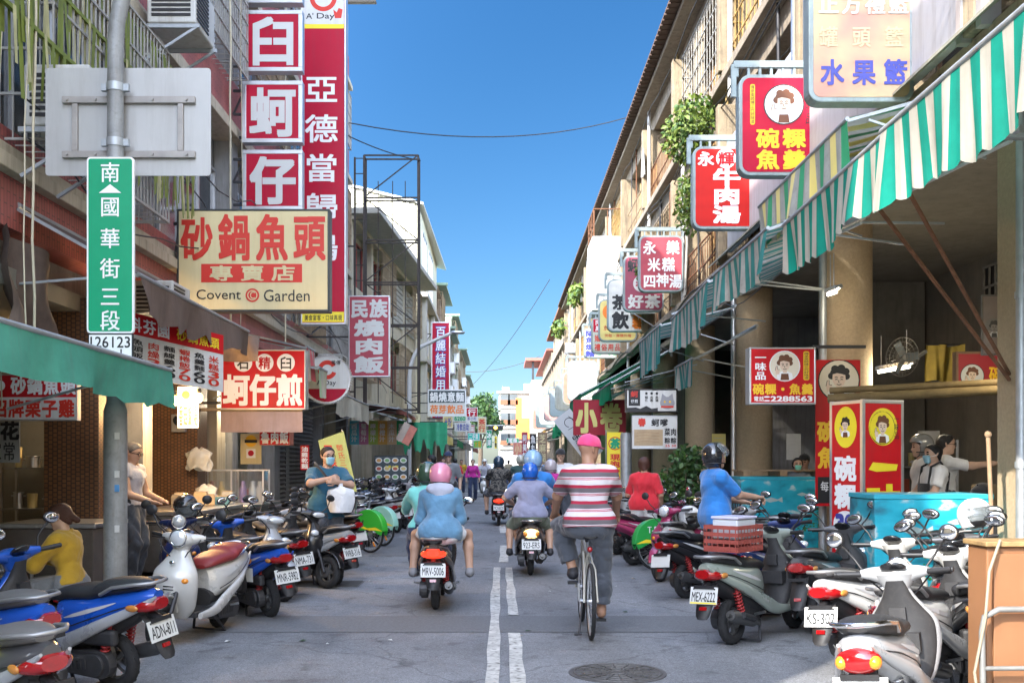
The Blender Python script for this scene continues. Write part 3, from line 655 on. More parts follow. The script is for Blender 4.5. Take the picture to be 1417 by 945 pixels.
# ---------------------------------------------------------------- signs
def sign(name, label, px, Y, panel, frame, t=.16, r=0, fw=.035, cat='sign', group=None, rz=0, arm=None, depth_back=True):
    a = at(px[0], px[3], Y); c = at(px[2], px[1], Y); w = c.x-a.x; h = c.z-a.z
    T = thing(name, label, cat, ((a.x+c.x)/2, Y, a.z), rz, group)
    mb = MB(); U = (1, 0, 0); W = (0, 0, 1); Nn = (0, -1, 0)
    if r:
        mb.prism(rrect(-w/2, 0, w/2, h, r), (0, t/2, 0), U, W, Nn, t); mb.build('housing', frame, T, bev=.012)
        mb = MB(); mb.prism(rrect(-w/2+fw, fw, w/2-fw, h-fw, max(.01, r-fw)), (0, -t/2, 0), U, W, Nn, .006); mb.build('panel', panel, T)
        z = -t/2-.006
    else:
        mb.bx(-w/2+.004, w/2-.004, -t/2+.02, t/2, .004, h-.004)
        for x0, x1, z0, z1 in ((-w/2, w/2, 0, fw), (-w/2, w/2, h-fw, h), (-w/2, -w/2+fw, fw+.001, h-fw-.001), (w/2-fw, w/2, fw+.001, h-fw-.001)): mb.bx(x0, x1, -t/2-.006, t/2-.01, z0, z1)
        mb.build('housing', frame, T, bev=.006)
        mb = MB(); mb.bx(-w/2+fw, w/2-fw, -t/2, -t/2+.019, fw, h-fw); mb.build('panel', panel, T); z = -t/2
    mb = MB()
    if arm == 'R':        # frame of flat bars over the sign to the wall on the right
        e = XR-.2-T.location.x
        mb.bar((-w/2-.05, 0, h+.17), (e, 0, h+.17), .07, .09); mb.bar((-w/2-.05, 0, h+.17), (-w/2-.05, 0, h-.28), .07, .05)
        for k in range(8): x = -w/2+w*k/7; mb.bar((x, 0, h-.0), (x, 0, h+.14), .035)
        mb.bar((w/2, 0, .3), (e, 0, .3), .05); mb.build('bracket', sgrey, T)
    elif arm == 'L':
        e = XL+.02-T.location.x
        for zz in (h*.12, h*.5, h*.88): mb.bar((-w/2, t*.2, zz), (e, t*.2, zz), .04); 
        mb.bar((-w/2, t*.2, h*.88), (e, t*.2, h*.5), .03); mb.build('bracket', darkm, T)
    b = Board((-w/2, z, 0), U, W, Nn, w, h)
    b.T = T
    return b
def portrait(b, x, y, r, back, ring=None, skin=skinline, hair=brownhair, apron=brownhair, z=.004):
    q = b.w/b.h
    P = lambda pts: [(x+u*r, y+v*r*q) for u, v in pts]
    E = lambda cx, cy, a, c, n=22, a0=0, a1=360: [(cx+a*math.cos(R(a0+(a1-a0)*i/n)), cy+c*math.sin(R(a0+(a1-a0)*i/n))) for i in range(n if a1-a0 == 360 else n+1)]
    if ring: b.disc(x, y, r*1.06, ring, z); z += .0015
    b.disc(x, y, r, back, z)
    b.poly(P([(-.55, .8), (-.5, .5), (-.2, .36), (.2, .36), (.5, .5), (.55, .8), (.3, .95), (-.3, .95)]), wht, z+.0012)
    b.poly(P([(-.3, .95), (-.24, .52), (.24, .52), (.3, .95)]), apron, z+.0024)
    b.poly(P(E(0, -.3, .46, .42)), hair, z+.0018)
    for cx, cy in ((-.36, -.22), (.36, -.2), (-.2, -.58), (.12, -.62), (.34, -.45)): b.poly(P(E(cx, cy, .2, .18, 14)), hair, z+.0018+.0001*(cx+1))
    b.poly(P([(-.14, .1), (.14, .1), (.14, .46), (-.14, .46)]), skin, z+.003)
    b.poly(P([(-.32, -.3), (-.1, -.36), (.14, -.32), (.32, -.26), (.34, 0), (.24, .22), (.08, .34), (-.08, .34), (-.24, .22), (-.34, 0)]), skin, z+.0036)
    for s in (-1, 1):
        b.line(P([(s*.22, -.14), (s*.14, -.17), (s*.06, -.13)]), .04*r, blk, z+.0045)
        b.line(P([(s*.2, -.03), (s*.13, -.06), (s*.07, -.02)]), .045*r, blk, z+.0045)
    b.line(P([(.0, -.02), (-.04, .1), (.04, .11)]), .03*r, blk, z+.0045); b.line(P([(-.12, .2), (0, .235), (.12, .2)]), .04*r, blk, z+.0045)
    b.poly(P([(-.66, .3), (-.6, .02), (-.5, 0), (-.5, .22), (-.36, .25), (-.38, .55), (-.6, .58)]), skin, z+.0034)
    b.line(P([(-.66, .3), (-.6, .02), (-.5, 0), (-.5, .22), (-.36, .25)]), .03*r, blk, z+.0042)
# --- left
b = sign('cream_sign', 'wide cream lightbox sign with red brush writing and black frame over the brown awning', (248, 292, 458, 433), 14.3, cream, M('black_frame', (.03, .035, .035), .4), .22, fw=.03, arm='L')
for i, ch in enumerate('砂鍋魚頭'): b.char(ch, .03+i*.245, .055+(.03 if i == 0 else 0), .235+i*.245, .5, letred, .035)
b.rect(.16, .535, .82, .715, letred); b.text('專賣店', .19, .55, .8, .7, cream, .03, gap=.25)
b.text('Covent', .13, .785, .42, .88, blk, -.005); b.text('Garden', .57, .785, .87, .9, blk, -.005)
b.disc(.495, .84, .045, letred); b.ring(.495, .84, .033, .006, cream, .006); b.text('C', .48, .805, .512, .875, cream, -.01, .007)
b.done(b.T)
sqs = ((2, -90, 8, '石'), (18, 18, 102, '臼'), (115, 115, 200, '蚵'), (210, 210, 293, '仔'))
for i, (_, y0, y1, ch) in enumerate(sqs):
    b = sign('square_sign', 'square red sign with a grey frame, ' + ('cut by the top of the picture', 'reading 臼, above two others', 'reading 蚵, between two others', 'reading 仔, lowest of its column')[i], (337, y0, 420, y1), 17.5, crimson, alu, .2, fw=.07, group='stacked red square signs', arm='L')
    b.char(ch, .14, .12, .88, .9, grywht, .045); b.done(b.T)
b = sign('tall_red_sign', 'very tall crimson sign with white characters and yellow foot, behind the stacked square signs', (418, -150, 480, 450), 20.6, crimson, alu, .28, fw=.03, arm='L')
h = 600
def yy(p): return (p+150)/h
b.rect(.02, .005, .96, yy(38), signwhite); b.rect(.02, yy(38), .96, yy(44), yel2)
b.ring(.5, yy(2), .3, .1, letred, .005); b.text("A'", .12, yy(23), .28, yy(31), blk, .01); b.text('Day', .36, yy(23), .75, yy(33), blk, .01)
b.poly([(.72, yy(18)), (.8, yy(22)), (.84, yy(16)), (.93, yy(18)), (.9, yy(30)), (.76, yy(30))], letred, .005)
for i, ch in enumerate('亞德當歸鴨'): b.char(ch, .1, yy(108+i*54), .82, yy(147+i*54), wht, .02)
b.rect(.02, yy(433), .96, .995, yel2); b.text('美食宴客・口味再現', .08, yy(437), .92, yy(445), blk, .01); b.done(b.T)
b = sign('oyster_sign', 'wide red lightbox with white characters in discs above, over the pink folded valance', (308, 485, 425, 567), 15.5, red, alu, .25, fw=.02, arm='L')
for i, ch in enumerate('石精臼'): b.disc(.27+i*.25, .22, .105, wht); b.char(ch, .2+i*.25, .12, .34+i*.25, .33, red if i == 1 else blk, .025, .007)
for i, ch in enumerate('蚵仔煎'): b.char(ch, .04+i*.31, .42, .34+i*.31, .93, wht, .05)
b.done(b.T)
t = thing('round_sign', 'round white and red sign with a fluted grey rim beside the oyster sign', 'sign', tuple(at(452, 558, 16.8)))
rr = 33*16.8/F
mb = MB(); mb.cyl((0, .16, rr), (0, -.02, rr), rr, 40)
for k in range(60): a = k*math.pi/30; mb.bar((rr*1.01*math.cos(a), .16, rr+rr*1.01*math.sin(a)), (rr*1.01*math.cos(a), -.03, rr+rr*1.01*math.sin(a)), .02)
mb.build('housing', alu, t)
b = Board((-rr, -.021, 0), (1, 0, 0), (0, 0, 1), (0, -1, 0), 2*rr, 2*rr); b.disc(.5, .5, .47, signwhite); b.poly([(.5+.47*math.cos(R(a)), .5+.47*math.sin(R(a))) for a in range(25, 156, 10)], crimson, .006)
b.ring(.52, .3, .2, .09, letred, .006, 20, 330); b.text("A'", .3, .52, .4, .62, blk, .01, .008); b.text('Day', .46, .52, .7, .65, blk, .01, .008); b.text('鴨傳', .6, .1, .8, .2, blk, .01, .007); b.done(t)
mb = MB(); mb.bar((-rr, .08, rr), (XL-t.location.x, .08, rr), .05); mb.build('bracket', darkm, t)
b = sign('roast_meat_sign', 'faded pink upright sign with pale grey characters under the lattice tower', (483, 410, 540, 522), 24, pinkred, alu, .2, fw=.03, arm='L')
for x, y, ch, w, h_ in ((.06, .05, '民', .42, .22), (.52, .05, '族', .42, .22), (.15, .3, '燒', .7, .2), (.15, .53, '肉', .7, .19), (.15, .75, '飯', .7, .2)): b.char(ch, x, y, x+w, y+h_, grywht, .05)
b.done(b.T)
b = sign('wedding_sign', 'tall narrow red sign with blue edged white characters behind the lamp post', (597, 446, 623, 580), 48, crimson, alu, .25, fw=.05, arm='L')
for i, ch in enumerate('百麗結婚用品店'): b.char(ch, .22, .04+i*.136, .78, .165+i*.136, blu, .06, .005); b.char(ch, .24, .045+i*.136, .76, .16+i*.136, wht, .01, .008)
b.done(b.T)
b = sign('noodle_sign', 'dark and white sign with grey characters over orange ones, beyond the lamp post', (592, 539, 645, 576), 42, M('slate_panel', (.05, .07, .08), .5), alu, .15, fw=.05, arm='L')
b.rect(.03, .5, .97, .97, signwhite)
for i, ch in enumerate('鍋燒意麵'): b.char(ch, .06+i*.225, .1, .27+i*.225, .46, wht, .03)
for i, ch in enumerate('荷芽飲品'): b.char(ch, .06+i*.225, .58, .27+i*.225, .9, org, .03, .007)
b.done(b.T)
small = [('dark_red_sign', 'small maroon sign with white writing beyond the noodle sign', (645, 564, 661, 583), 55, crimson, '行', wht, '茶小吃', blu),
         ('yellow_strip_sign', 'yellow strip sign with blue and red columns of writing under the noodle sign', (613, 576, 627, 592), 46, signyel, '米粉', blu, None, None),
         ('pale_green_sign', 'pale green sign reading 6260 under the noodle sign', (627, 575, 646, 583), 47, M('pale_green', (.4, .55, .38), .5), '6260', roadgreen, None, None),
         ('pale_sign', 'pale sign with faint blue writing over a yellow awning', (629, 585, 652, 597), 50, signwhite, '冷飲自助', blu, None, None),
         ('turquoise_sign', 'glowing turquoise sign far down the left side', (647, 599, 664, 609), 60, M('turq_panel', (.05, .6, .5), .4), '二手車', wht, None, None),
         ('green_sign', 'bright green sign far down the left side below the turquoise one', (655, 609, 667, 620), 66, M('lime_panel', (.12, .6, .12), .4), '大福', yel, None, None),
         ('dark_green_upright_sign', 'upright dark green sign before the far tree', (673, 595, 681, 620), 80, roadgreen, '冰果', wht, None, None),
         ('cream_upright_sign', 'upright beige sign with brown writing before the far tree', (661, 577, 673, 600), 64, cream, '茶行', letred, None, None),
         ('yellow_upright_sign', 'narrow upright yellow sign near the traffic light', (684, 603, 688, 621), 100, yel2, '水電', blk, None, None),
         ('red_small_sign', 'small red sign above the turquoise one', (649, 588, 657, 599), 58, red, '福', wht, None, None),
         ('street_direction_sign', 'small green road sign near the far crossing', (701, 606, 718, 613), 105, roadgreen, '國華', wht, None, None),
         ('salmon_banner', 'salmon pink banner near the far crossing', (710, 612, 728, 630), 90, M('salmon', (.6, .22, .16), .7, var=.2), '小吃', cream, None, None)]
for nm, lab, px, Y, pm, tx, tm, tx2, tm2 in small:
    b = sign(nm, lab, px, Y, pm, alu, .15, fw=.03, group='small far signs')
    v = b.h > b.w*1.2; e = .9 if not tx2 else .62
    b.text(tx, .12, .1, .88, e, tm, .03, v=v)
    if tx2: b.rect(.05, .64, .95, .95, signwhite); b.text(tx2, .1, .68, .9, .92, tm2, .02, .007)
    b.done(b.T)
    mb = MB()
    if px[0] < 690: mb.bar((0, .05, b.h*.5), (-4.0-b.T.location.x, .05, b.h*.5), .06)
    else: mb.bar((b.w/2, .05, b.h*.5), (4.4-b.T.location.x, .05, b.h*.5), .06)
    mb.build('bracket', darkm, b.T)
# --- right: rounded lightboxes hung one behind the other
def box_sign(name, lab, px, Y, pm, r=.13, t=.2): return sign(name, lab, px, Y, pm, sgrey, t, r=r, fw=.05, group='lightboxes hung along the arcade', arm='R')
fade = bpy.data.materials.new('sunbleached_panel'); fade.use_nodes = True
def _fade(m):
    n = m.node_tree.nodes; l = m.node_tree.links; p = n['Principled BSDF']; tc = n.new('ShaderNodeTexCoord')
    nz = n.new('ShaderNodeTexNoise'); nz.inputs['Scale'].default_value = 1.7; nz.inputs['Detail'].default_value = 3; l.new(tc.outputs['Object'], nz.inputs[0])
    cr = n.new('ShaderNodeValToRGB'); cr.color_ramp.elements[0].position = .35; cr.color_ramp.elements[0].color = (.5, .23, .18, 1); cr.color_ramp.elements[1].position = .62; cr.color_ramp.elements[1].color = (.5, .38, .22, 1)
    l.new(nz.outputs[0], cr.inputs[0]); l.new(cr.outputs[0], p.inputs['Base Color']); p.inputs['Roughness'].default_value = .5
_fade(fade)
b = box_sign('fruit_basket_sign', 'large sun bleached pink and cream lightbox with dark blue characters, topmost on the right', (1115, -60, 1260, 146), 10.7, fade)
for i, ch in enumerate('正方禮籃'): b.char(ch, .09+i*.22, .28, .28+i*.22, .42, M('pale_letter', (.5, .5, .46), .6), .03)
for i, ch in enumerate('罐頭籃'): b.char(ch, .1+i*.31, .5, .27+i*.31, .64, M('ghost_letter', (.5, .42, .26), .6), .02)
for i, ch in enumerate('水果籃'): b.char(ch, .11+i*.3, .72, .33+i*.3, .89, blu, .035)
b.done(b.T)
b = box_sign('rice_cake_sign', 'crimson lightbox with a round portrait and four yellow characters, under the pink one', (1020, 107, 1130, 246), 14.2, crimson, r=.16)
portrait(b, .56, .3, .24, M('portrait_grey', (.62, .62, .6), .5), blk); b.rect(.14, .1, .2, .5, yel, .004, .02)
b.text('傳承英師傅三代好味道', .148, .11, .192, .49, blk, -.01, .007, v=True, gap=.02)
b.text('一味品', .83, .12, .93, .5, blk, .0, v=True)
for i, ch in enumerate('碗粿魚羹'): b.char(ch, .22+.33*(i % 2), .54+.21*(i//2), .5+.33*(i % 2), .73+.21*(i//2), yel, .045)
b.done(b.T)
b = box_sign('beef_soup_sign', 'bright red lightbox with white characters, one in a white disc, under the crimson portrait sign', (957, 205, 1045, 319), 17.7, M('bright_red', (.5, .015, .012), .45, spec=.2, var=.05), r=.16)
b.char('永', .08, .07, .33, .24, wht, .04); b.disc(.52, .15, .155, wht); b.char('輝', .4, .07, .65, .24, red, .035, .008); b.char('美', .72, .07, .95, .24, wht, .04)
for i, ch in enumerate('牛肉湯'): b.char(ch, .32, .27+i*.225, .74, .48+i*.225, wht, .055)
b.done(b.T)
b = box_sign('rice_sign', 'faded red lightbox with three rows of white characters, above the good tea sign', (883, 327, 945, 405), 25, pinkred, r=.17)
for ch, x, y in (('永', .1, .1), ('樂', .62, .1), ('米', .2, .4), ('糕', .52, .4), ('四', .1, .69), ('神', .39, .67), ('湯', .68, .69)): b.char(ch, x, y, x+.28, y+.24, wht, .035)
b.done(b.T)
b = box_sign('tea_sign', 'plum coloured lightbox with pale disc and two pale characters, half behind the faded red one', (862, 355, 918, 432), 28.3, M('plum_panel', (.3, .05, .09), .5, var=.1), r=.17)
b.text('蚵仔', .1, .05, .6, .3, blk, .04); b.disc(.45, .5, .21, grywht); b.char('卷', .3, .38, .6, .62, pinkred, .03, .008); b.text('好茶', .1, .7, .92, .94, grywht, .05); b.done(b.T)
b = box_sign('cat_tea_sign', 'white lightbox with black and orange characters below the plum sign', (840, 387, 906, 460), 31, signwhite, r=.2)
b.char('茶', .1, .3, .42, .58, blk, .05); b.char('飲', .1, .62, .44, .94, blk, .05); b.char('貓', .52, .62, .84, .94, org, .05); b.done(b.T)
b = box_sign('yellow_sign', 'pale yellow lightbox with an orange disc and small red writing', (828, 415, 881, 473), 34, M('pale_yellow', (.7, .58, .2), .5, var=.06), r=.2)
b.disc(.3, .3, .2, org); b.text('京都小卷料理', .12, .62, .88, .74, letred, .01); b.text('粥麵・團購外燴', .15, .82, .85, .9, letred, .0); b.done(b.T)
b = box_sign('gift_sign', 'grey green lightbox with small red characters and a red heading', (818, 440, 862, 490), 37, M('grey_green_panel', (.45, .5, .42), .5, var=.08), r=.2)
b.rect(.06, .05, .4, .4, crimson); b.text('阿鳳', .12, .06, .34, .38, wht, .02, .007, v=True)
for i, ch in enumerate('婚禮用品禮俗用品'): b.char(ch, .1+.21*(i % 4), .47+.25*(i//4), .28+.21*(i % 4), .67+.25*(i//4), letred, .02)
b.done(b.T)
b = box_sign('fish_noodle_sign', 'white lightbox with a column of blue characters, lowest of the near lightboxes', (808, 455, 856, 496), 41, signwhite, r=.15)
b.text('陽魚焿麵', .04, .06, .3, .96, blu, .04, v=True); b.text('粉・冬粉', .36, .72, .95, .92, roadgreen, .03); b.done(b.T)
blanks = [((785, 499, 828, 556), 46, M('bleached_white', (.52, .5, .45), .5, var=.05), 'sun bleached white lightbox with faint orange grid'),
          ((778, 515, 814, 560), 51, M('salmon'), 'salmon lightbox mostly hidden behind the bleached one'),
          ((768, 531, 804, 568), 56, sgrey, 'grey green empty lightbox beside the salmon one'),
          ((760, 540, 794, 577), 62, M('blue_grey_panel', (.3, .36, .4), .5, var=.1), 'blue grey blank lightbox'),
          ((752, 548, 782, 583), 69, M('dull_pink', (.5, .3, .28), .5, var=.1), 'dull pink lightbox behind the blue grey one'),
          ((746, 553, 774, 588), 77, signwhite, 'white lightbox with red edge behind the dull pink one'),
          ((741, 560, 766, 592), 86, sgrey, 'small grey lightbox nearer the end of the row'),
          ((737, 566, 758, 594), 97, M('salmon'), 'small red lightbox, last of the row')]
for i, (px, Y, pm, lab) in enumerate(blanks):
    b = sign('lightbox', lab, px, Y, pm, sgrey, .25, r=.28, fw=.07, group='lightboxes hung along the arcade', arm='R')
    if i == 0:
        for k in range(3):
            for j in range(4): b.rect(.2+k*.22, .2+j*.18, .36+k*.22, .32+j*.18, M('faint_orange', (.78, .64, .55), .5))
        b.done(b.T)
# --- right: signs under the awnings
b = sign('portrait_sign', 'red lightbox with portrait, yellow characters and telephone number, before the round column', (1034, 482, 1125, 560), 13.2, red, alu, .24, fw=.022)
b.text('一味品', .08, .1, .25, .58, wht, .03, v=True); portrait(b, .53, .33, .22, M('portrait_cream', (.75, .68, .55), .5), wht); b.rect(.81, .07, .9, .58, yel, .004, .03)
b.text('傳承英師傅三代好味道', .82, .09, .89, .56, blk, -.01, .007, v=True, gap=.02)
b.text('碗粿・魚羹', .04, .64, .96, .83, yel, .045); b.text('電話:', .06, .86, .3, .95, wht, .02); b.text('2288563', .32, .86, .94, .95, wht, .04, latin=True); b.done(b.T)
mb = MB(); mb.bar((b.w/2, 0, b.h+.02), (4.7-b.T.location.x, 0, b.h+.02), .04); mb.build('bracket', darkm, b.T)
b = sign('squid_banner', 'dark red cloth banner with two big pale yellow characters over the stall', (793, 553, 866, 602), 27, M('banner_red', (.36, .015, .03), .7, var=.15, scale=2), M('banner_red'), .02, fw=.005, cat='banner')
b.char('小', .06, .1, .44, .92, M('banner_yellow', (.68, .6, .2), .6), .07); b.char('卷', .52, .1, .92, .92, M('banner_yellow'), .05); b.done(b.T)
t = thing('tilted_banner', 'white cloth banner hung aslant with black writing beside the red banner', 'banner', tuple(at(800, 603, 28.5)), 0)
ang = R(-52); U = Vector((math.cos(ang), 0, math.sin(ang))); W = Vector((-math.sin(ang), 0, math.cos(ang)))
w, h = 1.5, .58; O = -U*w/2-W*h/2
mb = MB(); mb.prism([(0, 0), (w, 0), (w, h), (0, h)], O, U, W, (0, -1, 0), .015); mb.build('cloth', M('banner_white', (.8, .8, .8), .7, glow=.3), t)
b = Board(O+Vector((0, -.015, 0)), U, W, (0, -1, 0), w, h); b.ring(.2, .45, .09, .012, blk, .005, 40, 300); b.line([(.1, .3), (.2, .2), (.32, .3), (.3, .7)], .01, blk); b.text('卷家', .42, .25, .66, .8, blk, .02); b.text('意麵館', .68, .3, .98, .75, blk, .02); b.done(t)
t = thing('tea_flag', 'yellow upright banner with green tea character and red writing beside the grey post', 'banner', tuple(at(851, 668, 21)))
w, h = 22*21/F, 70*21/F
mb = MB(); mb.bx(-w/2, w/2, -.006, .006, 0, h); mb.build('cloth', yel2, t); mb = MB(); mb.cyl((-w/2-.02, .01, -.5), (-w/2-.02, .01, h+.05), .014, 8); mb.build('pole', steel, t)
b = Board((-w/2, -.007, 0), (1, 0, 0), (0, 0, 1), (0, -1, 0), w, h); b.ring(.5, .22, .42, .06, letred); b.char('茶', .2, .12, .8, .32, roadgreen, .06, .007); b.text('現泡冷飲', .2, .42, .8, .98, letred, .05, v=True); b.done(t)
b = sign('oyster_rice_sign', 'dark topped white sign with a cat face above the price board', (865, 538, 937, 571), 19, signwhite, blackgl, .12, fw=.03)
b.rect(.06, .05, .28, .72, blk); b.char('蚵', .1, .1, .24, .36, letred, .03, .007); b.text('仔煎', .1, .45, .24, .6, wht, .01, .007)
for i in range(3): b.disc(.4+i*.1, .2, .025, blk); b.text(('蝦仁', '肉圓', '魚湯')[i], .37+i*.1, .3, .43+i*.1, .55, blk, .02, v=True)
b.poly([(.03, .95), (.03, .8), (.2, .78), (.28, .84), (.4, .72), (.5, .84), (.62, .8), (.62, .95)], blk)
b.poly(disc(.8, .6, .14, 22, .26), M('cat_grey', (.3, .3, .32), .6), .005); b.poly([(.68, .48), (.7, .2), (.8, .38), (.9, .2), (.92, .48)], M('cat_grey'), .0045); b.disc(.75, .55, .02, yel, .007); b.disc(.85, .55, .02, yel, .007); b.rect(.68, .72, .92, .8, letred, .008); b.done(b.T)
b = sign('price_board', 'white price board with a brown paper patch and black characters behind the woman in red', (874, 575, 937, 621), 18.6, signwhite, alu, .06, fw=.015)
b.char('春', .14, .08, .3, .32, letred, .06); b.text('蚵嗲', .42, .1, .8, .32, blk, .04); b.rect(.05, .42, .68, .9, M('brown_paper', (.45, .33, .2), .8, var=.2), .004); b.text('菜肉', .71, .38, .98, .6, blk, .03); b.text('粽粽', .71, .66, .98, .84, blk, .03); b.text('25 30', .73, .87, .97, .94, letred, .02)
for i in range(4): b.line([(.1, .52+i*.09), (.3, .5+i*.09), (.6, .53+i*.09)], .006, wood)
b.done(b.T)
b = sign('column_poster', 'tall red poster with a round portrait fixed on the near round column', (1128, 498, 1190, 700), 13.9, red, red, .03, fw=.01, cat='poster')
portrait(b, .52, .14, .44, M('portrait_cream'), blk, hair=blk); b.text('味', .45, .3, .75, .38, wht, .05); b.text('碗', .02, .42, .5, .56, yel, .05); b.text('粿', .52, .42, .98, .56, yel, .05); b.text('魚羹', .03, .6, .97, .74, yel, .05)
b.rect(.05, .8, .95, .98, blk); b.text('每日現做', .1, .83, .9, .9, wht, .01, .007); b.done(b.T)
# standing three sided lightbox at the kerb
t = thing('standing_sign', 'tall standing red lightbox with yellow portrait discs behind the turquoise freezer', 'sign', (3.98, 11.15, 0), R(24))
def face(par, O, U, W, N, w, h): return Board(O, U, W, N, w, h)
w, dd, h = .58, .5, 2.22
mb = MB()
mb.bx(-w/2+.01, w/2-.01, -dd/2+.01, dd/2-.01, .02, h-.01)
for x in (-w/2, w/2-.04):
    for y in (-dd/2, dd/2-.04): mb.bx(x, x+.04, y, y+.04, 0, h)
mb.bx(-w/2+.041, w/2-.041, -dd/2, dd/2, h-.04, h-.001); mb.build('housing', alu, t, bev=.004)
mb = MB(); mb.bx(-w/2+.041, w/2-.041, -dd/2-.0, -dd/2+.02, .05, h-.041); mb.bx(-w/2, -w/2+.02, -dd/2+.041, dd/2-.041, .05, h-.041); mb.build('panel', red, t)
b = Board((-w/2+.04, -dd/2, 0), (1, 0, 0), (0, 0, 1), (0, -1, 0), w-.08, h)
b.disc(.48, .13, .4, yel2); portrait(b, .46, .135, .34, yel2, blk); b.text('一味品', .78, .07, .92, .19, blk, .0, .011, v=True)
b.poly([(.08, .335), (.2, .3), (.9, .31), (.86, .34), (.3, .345)], yel2); b.char('味', .02, .41, .98, .62, yel2, .07); b.char('品', .05, .66, .95, .86, yel2, .07); b.done(t)
b = Board((-w/2, dd/2-.04, 0), (0, -1, 0), (0, 0, 1), (-1, 0, 0), dd-.08, h)
b.poly(disc(.5, .13, .4, 28, .1), yel2); portrait(b, .5, .125, .3, yel2, hair=blk)
for i, (ch, m_) in enumerate((('碗', wht), ('粿', wht), ('30', blu), ('魚', wht), ('羹', wht))):
    y0 = .27+i*.135
    if ch == '30': b.poly(disc(.5, y0+.06, .44, 24, .065), wht); b.text(ch, .18, y0+.015, .82, y0+.105, m_, .06, .008)
    else: b.char(ch, .12, y0, .88, y0+.12, m_, .05)
b.done(t)
# signs inside the near shop
b = sign('inner_sign', 'dim red sign with portrait and gold characters inside the near food shop', (1320, 487, 1412, 545), 12.6, M('dim_red', (.35, .02, .03), .5), M('brown_frame'), .12, fw=.03)
portrait(b, .24, .58, .17, M('portrait_grey'), blk); b.text('碗粿', .48, .35, .95, .78, yel, .03); b.done(b.T)
t = thing('yellow_cloth_banner', 'crumpled dull yellow cloth banner hanging inside the near food shop', 'banner', tuple(at(1307, 528, 15.5)))
mb = MB(); mb.sheet(lambda u, v: (-.28+.56*u, .05*math.sin(u*11+v*2)+.03*math.sin(u*23), .55-.55*v+.02*math.sin(u*7)), 24, 6); mb.build('cloth', M('dull_yellow', (.3, .22, .04), .8, var=.3, dirt=.2), t); mb = MB(); mb.cyl((-.3, 0, .56), (.3, 0, .56), .012, 8); mb.build('pole', darkm, t)
b = sign('faded_photo', 'faded grey portrait picture on the beige pipe column at the right edge', (1357, 408, 1392, 492), 10.2, M('faded_print', (.36, .3, .27), .7, var=.2, scale=5), conc_d, .03, fw=.02, cat='picture'); portrait(b, .5, .55, .38, M('print_grey', (.3, .29, .27), .6), None, M('print_pale', (.42, .38, .35), .6), M('print_dark', (.1, .1, .1), .6), M('print_dark')); b.done(b.T)
# --- left: banners and boards under the awnings
t = thing('menu_banner', 'white vinyl menu banner with red heading and rows of red writing under the brown awning', 'banner', (-3.72, 11.5, 2.5), R(64))
w, h = 1.75, .68
O = Vector((-w/2, 0, 0)); U = Vector((1, 0, -.06)); W = Vector((0, 0, 1))
mb = MB(); mb.prism([(0, 0), (w, .0), (w, h), (0, h)], O, U, W, (0, -1, 0), .008); mb.build('cloth', signwhite, t)
b = Board(O+Vector((0, -.008, 0)), U, W, (0, -1, 0), w, h); b.rect(0, 0, 1, .34, red); b.text('科芬園', .14, .06, .5, .29, wht, .03); b.text('砂鍋魚頭', .55, .08, .96, .27, yel2, .02)
for i in range(7): b.text(('砂鍋菜80', '魚頭飯60', '肉燥30', '麵線羹60', '蝦捲飯70', '魚羹麵60', '米糕30')[i], .03+i*.137, .4, .13+i*.137, .93, letred if i % 2 == 0 else blk, .02, v=True)
b.done(t)
b = sign('paper_notice', 'small white hanging notice with a column of red characters by the lit bulbs', (246, 535, 275, 592), 13.6, signwhite, signwhite, .012, fw=.004, cat='notice'); b.text('香菇飯', .06, .45, .7, .95, letred, .03); b.text('湯', .72, .45, .96, .95, letred, .03); b.disc(.4, .2, .2, yel2); b.done(b.T)
b = sign('stall_sign', 'two row stall sign, red over white, under the green awning', (-30, 518, 110, 582), 10.4, red, alu, .1, fw=.015)
b.rect(.01, .5, .99, .97, signwhite); b.disc(.24, .25, .05, wht); b.text('砂鍋魚頭', .34, .06, .99, .44, wht, .045)
for i, ch in enumerate('招牌栗子雞'): b.char(ch, .16+i*.165, .55, .31+i*.165, .93, letred, .045)
b.done(b.T)
b = sign('brush_poster', 'grey poster with black brush writing at the far left stall', (-20, 583, 28, 640), 10.6, M('poster_grey', (.3, .31, .3), .7, var=.15), M('poster_grey'), .02, fw=.005, cat='poster'); b.char('花', .45, .0, .98, .45, blk, .05); b.text('家常', .1, .5, .9, .95, blk, .01); b.done(b.T)
b = sign('rice_stall_sign', 'red stall sign reading 魯肉飯 at the corner beside the man in the mask', (362, 596, 404, 616), 16.2, red, M('salmon'), .3, fw=.01); b.text('魯肉飯', .04, .1, .96, .9, wht, .04); b.done(b.T)
b = sign('narrow_red_sign', 'narrow upright red sign with white characters at the stall corner', (416, 616, 428, 650), 16.4, red, red, .03, fw=.005); b.text('油雞乾麵', .12, .04, .88, .96, wht, .03, v=True); b.done(b.T)
b = sign('round_notice', 'cream notice panel with a yellow disc and small square on the stall wall', (333, 600, 362, 642), 16.35, cream, cream, .02, fw=.004, cat='notice'); b.disc(.5, .24, .28, yel); b.rect(.2, .2, .8, .3, blk, .006); b.rect(.28, .5, .72, .8, wht); b.disc(.5, .64, .14, crimson, .006); b.done(b.T)
t = thing('leaning_flag', 'yellow green upright flag leaning behind the man in the mask', 'banner', tuple(at(473, 680, 15.6)), 0)
w, h = 38*15.6/F, 82*15.6/F; ang = R(9); U = Vector((math.cos(ang), 0, -math.sin(ang)*0)); W = Vector((-.22, 0, 1))
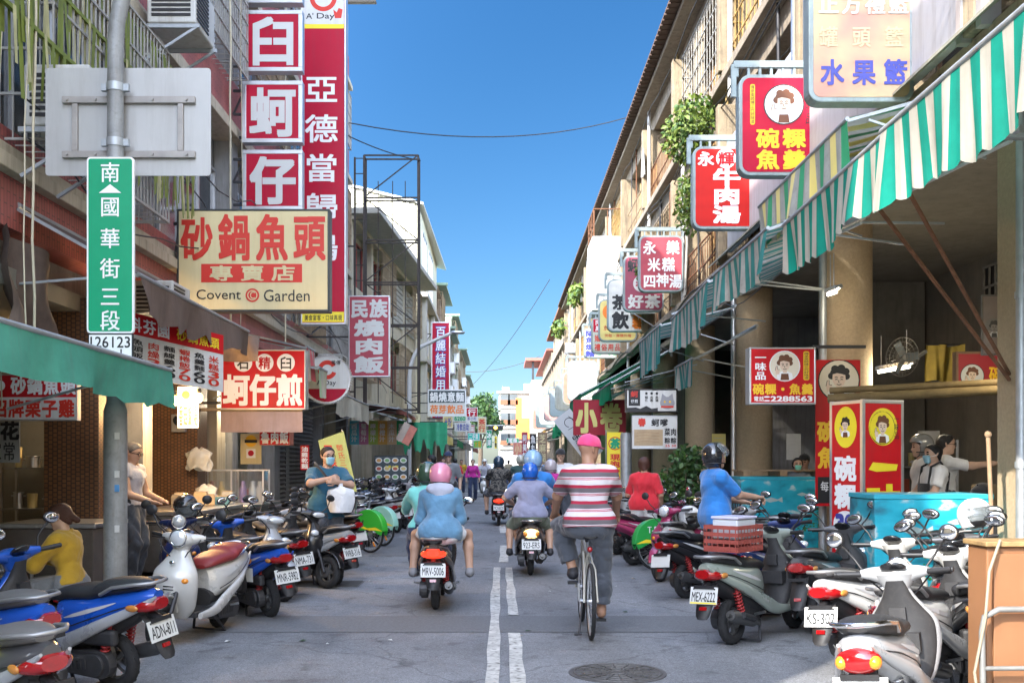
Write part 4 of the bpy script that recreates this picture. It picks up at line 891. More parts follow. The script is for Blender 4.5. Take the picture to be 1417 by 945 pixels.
O = -Vector((w*.45, 0, 0)); mb = MB(); mb.prism([(0, 0), (w, 0), (w, h*1.02), (0, h*.86)], O, (1, 0, 0), W, (0, -1, 0), .008); mb.build('cloth', M('flag_green', (.45, .5, .17), .7, var=.1), t)
mb = MB(); mb.cyl((w*.57, .01, -.6), (w*.57-.22*h*1.1-.02, .01, h*1.05), .012, 8); mb.build('pole', steel, t)
b = Board(O+Vector((0, -.008, 0)), (1, 0, 0), W, (0, -1, 0), w, h); b.text('民族燒肉', .14, .2, .5, .98, letred, .03, v=True); b.text('鄧氏三代本店', .6, .2, .85, .95, letred, .0, v=True); b.done(t)
t = thing('fruit_juice_banner', 'rainbow striped fruit juice banner with white writing under the far left awning', 'banner', tuple(at(523, 615, 29)))
w, h = 78*29/F, 33*29/F
mb = MB(); cs = [M('stripe_'+n_, c_, .6) for n_, c_ in (('sky', (.1, .5, .65)), ('pink', (.6, .2, .4)), ('lime', (.42, .6, .12)), ('amber', (.75, .42, .1)), ('peach', (.7, .5, .3)), ('leaf', (.03, .4, .14)))]
for i in range(6): mb.m = i; mb.bx(-w/2+w*i/6, -w/2+w*(i+1)/6, -.01, .01, 0, h)
mb.build('cloth', cs, t); b = Board((-w/2, -.011, 0), (1, 0, 0), (0, 0, 1), (0, -1, 0), w, h)
for i, tx in enumerate(('西瓜汁', '葡萄汁', '檸檬汁', '柳橙汁', '木瓜汁', '果汁')): b.text(tx, .03+i*.166, .1, .13+i*.166, .9, wht, .03, v=True)
b.done(t)
b = sign('picture_menu', 'dark picture menu board of dishes standing behind the parked scooters', (518, 630, 565, 668), 26, M('menu_dark', (.05, .07, .08), .5), darkm, .08, fw=.02, cat='menu board')
dish = [M('dish_'+str(i), c_, .5) for i, c_ in enumerate(((.7, .7, .66), (.6, .3, .08), (.45, .1, .06), (.2, .4, .15), (.65, .5, .2)))]
for i in range(4):
    for j in range(3): b.poly(disc(.14+i*.24, .18+j*.3, .1, 16, .1), dish[0], .004); b.poly(disc(.14+i*.24, .18+j*.3, .07, 14, .06), dish[1+(i*2+j) % 4], .006)
b.text('人氣小吃', .3, .36, .72, .46, yel2, .03, .008); b.done(b.T)
t = thing('hanging_box_sign', 'small tilted beige and pink box sign hung before the green tarpaulin', 'sign', tuple(at(556, 612, 27)), 0)
mb = MB(); mb.T = Matrix.Rotation(R(28), 4, 'Y'); mb.bx(-.18, .0, -.1, .1, 0, .52); mb.build('side', M('box_beige', (.5, .42, .35), .7, var=.1), t); mb = MB(); mb.T = Matrix.Rotation(R(28), 4, 'Y'); mb.bx(.003, .2, -.1, .1, 0, .52); mb.build('front', M('salmon'), t)
mb = MB(); mb.bar((.15, 0, .45), (.15, 0, 1.0), .02); mb.build('hanger', darkm, t)
for i, (px, Y, tx, m1, m2) in enumerate((((722, 598, 730, 652), 34, '阿美飯桌', pinkred, wht), ((733, 600, 742, 640), 33.5, '魚丸湯', blk, wht), ((744, 598, 757, 642), 33, '芝麻糊', M('brown_board', (.3, .2, .13), .6), cream), ((768, 645, 782, 676), 30, '滷', signwhite, letred))):
    b = sign('stall_board', ('pink upright board at the shaded far right stall', 'black upright board with white squares at the far right stall', 'brown upright board with cream characters at the far right stall', 'white board with red ring standing by the pedestrian')[i], px, Y, m1, m1, .05, fw=.01, cat='sign'); b.text(tx, .15, .05, .85, .95, m2, .03, v=b.h > b.w*1.2); b.done(b.T)
# ---------------------------------------------------------------- awnings
def awning(name, label, side, xw, zw, xf, zf, y0, y1, drop, mats, stripe=.22, sag=.03, scal=.03, group=None, ends=True, ragged=0., under=None, arms=True, seed=1, zslope=0.):
    """sloped cloth from the wall (xw, zw) to the street edge (xf, zf) with a hanging scalloped valance"""
    q = random.Random(seed); t = thing(name, label, 'awning', ((xf+xw)/2, (y0+y1)/2, zf), 0, group)
    ox, oy, oz = (xf+xw)/2, (y0+y1)/2, zf
    n = max(4, int((y1-y0)/(stripe/3))) ; n -= n % 3
    mi = (lambda i, j: (i//3) % len(mats)) if len(mats) > 1 else None
    zs = lambda v: zslope*v
    mb = MB(); mb.sheet(lambda u, v: (xw+(xf-xw)*v-ox, y0+(y1-y0)*u-oy, zw+(zf-zw)*v-oz-sag*math.sin(v*math.pi)*(1+.5*math.sin(u*9)+.35*math.sin(u*31+v*4))+zs(u)), n, 6, mi)
    mb.build('canopy', mats, t)
    mb = MB(); ph = q.random()*6
    def val(u, v):
        y = y0+(y1-y0)*u; wob = math.sin(y*5.3+ph)*.5+math.sin(y*11.7+ph*2)*.3+math.sin(y*2.1)*.5
        dz = drop*v*(1+.05*math.sin(y*3.1+ph))+ (scal*abs(math.sin(u*n/3*math.pi/2)) if v > .99 else 0)+(ragged*abs(math.sin(y*17+ph)*math.sin(y*41)) if v > .99 else 0)
        return (xf-ox+math.copysign(.006, xf)*-1+wob*.07*v+.012*v*math.sin(y*31+ph), y-oy+wob*.012*v, zf-oz-dz+zs(u))
    mb.sheet(val, n, 5, mi); mb.build('valance', mats, t)
    mb = MB(); mb.cyl((xf-ox, y0-oy, zf-oz-.01), (xf-ox, y1-oy, zf-oz-.01+zslope), .022, 8); mb.cyl((xw-ox, y0-oy, zw-oz), (xw-ox, y1-oy, zw-oz+zslope), .03, 8)
    if arms:
        k = max(2, int((y1-y0)/2)+1)
        for i in range(k):
            y = y0+(y1-y0)*i/(k-1)-oy; mb.bar((xf-ox, y, zf-oz-.03), (xw-ox, y, zw-oz-.04), .03)
            mb.bar((xf-ox+(xw-xf)*.15, y, zf-oz-.02), (xw-ox, y, zw-oz-.75), .022)
    mb.build('frame', galv, t)
    return t
G = 'striped awnings along the arcade'
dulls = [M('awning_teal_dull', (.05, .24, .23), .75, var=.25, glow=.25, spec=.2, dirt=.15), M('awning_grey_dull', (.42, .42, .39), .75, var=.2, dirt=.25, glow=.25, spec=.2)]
awning('striped_awning', 'bright teal and white striped awning nearest on the right', 1, 4.55, 4.75, 2.88, 4.06, 4.0, 7.75, .6, [teal, awhite], .13, group=G, scal=.04, seed=3)
awning('striped_awning', 'teal and white striped awning sagging lower beside the nearest one', 1, 4.55, 4.75, 2.9, 4.04, 7.78, 10.5, .52, [teal, awhite], .12, group=G, scal=.04, seed=5, zslope=-.05)
awning('striped_awning', 'green, grey and yellow striped awning behind the bright teal one', 1, 4.55, 5.15, 3.25, 4.78, 9.6, 12.9, .55, [M('awning_green2', (.03, .3, .13), .7), dulls[1], signyel, dulls[1]], .16, group=G, seed=7)
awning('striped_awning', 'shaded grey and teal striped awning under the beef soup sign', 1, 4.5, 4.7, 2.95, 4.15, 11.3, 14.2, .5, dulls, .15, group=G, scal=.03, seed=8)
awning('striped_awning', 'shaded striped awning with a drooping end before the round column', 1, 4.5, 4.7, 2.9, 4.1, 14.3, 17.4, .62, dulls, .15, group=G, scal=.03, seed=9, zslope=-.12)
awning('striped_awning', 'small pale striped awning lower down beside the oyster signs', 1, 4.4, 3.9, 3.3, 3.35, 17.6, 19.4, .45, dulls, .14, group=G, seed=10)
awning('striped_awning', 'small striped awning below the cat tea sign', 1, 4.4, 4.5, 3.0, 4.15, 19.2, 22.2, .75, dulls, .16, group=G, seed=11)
G = 'green awnings further down the arcade'
awning('green_awning', 'green cloth awning with teal flap above the squid banner', 1, 4.6, 4.6, 2.6, 3.45, 24, 29, .4, [agreen], group=G, seed=12)
awning('green_awning', 'bright green awning jutting out furthest, left of the squid banner', 1, 4.6, 4.8, 2.3, 3.55, 29.4, 34, .45, [agreen], group=G, seed=13)
for i, y in enumerate((35, 42, 50, 59, 69, 80)):
    awning('green_awning', ('green awning behind the tilted white banner', 'faded green awning past the grey lightbox', 'orange awning among the far green ones', 'green awning over the far right stalls', 'pale green awning near the crossing', 'last green awning before the crossing')[i], 1, 4.6, 4.2, 2.2+.25*(i % 2), 3.2, y, y+6.2, .5, [agreen if i != 2 else M('awning_orange', (.7, .4, .08), .7, var=.15)], group=G, seed=20+i)
awning('teal_awning', 'sun faded teal awning low over the near left stall', -1, -4.6, 2.8, -3.08, 2.44, 5.2, 9.55, .32, [M('awning_sea_green', (.11, .44, .33), .75, glow=.3, spec=.2, bump=.3, bscale=5, var=.25, scale=2.5, streak=(.15, .3, .26, .5))], .5, ragged=.09, scal=.0, seed=31, zslope=-.02)
t = awning('brown_awning', 'dark brown tarpaulin awning with frayed edge over the menu banner', -1, -4.6, 4.0, -3.45, 3.35, 9.75, 14.0, .32, [tarpbrown], .5, ragged=.12, scal=0, seed=32)
mb = MB(); mb.sheet(lambda u, v: (-4.55+.12*math.sin(u*7+v*3), 9.3+.9*u*1+.1*math.sin(v*8), 2.75+1.0*v-.2*u), 12, 8); single(mb, 'tarpaulin', tarpbrown, 'crumpled brown tarpaulin curtain above the teal awning', 'tarpaulin')
mb = MB(); mb.sheet(lambda u, v: (-4.4+1.05*u, 14.2+.08*math.sin(u*11+v*2), 2.95+.35*v), 12, 4); single(mb, 'tarpaulin', tarpbrown, 'short brown tarpaulin strip below the cream sign', 'tarpaulin')
awning('pink_awning', 'small pink and white striped awning beside the oyster sign', -1, -4.5, 3.7, -3.0, 3.35, 15.8, 16.5, .5, [M('awn_pink', (.6, .12, .14), .7), awhite], .1, seed=33)
awning('green_white_awning', 'small pale green striped awning over the round sign', -1, -4.5, 3.3, -2.85, 3.05, 16.0, 17.3, .45, [M('awn_pale_green', (.35, .48, .3), .7), awhite], .1, seed=34)
t = thing('fold_valance', 'pinkish cloth valance hanging under the oyster sign', 'valance', tuple(at(362, 598, 15.4)))
w = 113*15.4/F; mb = MB(); mb.sheet(lambda u, v: (-w/2+w*u, .03*math.sin(u*9)*v, .33-.33*v), 16, 4); mb.build('cloth', M('valance_mauve', (.38, .28, .27), .75, var=.12, streak=(.25, .17, .13, .5)), t)
mb = MB(); mb.cyl((-w/2, 0, .34), (w/2, 0, .34), .03, 8); mb.bar((-w/2, 0, .34), (-w/2-.5, 0, .34), .05); mb.build('pole', rustbar, t)
awning('cream_awning', 'cream vinyl awning with a curved front beyond the round sign', -1, -4.6, 3.3, -3.1, 2.9, 19.5, 24, .42, [M('awn_cream', (.55, .52, .42), .6, var=.15, streak=(.3, .25, .18, .5))], .6, seed=36)
awning('rusty_awning', 'rusty red sheet awning above the fruit juice banner', -1, -4.6, 3.25, -2.6, 2.95, 26, 31, .12, [M('awn_maroon', (.25, .06, .05), .6, var=.2)], .6, seed=37)
for i, (y0, y1, m_, lab) in enumerate(((33, 39, awhite, 'pale sheet awning behind the green tarpaulin'), (40, 47, signyel, 'yellow awning beyond the noodle sign'), (49, 57, agreen, 'green awning far down the left side'), (58, 68, awhite, 'white awning near the far left end'), (70, 84, M('awn_maroon'), 'maroon awning at the far left end'))):
    awning('shop_awning', lab, -1, -4.0, 3.2, -2.3+.1*i, 2.7, y0, y1, .35, [m_], .8, group='awnings on the left side further down', seed=40+i)
mb = MB(); q = random.Random(4)
mb.sheet(lambda u, v: (-2.9+1.3*u, 30.5+.1*math.sin(u*14), 2.75-(.75+.18*math.sin(u*23)+.1*math.sin(u*51))*v), 40, 4)
single(mb, 'green_tarpaulin', M('tarp_green', (.05, .38, .2), .6, var=.2), 'ragged bright green tarpaulin hanging beyond the fruit juice banner', 'tarpaulin')
# rusty diagonal props of the near awning, tube lights under it
for a, b_, lab in (((2.95, 7.6, 3.7), (4.62, 9.3, 2.35), 'rusty iron prop slanting from the near awning to the corner column'), ((3.0, 8.2, 3.62), (4.62, 9.3, 2.3), 'thin rusty prop beside the first one under the near awning')):
    mb = MB(); mb.bar(a, b_, .024); single(mb, 'awning_prop', rust, lab, 'prop')
mb = MB(); mb.cyl((4.6, 9.05, .12), (4.6, 9.05, 4.9), .045, 14)
for z in (1.5, 3., 4.4): mb.cyl((4.6, 9.05, z), (4.6, 9.05, z+.06), .055, 14)
single(mb, 'steel_pipe', galv, 'grey steel downpipe at the corner of the near column', 'pipe')
mb = MB(); mb.cyl((4.5, 14.3, .12), (4.5, 14.3, 4.9), .05, 12); single(mb, 'steel_pipe', galv, 'grey downpipe beside the round column with the poster', 'pipe')
mb = MB(); mb.cyl((4.5, 19.8, .12), (4.5, 19.8, 4.9), .05, 12); single(mb, 'steel_pipe', alu, 'pale downpipe beside the plain round column', 'pipe')
tube_e = M('lamp_glow', (.9, .9, .85), .4, emit=(1, .93, .75), es=6)
for i, (p, L_, on, lab) in enumerate((((3.6, 7.2, 4.1), 1.4, 0, 'unlit tube light in a long grey channel under the near awning'), ((3.9, 8.8, 4.1), 1.6, 0, 'second unlit tube light channel nearer the column'), ((3.4, 10.6, 3.9), 1.4, 0, 'grey light channel under the sagging striped awning'), ((4.4, 13.6, 3.82), .3, 1, 'small lit spot lamp by the round column'), ((5.6, 11.0, 2.9), .9, 1, 'lit tube lamp hanging before the dim inner sign'), ((5.6, 14.6, 2.9), .9, 1, 'lit tube lamp below the yellow cloth banner'))):
    t = thing('tube_lamp', lab, 'lamp', p, R(8), 'lamps over the right stalls')
    mb = MB(); mb.bx(-.04, .04, -L_/2, L_/2, .0, .06); mb.cyl((.0, -L_/2-.1, .03), (0, -L_/2, .03), .03, 8); mb.bar((0, L_/2-.1, .06), (0, L_/2-.1, .5), .012); mb.bar((0, -L_/2+.1, .06), (0, -L_/2+.1, .5), .012); mb.build('channel', alu, t, bev=.006)
    mb = MB(); mb.cyl((0, -L_/2+.03, -.025), (0, L_/2-.03, -.025), .018, 10); mb.build('tube', tube_e if on else white, t)
    if on:
        ld = bpy.data.lights.new('tube_light', 'POINT'); ld.energy = 11 if L_ > .5 else 4; ld.color = (1, .86, .62); ld.shadow_soft_size = .15; lo_ = bpy.data.objects.new('tube_light', ld); COL.objects.link(lo_); lo_.parent = t; lo_.location = (0, 0, -.12)
# lattice tower
t = thing('lattice_tower', 'tall rusty steel lattice frame for a missing sign on the left', 'sign frame', (-3.0, 28.2, 0))
mb = MB(); X0, X1, ZT = -.74, .74, 9.95; sw = .055
for x in (X0, X1):
    for y in (-.18, .18): mb.bar((x, y, 2.9), (x, y, ZT), sw)
for z in np.linspace(3.0, ZT, 7):
    for y in (-.18, .18): mb.bar((X0, y, z), (X1, y, z), .04)
    for x in (X0, X1): mb.bar((x, -.18, z), (x, .18, z), .03)
zz = list(np.linspace(3.0, ZT, 7))
for i in range(6): a, b_ = (X0, X1) if i % 2 else (X1, X0); mb.bar((a, -.2, zz[i]), (b_, -.2, zz[i+1]), .03)
for x in (-.4, 0, .35): mb.bar((x, .2, 3.2), (x, .2, ZT-.6), .022)
for z in np.arange(3.2, ZT, .42): mb.bar((X0-.28, 0, z), (X0, 0, z), .022)
mb.bar((X0-.28, 0, 2.9), (X0-.28, 0, ZT), .05)
for z in (3.5, 5.5, 7.5): mb.bar((X0-.28, 0, z), (-1.6, 0, z), .04)
mb.build('frame', M('tower_steel', (.06, .05, .045), .7, .3, var=.3), t)
# street lamp
t = thing('street_lamp', 'white street lamp with a curved arm on the left', 'street lamp', (-2.95, 33, 0))
mb = MB(); pts = [(0, 0, 0), (0, 0, 4.2)]+[(.0+1.05*(1-math.cos(R(a)))*.55, 0, 4.2+1.15*math.sin(R(a))) for a in range(8, 80, 9)]+[(1.35, 0, 5.72)]
mb.tube(pts, [.075]*2+[.065]*8+[.05], 12); mb.build('pole', white, t)
mb = MB(); mb.ell((1.55, 0, 5.74), (.26, .1, .06), 14); mb.build('lamp_head', alu, t)
# street name pole with signs
t = thing('street_sign_pole', 'grey galvanised pole bending over at the top with the back of a traffic sign', 'sign pole', (-3.36, 8.93, 0))
mb = MB(); mb.tube([(0, 0, 0), (0, 0, 2.0), (0, 0, 2.08), (0, 0, 5.2), (.015, 0, 5.4), (.06, 0, 5.6), (.14, 0, 5.8), (.26, 0, 6.0), (.6, 0, 6.35)], [.1, .1, .075, .068, .068, .068, .068, .068, .066], 20); mb.build('pole', M('pole_grey', (.3, .31, .31), .6, .3, var=.25, scale=7, streak=(.14, .11, .08, .6), dirt=.3), t)
mb = MB(); mb.prism(rrect(-.66, 4.08, .8, 5.03, .03), (0, .12, 0), (1, 0, 0), (0, 0, 1), (0, -1, 0), .01); mb.build('sign_back', M('sign_back_grey', (.43, .43, .42), .5, .3, var=.08, scale=2, streak=(.3, .28, .26, .5)), t)
mb = MB(); chm = M('channel_bar', (.33, .31, .29), .5, .4, var=.2)
for z in (4.74, 4.26): mb.bx(-.5, .67, .07, .109, z-.03, z+.03)
for x in (-.39, .54): mb.bx(x-.025, x+.025, .075, .109, 4.292, 4.708)
for z in (4.74, 4.26):
    for x in (-.45, -.2, .3, .6): mb.cyl((x, .07, z), (x, .055, z), .012, 8)
mb.build('sign_rail', chm, t, bev=.004)
mb = MB()
for z in (4.78, 4.3): mb.cyl((0, 0, z), (0, 0, z+.07), .078, 18); mb.bx(-.12, .12, -.02, .02, z+.005, z+.065)
mb.build('clamp', galv, t)
for z, m_ in ((1.75, signwhite), (1.42, signwhite), (1.3, M('sticker_blue', (.1, .3, .6), .5)), (.95, signwhite)):
    mb = MB(); mb.bx(.03, .07, -.102, -.096, z, z+.06); o = mb.build('sticker', m_, t)
t2 = thing('street_name_sign', 'upright green street name sign with white characters on the grey pole', 'street sign', (-3.35, 8.8, 2.36))
w, h = 65*8.8/F, 243*8.8/F; z0 = .3
mb = MB(); mb.prism(rrect(-w/2, z0, w/2, z0+h, .03), (0, .015, 0), (1, 0, 0), (0, 0, 1), (0, -1, 0), .03); mb.build('plate', wht, t2)
mb = MB(); mb.prism(rrect(-w/2+.015, z0+.015, w/2-.015, z0+h-.015, .02), (0, -.0155, 0), (1, 0, 0), (0, 0, 1), (0, -1, 0), .002); mb.build('face', roadgreen, t2)
b = Board((-w/2, -.018, z0), (1, 0, 0), (0, 0, 1), (0, -1, 0), w, h); b.poly([(.5, .155), (.74, .205), (.26, .205)], wht)
for i, ch in enumerate('南國華街三段'): y = (.03, .225, .405, .575, .735, .87)[i]; b.char(ch, .29, y, .71, y+.115, wht, .012, .003)
b.done(t2)
hh = 50*8.8/F
mb = MB(); mb.bx(-w/2+.01, w/2-.01, -.012, .012, z0-hh, z0-.004); mb.build('number_plate', M('letter_black'), t2); mb = MB(); mb.bx(-w/2+.02, w/2-.02, -.014, -.0125, z0-hh+.01, z0-.014); mb.build('number_face', wht, t2)
b = Board((-w/2, -.0145, z0-hh), (1, 0, 0), (0, 0, 1), (0, -1, 0), w, hh)
for tx, x, y in (('126', .08, .1), ('123', .54, .1), ('126', .08, .62), ('183', .54, .62)): b.text(tx, x, y, x+.38, y+.3, blk, .012, .002)
for x in (.27, .73): b.line([(x, .44), (x, .58)], .03, blk, .002)
b.done(t2)
# wires over the street
for i, (a, c, s, lab) in enumerate((((-4.0, 27, 10.5), (4.2, 34, 13.0), .5, 'black cable slung across the sky between the roofs'), ((-4.0, 26, 9.9), (-2.2, 28, 9.8), .08, 'short cable running to the lattice tower'), ((-4, 120, 10), (4.4, 92, 18), .8, 'thin far cable rising to the right roof'), ((-4, 118, 12), (4.4, 115, 13.5), .5, 'thin far cable across the end of the street'))):
    mb = MB(); pts = [Vector(a).lerp(Vector(c), u)+Vector((0, 0, -4*s*u*(1-u))) for u in np.linspace(0, 1, 14)]
    mb.tube(pts, .016 if i < 2 else .03, 6); single(mb, 'cable', black, lab, 'cable')
# traffic light
t = thing('traffic_light', 'amber traffic light on an arm over the far crossing', 'traffic light', (-3.0, 88, 0))
mb = MB(); mb.cyl((0, 0, 0), (0, 0, 5.2), .09, 10); mb.bar((0, 0, 4.75), (3.2, 0, 4.75), .08); mb.build('pole', alu, t)
mb = MB(); mb.bx(1.9, 3.2, -.12, .12, 4.35, 4.72); mb.build('housing', black, t, bev=.03)
mb = MB(); mb.cyl((2.55, -.121, 4.54), (2.55, -.14, 4.54), .14, 18); mb.build('lamp', M('amber_glow', (.9, .5, .05), .4, emit=(1, .5, .05), es=3), t)
# ---------------------------------------------------------------- scooters and bicycles
def spl(rows, k=4):                  # smooth the table of sections
    A = np.array(rows, float); n = len(A); out = []
    for i in range(n-1):
        p0, p1, p2, p3 = A[max(i-1, 0)], A[i], A[i+1], A[min(i+2, n-1)]
        for j in range(k):
            t = j/k; out.append(.5*((2*p1)+(-p0+p2)*t+(2*p0-5*p1+4*p2-p3)*t*t+(-p0+3*p1-3*p2+p3)*t**3))
    out.append(A[-1]); return out
def sup(a, b, e, n):
    o = []
    for i in range(n):
        t = 2*math.pi*i/n; c, s_ = math.cos(t), math.sin(t); o.append((a*math.copysign(abs(c)**(2/e), c), b*math.copysign(abs(s_)**(2/e), s_)))
    return o
def loft_x(mb, rows, n=22, k=4):     # rows: x, z, half width, half height, exponent
    rows = spl(rows, k); mb.loft([[(r[0], y, r[1]+z) for y, z in sup(max(r[2], .003), max(r[3], .003), r[4], n)] for r in rows]); return mb
def loft_z(mb, rows, n=24, k=4):     # rows: z, x, half length, half width, exponent
    rows = spl(rows, k); mb.loft([[(r[1]+x, y, r[0]) for x, y in sup(max(r[2], .003), max(r[3], .003), r[4], n)] for r in rows]); return mb
def paint(name, col, coat=.6, rough=.3, metal=.15): return M(name, col, rough, metal, coat=coat, var=.05, scale=3, dirt=.06)
P_ = {k: paint('paint_'+k, c) for k, c in dict(blue=(.012, .09, .48), navy=(.015, .03, .12), white=(.58, .57, .54), silver=(.38, .39, .4), black=(.014, .014, .016), darkgrey=(.07, .07, .075), brown=(.055, .04, .03), greygreen=(.27, .31, .27), magenta=(.32, .03, .1), red=(.5, .02, .03), teal=(.05, .4, .36), wine=(.2, .03, .045), champagne=(.4, .36, .3), lilac=(.35, .32, .42)).items()}
seatm = M('seat_vinyl', (.022, .022, .024), .5, var=.15, bump=.15, bscale=120); seatred = M('seat_vinyl_red', (.24, .025, .025), .45, bump=.1, bscale=120); seatgrey = M('seat_vinyl_grey', (.12, .115, .11), .55, bump=.1)
eng = M('engine_grey', (.09, .09, .095), .5, .6, var=.3, scale=10, dirt=.3); lensr = M('tail_lens', (.32, .006, .008), .1, coat=1, var=.25, scale=30); lensa = M('amber_lens', (.75, .26, .02), .15, coat=.6); lensw = M('lamp_lens', (.75, .78, .8), .06, .3, coat=1)
lensr_on = M('tail_lens_lit', (.6, .01, .01), .2, emit=(1, .03, .01), es=.7); lensw_on = M('tail_lamp_lit', (.9, .7, .3), .2, emit=(1, .6, .2), es=.7)
mirrorm = M('mirror_glass', (.85, .87, .9), .03, 1); springm = M('spring_red', (.35, .03, .03), .4); chrome = M('chrome', (.75, .76, .78), .1, 1); plate_m = M('plate_white', (.6, .61, .59), .4, dirt=.05)
inner = M('inner_plastic', (.03, .03, .032), .6, var=.25, scale=9, dirt=.2)
def wheel(par, x, r=.22, rw=.048, name='wheel', rim=None):
    mb = MB(); mb.torus((0, 0, 0), (0, 1, 0), r-rw, rw, 36, 10)
    for i in range(36):
        a = i*math.pi/18; mb.box((math.cos(a)*(r-.007), (.012 if i % 2 else -.012), math.sin(a)*(r-.007)), (.02, .022, .012), rot=Matrix.Rotation(-a+math.pi/2, 3, 'Y'))
    w = mb.build(name, rubber, par, loc=(x, 0, r))
    mb = MB(); mb.torus((0, 0, 0), (0, 1, 0), r-2*rw+.004, .016, 30, 8); mb.cyl((0, -.05, 0), (0, .05, 0), .035, 14)
    for i in range(5): a = 2*math.pi*i/5; mb.bar((0, 0, 0), (math.cos(a)*(r-2*rw), 0, math.sin(a)*(r-2*rw)), .035, .03)
    mb.cyl((0, -.055, 0), (0, -.048, 0), .07, 18); mb.build('rim', rim or M('rim_grey', (.2, .2, .2), .4, .7, dirt=.2), w)
    return w
def make_scooter(style, loc=(0, 0, -50)):
    T = thing('motor_scooter', 'motor scooter', 'scooter', loc, 0, 'parked scooters')
    rt = style == 'retro'; g = .025 if rt else 0; e0 = 2.0 if rt else 2.5
    mb = MB(); loft_x(mb, [(.47, .5, .08, .17, e0), (.4, .52, .14+g, .2, e0), (.24, .55, .175+g, .19, e0), (.02, .6+(-.02 if rt else 0), .18+g, .15+g, e0), (-.2, .67-g, .15+g, .11+g, e0-.2), (-.37, .72-g, .1+g, .075+g, 2.1), (-.46, .745-g, .05+g, .04+g*.6, 2)]); mb.build('body', P_['blue'], T)
    mb = MB()
    for s in (-1, 1):                # side strip sweeping from the floor to the tail
        rows = spl([(.9, .27, .03, .02), (.62, .28, .05, .025), (.42, .34, .075, .03), (.2, .43, .06, .03), (-.1, .56, .045, .028), (-.38, .68, .03, .02), (-.5, .75, .01, .01)], 4)
        yw = lambda x: (.17+g)*(1 if x > 0 else max(.35, 1+x*1.25))+.012
        mb.loft([[(r[0]+u*.0, s*(yw(r[0]))+v, r[1]+u) for u, v in sup(r[2], r[3], 2.2, 14)] for r in rows])
    mb.build('side_panel', P_['silver'], T)
    mb = MB(); loft_x(mb, [(.5, .36, .12, .1, 2.5), (.3, .4, .13, .12, 2.5), (0, .5, .12, .1, 2.5), (-.25, .6, .09, .07, 2.5), (-.36, .64, .07, .04, 2.5)], 14, 3); mb.build('under_tray', inner, T)
    for s in (-1, 1):                # dark seam and decal along the flank
        mb = MB(); ln = spl([(.4, .5), (.2, .56), (0, .625), (-.2, .69), (-.4, .735)], 4); yb = lambda x: np.interp(x, [-.46, -.37, -.2, .02, .24, .4], [.05+g, .1+g, .15+g, .18+g, .175+g, .14+g])
        mb.tube([(x, s*(yb(x)+.001), z-.03) for x, z in ln], .005, 5); mb.build('seam', black, T)
        mb = MB(); mb.loft([[(x+u_, s*(yb(x)+.004), z+.025+w_*wd_) for u_, w_ in ((0, -1), (.004, 1))] for x, z, wd_ in ((.3, .55, .002), (.2, .575, .012), (.05, .615, .016), (-.1, .655, .009), (-.2, .685, .002))], cap=False, smooth=False); mb.build('decal', M('decal_grey', (.5, .5, .5), .4), T)
        mb = MB(); mb.tube([(.18, s*.15, .27), (.16, s*.27, .3)], .013, 8); mb.build('foot_peg', steel, T)
    mb = MB()
    for s in (-1, 1): mb.tube([(.9, s*.17, 1.0), (1.02, s*.2, .97), (1.06, s*.12, .88), (1.0, s*.05, .8)], .006, 6)
    mb.build('cable', black, T)
    mb = MB(); mb.tube([(-.25, 0, .58), (-.4, 0, .6), (-.46, 0, .57)], .03, 8); mb.bx(-.475, -.455, -.1, .1, .56, .59); mb.build('plate_lamp', black, T)
    mb = MB(); q = 1.08 if rt else 1
    loft_x(mb, [(.52, .68, .05, .02, 2.3), (.46, .715, .12*q, .045, 2.4), (.25, .745, .15*q, .058, 2.5), (.06, .755, .155*q, .058, 2.5), (-.02, .785, .155*q, .066, 2.5), (-.2, .81, .14*q, .058, 2.4), (-.34, .818, .1*q, .04, 2.3), (-.4, .812, .05, .02, 2.2)]); mb.build('seat', seatm, T)
    mb = MB(); mb.bx(.44, .95, -.18, .18, .255, .3); [mb.bx(.47+i*.06, .5+i*.06, -.14, .14, .301, .307) for i in range(7)]; mb.build('floorboard', inner, T, bev=.02)
    ap = [(.24, .93, .05, .1, 2.4), (.34, .97, .08, .15+g, 2.2), (.48, 1.02, .12, .19+g, 1.9), (.6, 1.04, .13, .2+g, 1.8), (.69, 1.035, .12, .185+g, 1.8), (.77, 1.0, .085, .13+g, 1.9), (.85, .965, .06, .075+g, 2), (.95, .93, .045, .06, 2)]
    mb = MB(); loft_z(mb, ap); mb.build('leg_shield', P_['blue'], T)
    mb = MB(); loft_z(mb, [(z, x-.045, hx*.9, hy*.9, e) for z, x, hx, hy, e in ap]); mb.bx(.82, .92, -.12, .12, .5, .62); mb.bx(.85, .91, -.05, .05, .68, .78); mb.build('inner_shield', inner, T)
    mb = MB(); rg = []
    for a in range(15, 171, 12):
        c, s_ = math.cos(R(a)), math.sin(R(a)); rr = .255+.02*math.sin(R(a)); rg.append([(1.28+c*(rr+v), u, .22+s_*(rr+v)) for u, v in sup(.07*(.55+.45*math.sin(R(a))), .018, 2.6, 12)])
    mb.loft(rg); mb.build('front_fender', P_['blue'], T)
    mb = MB()
    for s in (-1, 1): mb.tube([(1.28, s*.072, .22), (1.2, s*.072, .4), (1.06, s*.06, .62)], .022, 10)
    mb.cyl((1.28, -.09, .22), (1.28, .09, .22), .014, 8); mb.build('fork', darkm, T)
    wheel(T, 1.28); wheel(T, 0)
    mb = MB(); mb.ell((.96 if rt else .985, 0, .985), (.105 if rt else .085, .135 if rt else .12, .075 if rt else .06), 18)
    loft_z(mb, [(.86, .95, .05, .06, 2), (.93, .945, .07, .1, 2), (.99, .93, .08, .14, 2)], 16, 3)
